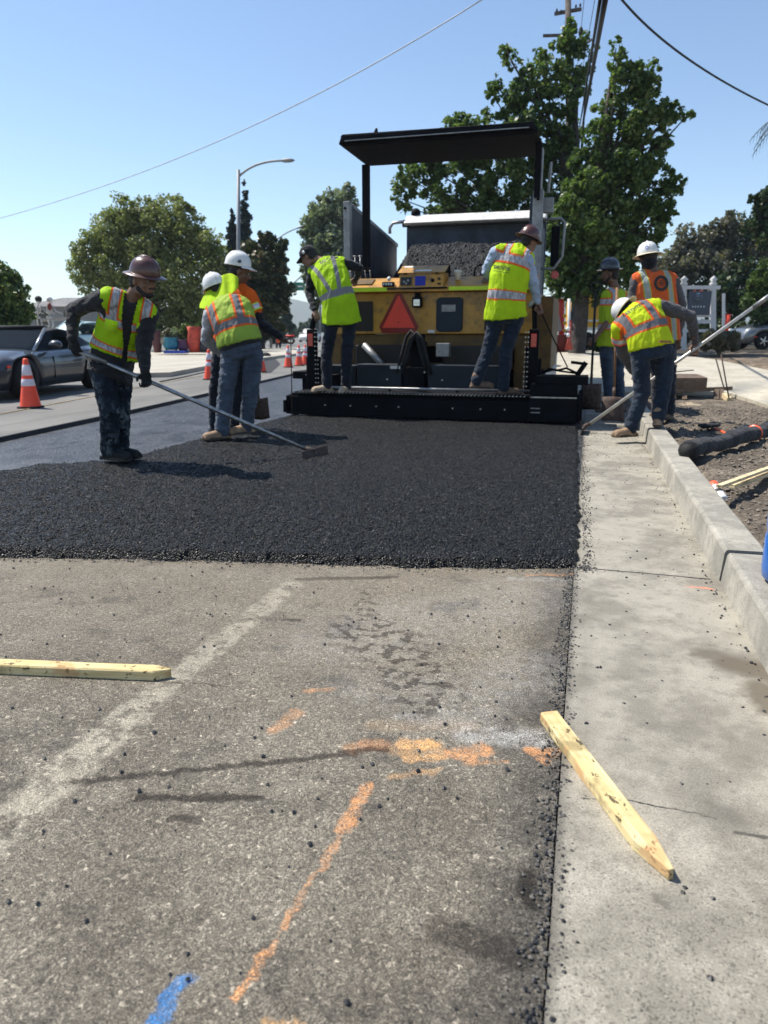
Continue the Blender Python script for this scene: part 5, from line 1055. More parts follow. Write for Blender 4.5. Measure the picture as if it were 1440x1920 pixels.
p6, A6, v6, H6 = person('bare-armed worker in black hard hat and lime vest holding a shovel behind the kerb', 9.9, dict(
    pel=(1146, 640, 0), mid=(1150, 595, 0), nk=(1154, 543, 0), hL=(1136, 648, -.04), hR=(1158, 648, .06), kL=(1139, 705, 0), kR=(1160, 705, .06), aL=(1144, 760, 0), aR=(1163, 760, .05), tL=(1120, 772, -.05), tR=(1135, 770, .05),
    sL=(1137, 558, -.06), sR=(1170, 560, .10), eL=(1140, 602, -.12), eR=(1172, 605, .12), wL=(1117, 632, -.18), wR=(1150, 640, .3), head=(1144, 514, 0)),
    cv(-.75, .55, 0), cv(-.9, .3, -.15), cv(0, 0, 1), s=1.02, skin=SKIN2, shirt=None, pants=JEAN, vest=vestmat('lime_vest_bands_side', (.46, .66, .03), 'two'), boots=BRBT, hat='black', hatc=(1143, 502, 0), hatu=cv(-.05, 0, 1), beard=True, vesth=(-.12, .98), legw=1.05)
shovel(at(1117, 548, 9.7), at(1106, 768, 9.6), 'shovel with black grip held upright by the bare-armed worker', .26, .34, BLK2, cv(.9, -.5, 0))
shovel(at(1157, 540, 9.3), at(1150, 790, 8.7), 'wooden-handled shovel standing between the bare-armed worker and the bent man', .27, .30, woodm('handle_wood', (.20, .11, .06), (.27, .16, .09)), cv(1, 0, 0), dgrip=False)
p7, A7, v7, H7 = person('worker in orange vest with round emblem and white hard hat seen from behind', 8.4, dict(
    pel=(1236, 632, 0), mid=(1232, 575, 0), nk=(1224, 512, -.02), hL=(1222, 640, 0), hR=(1252, 640, 0), kL=(1234, 705, 0), kR=(1256, 705, 0), aL=(1232, 772, 0), aR=(1254, 772, 0), tL=(1228, 770, .12), tR=(1256, 770, .12),
    sL=(1194, 526, 0), sR=(1262, 528, 0), eL=(1186, 578, .02), eR=(1278, 582, .02), wL=(1205, 620, .2), wR=(1272, 630, .15), head=(1216, 487, .02)),
    cv(0, 1, 0), cv(.1, 1, -.1), cv(0, .05, 1), s=1.06, skin=SKIN2, shirt=DGREY, pants=NAVYC, vest=V7, boots=BRBT, hat='white', hatc=(1214, 476, .02), hatu=cv(-.12, .1, 1), hatf=cv(.15, 1, 0), torsow=1.08, armw=1.12, vesth=(-.1, 1.0))
def ring_px(vme, cx, cy, r0, r1, par, mat, squash=1.1):
    co = coords(vme); bvh = BVHTree.FromPolygons([Vector(v) for v in co], [tuple(p.vertices) for p in vme.polygons]); O = Vector((0, 0, CH)); m = MB(); g = []; n = 28
    for k in range(n):
        a = 2 * math.pi * k / n
        for r_ in (r0, r1):
            rx, fw, up = ray(cx + math.cos(a) * r_, cy + math.sin(a) * r_ * squash); d = (RX * rx + FX * fw + UX * up).normalized(); h = bvh.ray_cast(O, d); g.append((h[0] if h[0] is not None else O + d * 8.2) - d * .016)
    m.add(g, [(2 * k, 2 * k + 1, (2 * k + 3) % (2 * n), (2 * k + 2) % (2 * n)) for k in range(n)]); m.build('round_emblem', mat, par, True)
ring_px(v7, 1240, 531, 8.5, 13.5, p7, INK); 
for rr_ in ((0, 2.2), (4.2, 5.2)): ring_px(v7, 1240, 531, rr_[0], rr_[1], p7, INK)
mm = MB().ell(H7(0, -.03, -.03), (RX * .082, FX * .088, UX * .095), 18, 12); mm.build('neck_gaiter', BLKC, p7, True)
p8, A8, v8, H8 = person('bent worker in yellow vest and white full-brim hard hat raking beside the kerb', 7.45, dict(
    pel=(1222, 658, 0), mid=(1216, 605, .02), nk=(1186, 583, .22), hL=(1200, 668, 0), hR=(1247, 662, .02), kL=(1204, 740, -.02), kR=(1245, 725, .02), aL=(1182, 802, -.02), aR=(1234, 783, -.10), tL=(1140, 815, -.12), tR=(1232, 800, .20),
    sL=(1162, 614, .22), sR=(1238, 574, .20), eL=(1166, 662, .34), eR=(1296, 594, .22), wL=(1190, 700, .48), wR=(1303, 640, .34), head=(1178, 590, .36)),
    cv(-.35, .75, -.55), cv(-.65, .3, -.7), cv(-.6, .3, .7), s=1.02, shirt=DGREY, pants=DENIM, vest=V8, boots=TAN, hat='white', hatc=(1170, 581, .36), hatu=cv(-.66, .58, .48), hatf=cv(-.6, .1, -.8), torsow=1.06, legw=1.12, vesth=(.06, 1.0), sleeve_vest='L', handdir={'R': cv(.1, .1, -1)}, curl={'R': cv(.8, -.2, .55)}, armw=1.08)
lettering_px(v8, 'EARTHTEK', (1168, 592), (1207, 567), 8.0, INK, p8)
lute(at(1452, 548, 7.55), gnd(1093, 804, .05), cv(.3, .9, 0), 'long lute with pale handle held by the bent worker beside the kerb', .22, r=.018, pole=M('pale_alloy_pole', (.50, .48, .44), .4, .6, var=.2, scale=20, bump=.1))
tag(MB().tube([at(1008, 572, 9.1), at(1040, 640, 9.3), at(1064, 688, 9.4)], .008, 8).build('steering_rod', BLK), 'thin black rod from the worker\'s hand down to the end gate', 'rod')
MB().beam(at(1236, 640, 7.28), at(1258, 641, 7.30), .02, .02).build('belt_label', M('tan_leather_label', (.30, .12, .05), .7), p8, True)

sleeve_band(A8, 'L', p8, ORNG, .090)

def decal(root, px, py, r_, mat, sq=1.0):
    hh = [o for o in SC.objects if o.parent == root and o.name.startswith('hard_hat')][0]; sh = [o for o in SC.objects if o.parent == hh and o.name.startswith('shell')][0]
    co = coords(sh.data); bvh = BVHTree.FromPolygons([Vector(v) for v in co], [tuple(p.vertices) for p in sh.data.polygons]); O = Vector((0, 0, CH)); g = []
    for k in range(13):
        a = 2 * math.pi * k / 12; q = 0 if k == 12 else 1; rx, fw, up = ray(px + math.cos(a) * r_ * q, py + math.sin(a) * r_ * q * sq); d = (RX * rx + FX * fw + UX * up).normalized(); h = bvh.ray_cast(O, d); g.append(h[0] - d * .004 if h[0] is not None else None)
    if all(x is not None for x in g): MB().add(g, [(k, (k + 1) % 12, 12) for k in range(12)]).build('sticker', mat, hh, True)
decal(p3, 449, 490, 4.0, M('sticker_slate', (.06, .08, .10), .5), .8); decal(p7, 1213, 464, 3.6, M('sticker_blue', (.10, .16, .45), .5)); decal(p7, 1213, 464, 2.0, WHT)
# ------------------------------------------------------------------ trees
def leaves_mesh(name, blobs, nleaf, size, mat, seed=0, sub=14, subr=.34, fill=.25, droop=0.0, parent=None, flatz=1.0, shell=.62):
    """leaf-sized faces gathered in clumps spread through the given ellipsoids (centre, rx, rz)"""
    rs = np.random.RandomState(seed); vol = np.array([b[1] ** 1.6 * b[2] ** .8 for b in blobs]); cnt = np.maximum(1, (vol / vol.sum() * nleaf)).astype(int); P_ = []
    for (c, rx, rz), n in zip(blobs, cnt):
        k = max(5, int(sub)); u = rs.normal(size=(k, 3)); u /= np.linalg.norm(u, axis=1)[:, None]; rad = shell + (1.05 - shell) * rs.rand(k) ** .7; cen = u * rad[:, None] * np.array([rx, rx, rz]); cr = min(rx, rz) * subr * (.6 + .8 * rs.rand(k))
        w = rs.rand(k) + .3; which = rs.choice(k, n, p=w / w.sum()); v = rs.normal(size=(n, 3)); v /= np.linalg.norm(v, axis=1)[:, None]; v *= (rs.rand(n) ** (1 / 2.2))[:, None]
        q = cen[which] + v * cr[which][:, None]; nf = int(n * fill); a = rs.normal(size=(nf, 3)); a /= np.linalg.norm(a, axis=1)[:, None]; q[:nf] = a * (rs.rand(nf) ** .4)[:, None] * np.array([rx, rx, rz]) * .85
        P_.append(q + np.array(c))
    p = np.concatenate(P_); n = len(p); a = rs.normal(size=(n, 3)); a[:, 2] += .9; a /= np.linalg.norm(a, axis=1)[:, None]; b = rs.normal(size=(n, 3)); b -= a * (a * b).sum(1)[:, None]; b /= np.linalg.norm(b, axis=1)[:, None]; c_ = np.cross(a, b); s = size * (.6 + .8 * rs.rand(n))[:, None]
    v = np.stack([p - b * s * .5, p + c_ * s * .38 + a * s * .08, p + b * s * .55, p - c_ * s * .38 + a * s * .08], 1).reshape(-1, 3)
    me = bpy.data.meshes.new(name); me.vertices.add(n * 4); me.vertices.foreach_set('co', v.astype(np.float32).ravel()); me.loops.add(n * 4); me.loops.foreach_set('vertex_index', np.arange(n * 4, dtype=np.int32)); me.polygons.add(n); me.polygons.foreach_set('loop_start', np.arange(0, n * 4, 4, dtype=np.int32)); me.update(calc_edges=True)
    at_ = me.attributes.new('rnd', 'FLOAT', 'FACE'); at_.data.foreach_set('value', np.clip(rs.rand(n) * .8 + .2 * np.sin(p[:, 0] * 1.3 + p[:, 2] * 1.7) * .5 + .1, 0, 1).astype(np.float32)); me.materials.append(mat)
    o = link(name, me, parent, parent is not None); return o
def tree(name, label, D, base, blobs, leaf, nleaf, size, trunk=.25, seed=1, group=None, bd=0, depthk=1.0, limbs=True, cat='tree', **kw):
    """base and blobs in photo pixels (x, y, radius[, squash[, extra depth]]) at distance D"""
    b = at(base[0], base[1], D); root = empty(name, b, 0, label, cat, group); k = (D * 1.0) / CF; B = []
    rs = random.Random(seed)
    for q in blobs:
        dz = (q[4] if len(q) > 4 else rs.uniform(-1, 1) * q[2] * k * .5 * depthk); c = at(q[0], q[1], D + dz); B.append((c, q[2] * k * 1.06, q[2] * k * 1.02 * (q[3] if len(q) > 3 else 1)))
    top = max(B, key=lambda z: z[0].z)[0]; m = MB(); mid = Vector((b.x, b.y, lerp(b.z, top.z, .35)))
    m.tube([b - UX * .3, b + UX * .05, b.lerp(mid, .4) + RX * trunk * .2, mid, mid.lerp(top, .45), mid.lerp(top, .85)], [trunk * 1.7, trunk * 1.15, trunk, trunk * .8, trunk * .5, trunk * .15], 12)
    if limbs:
        for c, rx, rz in B:
            st = b.lerp(mid, rs.uniform(.65, 1.0)) if c.z < top.z - 3 else mid.lerp(top, rs.uniform(0, .3)); q = st.lerp(c, .5) + UX * rx * .1 + RX * rs.uniform(-.2, .2); m.tube([st, q, c], [trunk * .35, trunk * .2, .015], 6)
    m.build('trunk', BARK, root, True); o = leaves_mesh('crown', [(tuple(c), rx, rz) for c, rx, rz in B], nleaf, size, leaf, seed, parent=root, **kw); return root
L_GUM = leafmat('leaf_maple', (.04, .078, .024), (.13, .19, .06), .42, (.26, .30, .13)); L_OLV = leafmat('leaf_olive', (.12, .145, .05), (.26, .28, .105), .36, (.36, .37, .17)); L_DRK = leafmat('leaf_dark', (.02, .045, .015), (.05, .085, .025), .2, (.13, .10, .04))
L_GRY = leafmat('leaf_greygreen', (.12, .15, .095), (.24, .27, .18), .35, (.42, .44, .34)); L_CYP = leafmat('leaf_cypress', (.008, .018, .012), (.018, .035, .02), .1); L_BRN = leafmat('leaf_brownish', (.09, .09, .062), (.17, .16, .115), .3, (.25, .21, .16)); L_LIT = leafmat('leaf_light', (.03, .06, .016), (.10, .15, .04), .3, (.22, .26, .08))
L_HAZ = leafmat('leaf_far', (.06, .08, .055), (.10, .125, .08), .2)
big = [(1075, 70, 24, 1.3), (1052, 100, 26, 1.2), (1085, 130, 26), (1105, 92, 12, .8), (1010, 110, 16), (985, 125, 14, .8), (950, 95, 12, .9), (955, 110, 14), (1030, 150, 26), (1065, 175, 28, 1.2), (1005, 160, 28), (970, 180, 26), (930, 160, 13), (925, 178, 16, .8), (960, 225, 34), (1010, 225, 36), (1060, 240, 30, 1.3), (905, 240, 26), (870, 225, 16, .8), (860, 250, 26), (915, 285, 42), (975, 285, 44), (1040, 300, 36), (840, 300, 34), (800, 310, 26), (765, 320, 22), (745, 345, 18), (785, 345, 26), (750, 372, 16), (760, 390, 12), (830, 360, 40), (885, 350, 44), (945, 350, 46), (1010, 350, 44), (900, 385, 34), (960, 395, 34), (1025, 410, 36), (1050, 370, 40)]
right = [(1155, 90, 10, 1.5), (1158, 115, 16, 1.3), (1180, 140, 20), (1195, 125, 12), (1225, 125, 14), (1165, 160, 24, 1.2), (1200, 170, 28), (1225, 165, 16), (1150, 210, 30), (1190, 215, 34), (1235, 205, 20), (1265, 205, 14, .8), (1290, 215, 14, .6), (1245, 225, 20), (1120, 250, 24), (1160, 260, 38), (1205, 262, 34), (1240, 265, 18), (1135, 300, 38), (1180, 310, 40), (1225, 300, 22), (1245, 330, 22), (1275, 345, 16, .8), (1255, 362, 20), (1100, 300, 26), (1100, 345, 34), (1140, 355, 44), (1190, 360, 42), (1235, 380, 26), (1255, 400, 16), (1075, 400, 36), (1115, 405, 44), (1165, 415, 46), (1210, 425, 36), (1080, 450, 36), (1120, 465, 44), (1165, 470, 42), (1205, 470, 24), (1060, 490, 28), (1100, 520, 36), (1140, 520, 36), (1060, 520, 20), (1170, 510, 24), (1040, 470, 24), (1042, 505, 24), (1035, 440, 20), (1030, 530, 20), (1080, 548, 24), (1128, 552, 26), (1050, 542, 16), (1172, 545, 18)]
tree('leafy_tree', 'tall ragged green tree behind the paver canopy, in front of the utility pole', 27.5, (1075, 655), big, L_GUM, 36000, .15, .22, 3, sub=16, subr=.30, fill=.05, shell=.45, group='broadleaf trees at the verge')
tree('leafy_tree', 'tall forked green tree right of the overhead cables with thick dark trunk', 24.0, (1082, 662), right, L_GUM, 44000, .14, .24, 4, sub=16, subr=.30, fill=.06, shell=.45, group='broadleaf trees at the verge')
leftb = [(235, 400, 30), (200, 430, 34), (270, 405, 34), (320, 400, 34), (345, 420, 32), (165, 490, 30), (150, 510, 22), (180, 470, 34), (230, 450, 44), (290, 450, 50), (345, 460, 44), (385, 450, 26), (390, 485, 34), (410, 475, 18), (215, 510, 50), (280, 510, 56), (350, 520, 50), (395, 530, 30), (170, 530, 26), (240, 555, 44), (310, 565, 46), (365, 570, 38), (400, 570, 20), (330, 600, 30), (375, 600, 24), (250, 590, 30)]
tree('round_tree', 'wide olive-green tree with domed lobes behind the camouflage-trousered worker', 46, (268, 655), leftb, L_OLV, 75000, .16, .35, 5, sub=26, subr=.27, fill=.3)
mid = [(500, 450, 16), (470, 475, 22), (515, 475, 18), (530, 460, 10), (490, 500, 30), (460, 510, 24), (525, 500, 16), (480, 540, 32), (520, 535, 24), (450, 550, 24), (500, 575, 30), (465, 590, 28), (530, 565, 14), (505, 610, 22), (475, 630, 24), (432, 490, 16), (440, 520, 18)]
tree('dark_tree', 'dark green tree with brownish leaf tips behind the rear street lamp', 52, (490, 655), mid, leafmat('leaf_dark_brown', (.03, .05, .016), (.07, .085, .03), .2, (.22, .15, .07)), 26000, .26, .25, 6, sub=18)
tree('grey_green_tree', 'hazy grey-green tree left of the truck bed post', 62, (625, 640), [(652, 362, 14), (630, 380, 22), (600, 395, 20), (645, 395, 22), (590, 425, 24), (625, 425, 34), (655, 430, 24), (600, 455, 34), (640, 465, 36), (585, 470, 18), (615, 495, 34), (650, 505, 28), (575, 500, 12), (600, 530, 24), (630, 545, 30), (580, 520, 12)], L_GRY, 24000, .30, .3, 7, sub=18)
def cyp(px0, px1, ytop, ybot, D, label, seed):
    n = 9; cx = (px0 + px1) / 2; hw = (px1 - px0) / 2; bl = [(cx + (hw * .15 if i % 2 else -hw * .1), lerp(ytop + 8, ybot, i / (n - 1)), max(2.2, hw * min(1, .22 + i / (n - 1) * 1.5)), 1.9, 0) for i in range(n)]
    tree('cypress_tree', label, D, (cx, 650), bl, L_CYP, 7000, .30, .15, seed, limbs=False, sub=10, subr=.5, fill=.6, group='cypresses behind the street lamp')
cyp(426, 445, 388, 500, 80, 'shorter cypress left of the street lamp pole', 8); cyp(447, 470, 335, 520, 80, 'taller pointed cypress right of the street lamp pole', 9)
tree('bushy_tree', 'sunlit bushy tree at the left edge above the sports car', 30, (10, 650), [(5, 515, 20), (22, 525, 16), (-15, 530, 30), (30, 550, 20), (5, 560, 34), (45, 575, 14), (30, 590, 26), (-10, 600, 34), (40, 605, 16), (15, 620, 24)], L_LIT, 12000, .16, .15, 10, sub=16)
for i, (x, y, r, D, w) in enumerate(((533, 600, 16, 90, 1.6), (585, 612, 13, 160, 1.6), (566, 618, 10, 150, 1.0), (600, 605, 14, 150, 1.3), (515, 615, 18, 80, 1.2), (548, 622, 9, 170, 1.0))):
    tree('far_tree', ['far tree just left of the road gap, above the cones', 'pointed far tree right of the road gap beside the paver', 'hazy far tree at the end of the road', 'far tree directly behind the paver control pod', 'far tree at the foot of the dark tree', 'smallest far tree in the middle of the road gap'][i], D, (x, 640), [(x, y - r * .6, r * .55, 1.3, 0), (x, y, r * .8, w, 0), (x + r * .4, y + r * .7, r * .7, 1, 0), (x - r * .4, y + r * .7, r * .7, 1, 0)], L_HAZ, 2200, .5, .2, 30 + i, group='far trees down the road', sub=8)
for i, (x, y, r, D) in enumerate(((1285, 470, 46, 48), (1345, 450, 44, 50), (1405, 455, 48, 52), (1255, 525, 42, 46), (1320, 530, 52, 47), (1385, 540, 50, 46), (1440, 500, 44, 50), (1230, 580, 34, 44), (1460, 420, 40, 55))):
    rs = random.Random(i); bl = [(x + rs.uniform(-1, 1) * r * .8, y + rs.uniform(-.75, .9) * r, r * rs.uniform(.3, .55)) for _ in range(13)]
    tree('scrubby_tree', ['brownish twiggy tree directly above the left sign post', 'grey-brown tree rising above the right sign post', 'dull olive tree above the bonnet of the grey car', 'brownish tree just right of the orange vest worker', 'grey-brown tree filling the gap behind the dark blue sign board', 'dull olive tree behind the slim marker post', 'brownish tree at the right frame edge above the grey car', 'grey-brown tree hidden behind the orange vest worker', 'taller olive tree at the right frame edge'][i], D, (x, 650), bl, L_BRN if i % 3 != 2 else L_DRK, 4600, .24, .14, 50 + i, group='scrubby trees behind the sign', sub=14, fill=.35, subr=.4)
tree('light_bush', 'bright green bush at the right edge above the grey car', 33, (1430, 620), [(1440, 530, 24), (1420, 555, 18), (1405, 575, 16), (1440, 575, 26), (1412, 530, 12), (1400, 560, 9), (1450, 500, 24), (1425, 600, 14)], L_LIT, 7000, .15, .08, 71, sub=14)
tree('dark_tree', 'dark tree top reaching in at the right edge', 40, (1475, 640), [(1445, 385, 24), (1428, 375, 12), (1420, 420, 14), (1455, 430, 30), (1410, 372, 7), (1440, 450, 18)], L_DRK, 7000, .2, .2, 72, sub=14)
for i, (x0, x1, y, D, L, lb) in enumerate(((1255, 1440, 622, 40, L_DRK, 'dark hedge row under the trees behind the sign'), (1325, 1375, 640, 22, L_BRN, 'low dry shrubs in front of the grey car'), (1120, 1200, 655, 26, L_DRK, 'dark shrubs behind the bare-armed worker'), (985, 1215, 568, 42, L_DRK, 'dark green hedge trees behind the yellow trailer'))):
    bl = [(lerp(x0, x1, j / 11), y + random.uniform(-6, 6), (34 if i == 3 else 18) * (1 if i in (0, 3) else .7)) for j in range(12)]; r_ = tree('hedge', lb, D, ((x0 + x1) / 2, y + 14), bl, L, 7000 if i < 2 else 3500, .13, .03, 80 + i, limbs=False, sub=12, cat='hedge')
# palm fronds at the edge
pm_ = empty('palm_tree', at(1500, 620, 26), 0, 'palm fronds hanging in at the upper right edge', 'palm tree'); c0 = at(1486, 212, 26)
MB().tube([at(1500, 640, 26), at(1490, 420, 26), c0], [.28, .22, .20], 12).build('trunk', BARK, pm_, True)
for i in range(11):
    a_ = math.pi * (.55 + .9 * i / 10); L = 1.15; m = MB(); sp = [c0 + (RX * math.cos(a_) * L * t_ + UX * (math.sin(a_) * .5 * L * t_ - .75 * t_ * t_ * L) + FX * (.4 * math.sin(i * 2.1)) * t_) for t_ in np.linspace(0, 1, 12)]
    for j in range(1, 12):
        d = (sp[j] - sp[j - 1]).normalized(); 
        for sgn in (-1, 1):
            s_ = d.cross(FX if abs(d.dot(FX)) < .9 else UX).normalized() * sgn; l_ = .34 * math.sin(math.pi * (j + 1) / 14); q = sp[j] + d * l_ * .8 + s_ * l_ * .5 - UX * l_ * .5; m.add([sp[j], sp[j] + d * .03, q], [(0, 1, 2)])
    m.tube(sp, .012, 5); me = m.mesh('frond', leafmat('palm_leaf%d' % 0, (.04, .06, .03), (.08, .09, .05)) if i == 0 else bpy.data.materials['palm_leaf0']); link('frond', me, pm_, True)

# ------------------------------------------------------------------ hill, buildings, poles, wires
HILLM = NT('hill'); HILLM.set(Base_Color=HILLM.mix(HILLM.noise(HILLM.pos(), .01, 5), (.10, .12, .07), (.17, .16, .10)), Roughness=.95); HILLM = HILLM.m
m = MB(); vs = []; n = 46
for i in range(n):
    px = lerp(-900, 1500, i / (n - 1)); top = 572 + 20 * math.sin(px * .009 + 1) + 6 * math.sin(px * .031); vs += [at(px, 629, 1700), at(px, lerp(628, top, .6), 1850), at(px, top, 2000), at(px, 629, 2200)]
m.smooth = True; m.add(vs, [(4 * i + j, 4 * i + j + 1, 4 * i + 5 + j, 4 * i + 4 + j) for i in range(n - 1) for j in range(3)]); tag(m.build('hills', HILLM), kind='structure')
ROOF = M('grey_roof_shingle', (.16, .155, .15), .85, var=.25, scale=2, bump=.3, bscale=8); STUC = M('grey_stucco', (.30, .29, .28), .9, var=.12, scale=1.5); WSTU = M('white_siding', (.60, .60, .60), .8, var=.1, scale=1.5); GLS = M('dark_window', (.02, .025, .03), .15, var=.2, bump=0)
def house(label, D, x0, x1, yb, ye, yr, wall, roof, gable=False, win=2):
    r = empty('house', at((x0 + x1) / 2, yb, D), 0, label, 'house'); A0, B0 = at(x0, yb, D), at(x1, yb, D); ze = at(x0, ye, D).z; zr_ = at(x0, yr, D).z; w = (B0 - A0).length; dp = 8.0
    o = Vector((A0.x, A0.y, min(A0.z, B0.z) - .3)); F = lambda a, b, z: o + RX * a + FX * b + UX * (z - o.z)
    MB().add([F(0, 0, o.z), F(w, 0, o.z), F(w, dp, o.z), F(0, dp, o.z), F(0, 0, ze), F(w, 0, ze), F(w, dp, ze), F(0, dp, ze)], [(0, 3, 2, 1), (4, 5, 6, 7), (0, 1, 5, 4), (1, 2, 6, 5), (2, 3, 7, 6), (3, 0, 4, 7)]).build('wall', wall, r, True)
    if gable: vs = [F(-.3, -.3, ze), F(w + .3, -.3, ze), F(w / 2, -.3, zr_), F(-.3, dp, ze), F(w + .3, dp, ze), F(w / 2, dp, zr_)]; fs = [(0, 1, 2), (5, 4, 3), (0, 2, 5, 3), (1, 4, 5, 2), (0, 3, 4, 1)]
    else: vs = [F(-.4, -.4, ze), F(w + .4, -.4, ze), F(w + .4, dp, ze), F(-.4, dp, ze), F(1.5, dp / 2, zr_), F(w - 1.5, dp / 2, zr_)]; fs = [(0, 1, 5, 4), (1, 2, 5), (2, 3, 4, 5), (3, 0, 4), (3, 2, 1, 0)]
    MB().add(vs, fs).build('roof', wall if gable else roof, r, True)
    for i in range(win):
        a = w * (i + .7) / (win + .4); MB().add([F(a - .5, -.03, o.z + 1.2), F(a + .5, -.03, o.z + 1.2), F(a + .5, -.03, o.z + 2.2), F(a - .5, -.03, o.z + 2.2)], [(0, 1, 2, 3)]).build('window', GLS, r, True)
    return r
house('low grey-roofed house far left behind the skeleton figures', 55, 45, 175, 632, 575, 553, STUC, ROOF); 
house('small white gabled shed under the round tree', 50, 303, 335, 625, 608, 597, WSTU, ROOF, True, 0)
POLEM = M('lamp_pole_steel', (.22, .23, .24), .6, .3, var=.1); WOODPOLE = M('pole_wood', (.085, .07, .06), .9, var=.3, scale=4, bump=.4, bscale=12)
def lamp(x, ytop, D, ex, ey, label, arc):
    b = at(x, 655, D); tp = at(x, ytop, D); r = empty('street_lamp', b, 0, label, 'street lamp', 'street lamps down the road'); MB().tube([b, tp], [.12, .075], 12).build('pole', POLEM, r, True)
    st = at(x + 2, ytop + 12, D); en = at(ex, ey, D - .5); c = at(lerp(x, ex, .35), arc, D); pts = [st * (1 - t_) ** 2 + c * 2 * t_ * (1 - t_) + en * t_ * t_ for t_ in np.linspace(0, 1, 12)]; MB().tube(pts, [.05] * 12, 8).build('arm', POLEM, r, True)
    d = (pts[-1] - pts[-2]).normalized(); MB().ell(en + d * .15, (d * .38, FX * .16, UX * .09), 12, 8).build('lamp_head', POLEM, r, True)
lamp(447, 318, 36, 533, 301, 'nearer street lamp with curved arm in front of the cypresses', 301); lamp(508, 448, 62, 560, 427, 'farther street lamp half hidden by the dark tree', 438)
sgn = empty('road_sign', at(600, 640, 105), 0, 'green overhead road sign on a mast arm over the far road', 'road sign'); m = MB().tube([at(600, 640, 105), at(600, 508, 105)], .16, 10); m.build('mast', POLEM, sgn, True)
MB().tube([at(600, 512, 105), at(568, 515, 105), at(535, 545, 100)], .10, 8).build('mast_arm', POLEM, sgn, True)
GRN = M('sign_green', (.01, .17, .10), .5, var=.05, bump=0); MB().beam(at(543, 537, 101), at(572, 537, 101), .06, 1.05).build('sign_panel', GRN, sgn, True); MB().beam(at(546, 537, 100.8), at(568, 537, 100.8), .02, .18).build('legend', WHT, sgn, True)
up_ = empty('utility_pole', at(1068, 640, 34), 0, 'wooden utility pole with crossarms rising through the tall tree', 'utility pole')
MB().tube([at(1068, 640, 34), at(1065, -60, 34)], [.17, .12], 12).build('pole', WOODPOLE, up_, True)
ca_ = MB().beam(at(1040, 26, 34.3), at(1090, 17, 33.7), .10, .12).build('crossarm', WOODPOLE, up_, True); MB().beam(at(1018, 67, 34.2), at(1062, 66, 34), .09, .10).build('crossarm', WOODPOLE, up_, True)
for x, y in ((1044, 22), (1052, 24), (1080, 14), (1088, 12)): MB().cyl(at(x, y, 34), at(x, y - 5, 34), .04, n=8).build('insulator', BLK2, ca_, True)
MB().beam(at(1072, 100, 34), at(1110, 74, 33), .07, .07).build('brace', WOODPOLE, up_, True)
WIRE = M('black_cable', (.01, .01, .012), .6, bump=0)
def wire(pts, r, label, name='power_cable', group=None, sag=0, mat=WIRE):
    P_ = [at(*p) for p in pts]; n = 24; out = []
    for i in range(n + 1):
        t_ = i / n
        if len(P_) == 2: q = P_[0].lerp(P_[1], t_) - UX * sag * 4 * t_ * (1 - t_)
        else: q = P_[0] * (1 - t_) ** 2 + P_[1] * 2 * t_ * (1 - t_) + P_[2] * t_ * t_
        out.append(q)
    return tag(MB().tube(out, r, 6).build(name, mat), label, 'cable', group)
wire([(1137, -12, 9), (1086, 270, 45)], .034, 'thick black overhead cable right of the utility pole', group='overhead cables'); wire([(1127, -12, 9.3), (1083, 262, 45)], .022, 'thinner black cable running just left of the thick one', group='overhead cables')
wire([(1096, -10, 20), (1083, 120, 34)], .008, 'hair-thin wire between the pole and the thick cables', group='overhead cables'); wire([(1117, -10, 18), (1078, 210, 45)], .008, 'second hair-thin wire nearest to the thick cables', group='overhead cables')
wire([(1160, -8, 14), (1262, 120, 16), (1480, 215, 20)], .020, 'single black wire sagging across the upper right sky', group='overhead cables')
wire([(-60, 425, 30), (430, 300, 22), (915, -8, 14)], .013, 'faint grey wire slanting across the left sky', group='overhead cables', mat=M('grey_cable', (.42, .48, .55), .7, bump=0))
tag(MB().ell(at(1089, 60, 33), (RX * .10, FX * .1, UX * .20), 8, 6).build('bird', BLK2), 'small dark bird sitting at the top of the tall tree', 'bird')

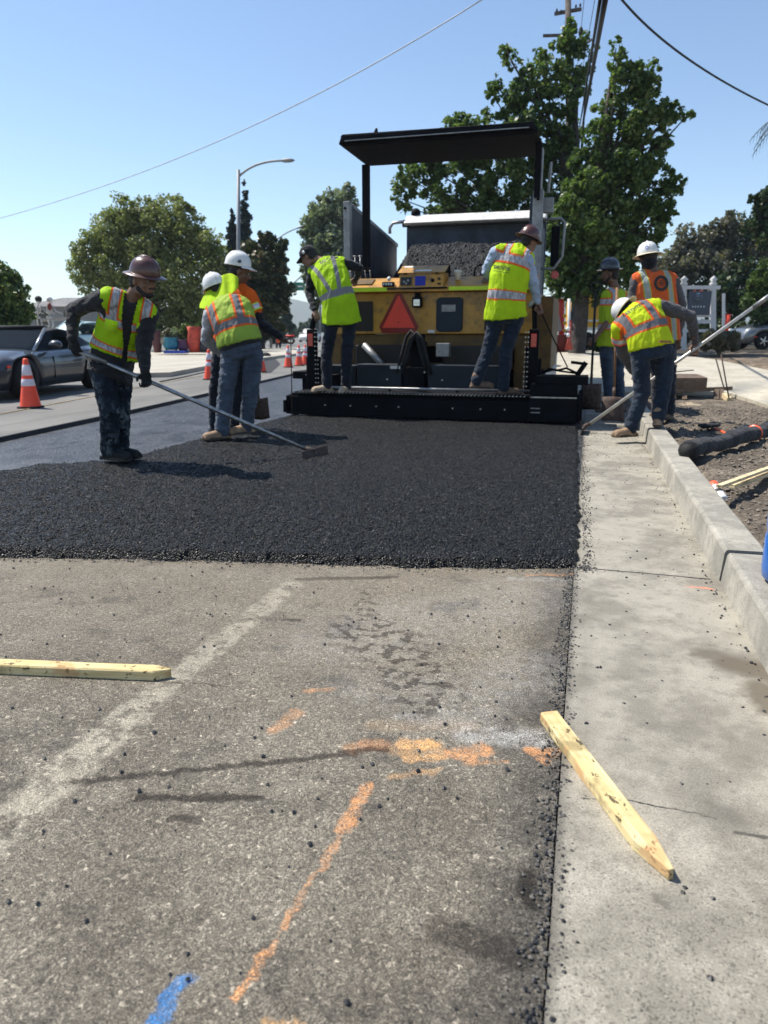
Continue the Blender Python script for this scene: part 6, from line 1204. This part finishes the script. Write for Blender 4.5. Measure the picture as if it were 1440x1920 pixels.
# ------------------------------------------------------------------ vehicles
CARG = M('car_paint_grey', (.026, .030, .038), .42, .2, var=.05, bump=0, coat=1.0); SUVG = M('suv_paint_grey', (.16, .17, .18), .3, .5, var=.05, bump=0, coat=1.0); TEAL = M('pale_teal_paint', (.50, .66, .66), .35, .1, var=.05, bump=0, coat=.8); SOFT = cloth('soft_top_black', (.015, .016, .018), fold=.3)
def glassm(name, col):
    t = NT(name); t.set(Base_Color=col, Roughness=.08, Specular_IOR_Level=.4); tr = t.n('BsdfTransparent', {'Color': (.45, .5, .5)}); mx = t.n('MixShader', {0: .72, 1: t.b.outputs[0], 2: tr.outputs[0]}); t.t.links.new(mx.outputs[0], t.out.inputs[0]); return t.m
CGL = glassm('car_glass', (.012, .018, .028)); RIM = M('alloy_rim', (.35, .36, .38), .3, .9, var=.1, bump=0)
def car(name, label, loc, rz, L, W, prof, paint, roofm, wb, wr=.33, xf=.9, soft=False, cat='car'):
    """prof: (x from nose, z sill, z shoulder, z roof line or 0, half-width factor); nose at -x"""
    root = empty(name, loc, rz, label, cat); m = MB(); rings = []; zs = []
    xs = np.linspace(0, L, 46); Pp = np.array(prof, float); g = lambda x, c: np.interp(x, Pp[:, 0], Pp[:, c])
    hw = W / 2; ax_ = (xf, xf + wb)
    for x in xs:
        k = g(x, 4) * hw; sill = g(x, 1); sh = g(x, 2)
        for a in ax_:
            d = abs(x - a)
            if d < wr + .07: sill = max(sill, math.sqrt((wr + .07) ** 2 - d * d) + wr - .02)
        sill = min(sill, sh - .08); r = [(0, sill), (k * .93, sill), (k * .99, sill + (sh - sill) * .3), (k, sill + (sh - sill) * .6), (k * .97, sh - .06), (k * .86, sh), (k * .5, sh + .03), (0, sh + .04)]
        rings.append([(x, y, z) for y, z in r] + [(x, -y, z) for y, z in r[::-1][1:-1]])
    c = len(rings[0]); m.smooth = True; m.add(sum(rings, []), [(i * c + j, i * c + (j + 1) % c, (i + 1) * c + (j + 1) % c, (i + 1) * c + j) for i in range(len(xs) - 1) for j in range(c)] + [tuple(range(c)), tuple((len(xs) - 1) * c + j for j in range(c))])
    m.build('body', paint, root)
    gx = Pp[Pp[:, 3] > 0]; x0, x1 = gx[0, 0], gx[-1, 0]; cab = MB(); gl = MB(); cr = []; gr_ = []
    for x in np.linspace(x0, x1, 22):
        k = g(x, 4) * hw; sh = g(x, 2); zz = np.interp(x, gx[:, 0], gx[:, 3]); zz = max(zz, sh + .02); cr.append([(x, y, z) for y, z in ((k * .70, lerp(sh, zz, .88)), (k * .62, lerp(sh, zz, .97)), (k * .35, zz), (0, zz + .01), (-k * .35, zz), (-k * .62, lerp(sh, zz, .97)), (-k * .70, lerp(sh, zz, .88)))]); gr_.append([(x, y, z) for y, z in ((k * .86, sh), (k * .70, lerp(sh, zz, .885)), (-k * .70, lerp(sh, zz, .885)), (-k * .86, sh))])
    cab.smooth = True; c = 7; cab.add(sum(cr, []), [(i * c + j, i * c + j + 1, (i + 1) * c + j + 1, (i + 1) * c + j) for i in range(21) for j in range(c - 1)])
    a_ = int(21 * .30); gl.smooth = True; gl.add(sum(gr_, []), [(i * 4 + j, i * 4 + j + 1, (i + 1) * 4 + j + 1, (i + 1) * 4 + j) for i in range(21) for j in (0, 2)])
    ro = cab.build('roof', roofm, root); s_ = ro.modifiers.new('s', 'SOLIDIFY'); s_.thickness = .02; gl.build('side_window', CGL, root)
    ws = MB(); k = g(x0, 4) * hw; xw = x0 + (x1 - x0) * .28; zw = np.interp(xw, gx[:, 0], gx[:, 3]); kk = g(xw, 4) * hw; ws.add([(x0 - .05, k * .80, g(x0, 2) + .02), (x0 - .05, -k * .80, g(x0, 2) + .02), (xw, -kk * .66, zw + .03), (xw, kk * .66, zw + .03)], [(0, 1, 2, 3)]); ws.build('windscreen', CGL, root); MB().tube([(xw + .02, -kk * .69, zw + .045), (xw + .02, kk * .69, zw + .045)], .04, 8).build('windscreen_header', roofm, root)
    for sg in (-1, 1): MB().tube([(x0 - .06, sg * k * .84, g(x0, 2)), (xw, sg * kk * .69, zw + .03)], .028, 8).build('windscreen_pillar', RIM if soft else paint, root)
    xd = x0 + .25; zc = g(x0, 2); MB().box((xd, -hw * .78, zc - .25), (xd + .35, hw * .78, zc + .02)).build('dashboard', BLK2, root)
    for sg in (-1, 1):
        se = MB().box((x0 + 1.0, sg * .38 - .24, .35), (x0 + 1.5, sg * .38 + .24, .55)).prism([(x0 + 1.40, .5), (x0 + 1.58, .5), (x0 + 1.72, zc + .20), (x0 + 1.60, zc + .22)], 'y', sg * .38 - .22, sg * .38 + .22).build('seat', BLK2, root, bevel=.03)
    MB().tube([(x0 + .70, .38 + .17 * math.cos(q), zc - .02 + .16 * math.sin(q)) for q in np.linspace(0, 6.28, 20)], .016, 6).build('steering_wheel', STEEL, root)
    for a in ax_:
        for sg in (-1, 1):
            y = sg * (g(a, 4) * hw - .11); w_ = MB().lathe([(wr * .62, -.11), (wr * .96, -.11), (wr, -.08), (wr, .08), (wr * .96, .11), (wr * .62, .11)], (a, y, wr), (0, 1, 0), 28).build('tyre', BLK2, root); MB().lathe([(.0, -.02), (wr * .62, -.06), (wr * .62, .10)] if sg < 0 else [(.0, .02), (wr * .62, .06), (wr * .62, -.10)], (a, y + sg * .03, wr), (0, 1, 0), 24).build('wheel_disc', BLK2, root)
            sp = MB()
            for q in range(5):
                an = q * 1.2566; sp.beam((a, y + sg * .085, wr), (a + math.cos(an) * wr * .62, y + sg * .075, wr + math.sin(an) * wr * .62), .02, .055, (math.cos(an + 1.57), 0, math.sin(an + 1.57)))
            sp.lathe([(wr * .60, .0), (wr * .66, .01), (wr * .66, .02)], (a, y + sg * .07, wr), (0, sg, 0), 24); sp.build('rim', RIM, root)
    for sg in (-1, 1):
        zh = g(.25, 2); k = g(.25, 4) * hw; hl = MB().ell((.22, sg * k * .82, zh - .08), (Vector((.13, 0, .04)), Vector((0, .11, 0)), Vector((.02, 0, .13))), 14, 10).build('headlight', LENS, root); 
        MB().ell((x0 + .28, sg * (g(x0, 4) * hw + .08), g(x0 + .2, 2) + .10), (Vector((.10, 0, 0)), Vector((0, .12, 0)), Vector((0, 0, .075))), 12, 8).build('door_mirror', paint, root); MB().beam((x0 + .28, sg * g(x0, 4) * hw * .9, g(x0, 2) + .02), (x0 + .28, sg * (g(x0, 4) * hw + .04), g(x0, 2) + .06), .06, .04).build('mirror_stalk', BLK2, root)
        MB().box((x0 + .35, sg * (g(x0 + .5, 4) * hw - .005) - .012, .30), (x0 + .358, sg * (g(x0 + .5, 4) * hw - .005) + .012, g(x0, 2) - .10)).box((x0 + 1.55, sg * (g(x0 + 1.5, 4) * hw - .004) - .012, .34), (x0 + 1.558, sg * (g(x0 + 1.5, 4) * hw - .004) + .012, g(x0 + 1.5, 2) - .1)).build('door_seam', INK, root)
        MB().box((.42, sg * (g(.45, 4) * hw) - .01, .52), (.56, sg * (g(.45, 4) * hw) + .008, .56)).build('side_marker', REDO, root)
    return root
spf = [(a, b * .95, c * .93, d * .93, e) for a, b, c, d, e in [(0, .22, .42, 0, .62), (.15, .18, .60, 0, .80), (.5, .17, .74, 0, .92), (.95, .17, .82, 0, .98), (1.45, .18, .83, .86, .97), (2.05, .18, .84, 1.20, .95), (2.5, .18, .85, 1.27, .96), (2.95, .18, .88, 1.23, .98), (3.4, .19, .91, 1.07, 1.0), (3.75, .20, .90, .92, .98), (4.1, .24, .80, 0, .88), (4.35, .32, .62, 0, .70)]]
fw_ = gnd(52, 747, .05); rw = gnd(162, 730, .05); dirc = (rw - fw_); dirc.z = 0; dirc.normalize(); left_ = Vector((-dirc.y, dirc.x, 0))
og = fw_ - dirc * .92 + left_ * .80; og.z = .05
car('sports_car', 'grey convertible sports car with black soft top behind the nearest cone', og, math.atan2(dirc.y, dirc.x), 4.35, 1.80, spf, CARG, SOFT, 2.45, .335, .90, soft=True)
suv = [(0, .30, .62, 0, .80), (.2, .26, .85, 0, .92), (.8, .26, 1.0, 0, .98), (1.15, .26, 1.04, 1.08, .98), (1.9, .26, 1.06, 1.62, .98), (2.6, .26, 1.07, 1.70, 1.0), (3.8, .26, 1.08, 1.66, .98), (4.4, .28, 1.08, 1.30, .94), (4.6, .35, .9, 0, .88)]
sb_ = gter(1395, 652); car('parked_suv', 'grey car parked nose-left at the right edge beyond the shrubs', at(1372, 655, 33), AZ + .12, 4.6, 1.85, suv, SUVG, SUVG, 2.7, .36, .9)
car('parked_car', 'pale teal car parked behind the convertible', gnd(78, 672, .05), math.radians(80), 4.4, 1.8, suv, TEAL, TEAL, 2.6, .33, .85)
car('far_truck', 'small white vehicle far down the road beside the paver', at(572, 642, 95), math.radians(95), 5.0, 2.0, suv, WHT, WHT, 3.0, .4, .9, cat='van')
bt = empty('box_trailer', at(1120, 652, 27), 0, 'yellow box trailer with white stripe behind the tree trunk', 'trailer'); TRY = M('trailer_yellow', (.70, .38, .03), .6, var=.08, scale=1)
A0, B0 = at(1086, 640, 27), at(1165, 640, 27); zt_, zb_ = at(1086, 547, 27).z, at(1086, 640, 27).z
def slab_(name, z0, z1, mat, off=0, dep=2.2): A, B = A0.copy(), B0.copy(); return MB().add([Vector((A.x, A.y, z0)) - FX * off, Vector((B.x, B.y, z0)) - FX * off, Vector((B.x, B.y, z0)) + FX * dep, Vector((A.x, A.y, z0)) + FX * dep, Vector((A.x, A.y, z1)) - FX * off, Vector((B.x, B.y, z1)) - FX * off, Vector((B.x, B.y, z1)) + FX * dep, Vector((A.x, A.y, z1)) + FX * dep], [(0, 3, 2, 1), (4, 5, 6, 7), (0, 1, 5, 4), (1, 2, 6, 5), (2, 3, 7, 6), (3, 0, 4, 7)]).build(name, mat, bt, True)
slab_('trailer_body', zb_ + .5, zt_, TRY); slab_('roof_rim', zt_, zt_ + .08, WHT, .03); slab_('stripe', lerp(zb_, zt_, .40), lerp(zb_, zt_, .44), WHT, .012); slab_('lower_rim', zb_ + .42, zb_ + .5, WHT, .02)
for x in (1100, 1150): MB().cyl(at(x, 640, 27), at(x, 640, 27) + FX * .3, .33, n=20).build('wheel', BLK2, bt, True)

# ------------------------------------------------------------------ roadside odds and ends
sf = empty('sign_frame', gter(1310, 655), 0, 'white timber sign frame with dark blue board and round logo', 'sign'); SW = M('sign_white_paint', (.66, .66, .66), .6, var=.06); SD = M('sign_slate_blue', (.055, .075, .10), .5, var=.06, bump=0); DS = 26.0
for x in (1282, 1337):
    pb = seg_obj('post', at(x, 656, DS), at(x, 534, DS), .17, .17, SW, sf, True); MB().lathe([(0, 0), (.12, 0), (.13, .05), (.07, .12), (.13, .2), (0, .32)], at(x, 535, DS), n=8).build('finial', SW, pb, True)
for y, x0, x1, h in ((539, 1274, 1350, .12), (592, 1282, 1337, .10), (603, 1285, 1334, .12), (620, 1282, 1337, .10)): seg_obj('rail', at(x0, y, DS - .02), at(x1, y, DS - .02), .10, h, SW, sf, True)
bd = seg_obj('board', at(1290, 568, DS - .1), at(1332, 568, DS - .1), .05, .80, SD, sf, True); MB().lathe([(0, 0), (.155, 0), (.155, .008), (.0, .008)], at(1309, 558, DS - .14), -FX, 24).build('logo_disc', M('logo_pale_blue', (.16, .20, .25), .6, bump=0), bd, True)
MB().lathe([(.10, 0), (.12, 0), (.12, .01), (.10, .01)], at(1309, 558, DS - .15), -FX, 24).build('logo_ring', SD, bd, True); MB().beam(at(1303, 558, DS - .16), at(1315, 558, DS - .16), .01, .05).build('logo_bar', SD, bd, True)
for x in (1298, 1303, 1308, 1313, 1319): MB().beam(at(x, 575, DS - .14), at(x + 2, 575, DS - .14), .01, .05).build('letter', SLVR, bd, True)
for x0, x1 in ((1300, 1305), (1311, 1318)): MB().beam(at(x0, 545, DS - .14), at(x1, 545, DS - .14), .02, .05).build('red_mark', REDR, bd, True)
tag(MB().beam(at(1357, 640, 24), at(1357, 550, 24), .09, .03).build('marker_post', SW), 'slim white marker post right of the sign frame', 'post')
tag(MB().lathe([(0, 0), (.07, 0), (.09, .6), (0, .6)], at(1361, 625, 24), n=12).build('orange_delineator', CORG), 'small orange delineator beside the slim marker post', 'delineator')
TERR = M('dark_red_plastic', (.16, .025, .02), .6, var=.2); tag(MB().lathe([(0, 0), (.22, 0), (.26, .6), (.27, .62), (.24, .62), (0, .6)], at(1048, 663, 25), n=20).build('red_bin', TERR), 'dark red bin standing left of the big tree trunk', 'bin')
dl = empty('delineator_post', at(1068, 655, 23), 0, 'white and red delineator post against the tree trunk', 'post'); MB().cyl(at(1067, 655, 23), at(1067, 560, 23), .045, n=10).build('tube', SW, dl, True); MB().lathe([(0, 0), (.13, 0), (.06, .3), (.06, .9), (0, .9)], at(1066, 656, 23), n=12).build('sleeve', M('faded_red_sleeve', (.35, .05, .03), .6), dl, True)
for y in (632, 620): MB().lathe([(.065, 0), (.066, 0), (.066, .12), (.065, .12)], at(1066, y, 23), n=12).build('white_band', SW, dl, True)
rb_ = empty('red_ladder_frame', at(1056, 650, 26), 0, 'red frame with yellow knobs standing left of the tree trunk', 'frame'); seg_obj('red_leaf', at(1053, 650, 26), at(1052, 560, 26), .20, .05, REDR, rb_, True)
for y in (592, 606, 620): MB().ball(at(1059, y, 25.8), .06).build('knob', TRY, rb_, True)
tag(MB().beam(at(1044, 622, 25), at(1038, 590, 25), .35, .05).build('leaning_board', STUC), 'small grey panel leaning beside the red frame', 'board')
# yard wares on the left: pots, tubs, plants, tarp
DL = 36; wares = [('tub', 322, 650, 16, 22, (.03, .20, .26), 'teal tub among the yard wares under the round tree'), ('flower_pot', 296, 655, 9, 40, (.10, .03, .03), 'tall dark maroon pot at the left of the yard wares'), ('flower_pot', 345, 652, 12, 20, (.09, .03, .07), 'purple pot in the middle of the yard wares'), ('flower_pot', 366, 655, 14, 46, (.50, .06, .03), 'tall orange-red urn at the right of the yard wares'), ('bag', 353, 655, 9, 9, (.60, .55, .50), 'pale bag lying between the purple pot and the red urn'), ('flower_pot', 385, 655, 12, 24, (.03, .03, .04), 'black pot behind the bent worker, right of the red urn'), ('flower_pot', 309, 640, 9, 12, (.30, .27, .22), 'small stone-coloured pot behind the teal tub'), ('flower_pot', 377, 640, 7, 28, (.34, .05, .03), 'slim terracotta pipe pot near the bent worker')]
for nm, x, y, w, h, col, lb in wares:
    k = DL / CF; mt = M('ware_%d' % x, col, .6, var=.2, scale=6); b = at(x, y + 6, DL)
    if nm == 'bag': o = MB().ell(b + UX * h * k * .5, (RX * w * k, FX * w * k * .6, UX * h * k * .5), 12, 8).build(nm, mt)
    else: o = MB().lathe([(0, 0), (w * k * .7, 0), (w * k * .95, h * k * .4), (w * k * .75, h * k * .8), (w * k * .9, h * k), (w * k * .75, h * k), (w * k * .6, h * k * .8), (0, h * k * .75)], b, n=18).build(nm, mt)
    tag(o, lb, 'bag' if nm == 'bag' else 'pot')
tag(MB().beam(at(312, 660, 35.5), at(350, 660, 35.5), .9, .12).build('blue_tarp', M('tarp_blue', (.01, .05, .35), .5)), 'folded blue tarp on the pavement in front of the teal tub', 'tarp')
for i, (x, y, r, L, lb) in enumerate(((312, 628, 11, L_BRN, 'dry pale plant behind the teal tub'), (330, 630, 13, L_GRY, 'grey leafy plant in the middle of the yard wares'), (350, 622, 14, L_LIT, 'green leafy plant left of the red urn'), (375, 615, 10, L_LIT, 'green plant above the red urn'), (398, 630, 14, L_DRK, 'dark shrub at the right of the yard wares'), (292, 628, 10, L_BRN, 'brownish shrub at the left of the yard wares'))):
    tree('potted_plant', lb, 37, (x, y + r * 1.6), [(x, y, r, 1, 0), (x + r * .4, y + r * .5, r * .8, 1, 0), (x - r * .4, y + r * .4, r * .7, 1, 0)], L, 1100, .12, .03, 200 + i, sub=8, cat='plant', group='plants among the yard wares')
for i, (x, y, r) in enumerate(((40, 640, 26), (100, 640, 24), (160, 635, 28), (205, 640, 28), (245, 640, 28), (280, 630, 22), (425, 625, 24))):
    tree('dark_shrub', ['dark shrub under the bushy tree at the left edge', 'dark shrub behind the skeleton figures', 'dark shrub left of the camouflage-trousered worker', 'dark shrub behind the camouflage-trousered worker', 'dark shrub right of the camouflage-trousered worker', 'small dark shrub left of the yard wares', 'dark shrub behind the bent worker with the neck shade'][i], 43, (x, 655), [(x, y - 4, r, .7, 0), (x + 12, y - 10, r * .7, .8, 0)], L_DRK, 2200, .16, .04, 300 + i, sub=10, cat='shrub', group='shrubs in the shade of the left yards', limbs=False)
BONE = M('bone_white', (.52, .52, .52), .7, var=.15)
def skeleton(x, y, D, label, hairy=None, arm=1):
    k = D / CF; r = empty('skeleton_figure', at(x, y + 44, D), 0, label, 'skeleton figure'); q = lambda dx, dy, dz=0: at(x + dx, y + dy, D + dz)
    MB().ball(q(0, 0), 5.4 * k, 12, 8).ell(q(1.5, 4.5), (RX * 3 * k, FX * 3 * k, UX * 3 * k), 8, 6).build('skull', BONE, r, True)
    MB().tube([q(0, 6), q(-2, 16), q(-1, 32)], 1.2 * k, 6).build('spine', BONE, r, True)
    for i in range(5): MB().tube([q(-1 + math.cos(a) * 5.5, 12 + i * 3 + math.sin(a) * 1.5, math.sin(a) * 4.5 * k) for a in np.linspace(0, 6.28, 13)], .6 * k, 5).build('rib', BONE, r, True)
    MB().ell(q(-1, 33), (RX * 5 * k, FX * 3 * k, UX * 2.4 * k), 10, 6).build('pelvis', BONE, r, True)
    for s_ in (-1, 1):
        MB().tube([q(s_ * 6, 11), q(s_ * 7 + 5 * arm, 22), q(s_ * 7 + 17 * arm, 26)], .9 * k, 6).build('arm', BONE, r, True); MB().tube([q(s_ * 3, 34), q(s_ * 4 + 3, 46), q(s_ * 4, 58)], 1.1 * k, 6).build('leg', BONE, r, True)
    if hairy: MB().ell(q(hairy[0], -1), (RX * 6.2 * k, FX * 6 * k, UX * 6 * k), 12, 8).build('hair', hairy[1], r, True)
skeleton(72, 562, 32, 'skeleton figure with black hair, left one of the pair above the convertible', (0, HAIR)); skeleton(93, 562, 32, 'skeleton figure with white skull and raised arm, right one of the pair'); 
tag(MB().ell(at(93, 575, 31.5), (RX * .10, FX * .08, UX * .16), 10, 8).build('red_bundle', TERR), 'small dark red bundle held by the right skeleton figure', 'bundle')
tag(MB().beam(at(78, 600, 33), at(140, 596, 33), .3, .12).build('fence_rail', M('grey_rail', (.30, .29, .27), .7)), 'weathered rail behind the skeleton figures', 'rail')
# pavement, kerb and patches on the far left, fallen dark patch near the cones, rope line
def gp(pts, z): return [tuple(gnd(x, y, z)[:2]) for x, y in pts]
sheet('left_pavement', gp([(-400, 706), (60, 703), (240, 700), (318, 698), (420, 680), (560, 662), (575, 652), (300, 656), (-400, 660)], .17), .17, PAVE, thick=.14)
sheet('asphalt_patch', gp([(491, 700), (507, 699), (526, 683), (512, 668), (495, 664), (480, 672)], .056), .056, CUT); tag(MB().ell(gnd(497, 672, .06) + UX * .12, (RX * .28, FX * .3, UX * .16), 10, 8).build('tool_bag', BLK2), 'black tool bag on top of the cone beside the dark patch', 'bag')
tag(MB().tube([gnd(x, y, .058) for x, y in ((-30, 782), (60, 765), (150, 748), (260, 726), (380, 704))], .006, 6).build('survey_string', M('string_tan', (.55, .38, .18), .8)), 'thin tan survey string lying along the lane behind the workers', 'string')
tag(MB().tube([gnd(x, y, .058) for x, y in ((300, 716), (340, 708), (420, 690), (520, 672))], .018, 6).build('crack_seal', CUT), 'dark tar seam running along the far lane', 'seam')
fp = empty('far_person', at(522, 662, 56), 0, 'tiny worker in orange far off between the cones and the bent men', 'person'); MB().seg(at(522, 625, 56), at(522, 640, 56), .20, .16).build('jacket', ORNG, fp, True); MB().ball(at(520, 617, 56), .13).build('head', SKIN, fp, True); MB().lathe([(0, .1), (.13, 0)], at(520, 616, 56), n=12).build('hard_hat', WHT, fp, True)
m = MB()
for dx in (-3, 3): m = MB().seg(at(522 + dx, 640, 56), at(522 + dx, 660, 56), .09, .07).build('leg', NAVYC, fp, True)
# haze between here and the hills, and faint fumes over the hot load
def volume(name, lo, hi, dens, col, aniso=0.0):
    o = MB().box(lo, hi).build(name, NT(name).m); mt = o.data.materials[0]; nt = mt.node_tree; nt.nodes.clear(); out = nt.nodes.new('ShaderNodeOutputMaterial'); v = nt.nodes.new('ShaderNodeVolumePrincipled'); v.inputs['Color'].default_value = (*col, 1); v.inputs['Density'].default_value = dens; v.inputs['Anisotropy'].default_value = aniso; nt.links.new(v.outputs[0], out.inputs['Volume']); return tag(o, kind='stuff')
HAZE = True
if HAZE: volume('haze', (-2600, -60, -1.4), (2600, 3560, 100), .00026, (.66, .80, 1.0))
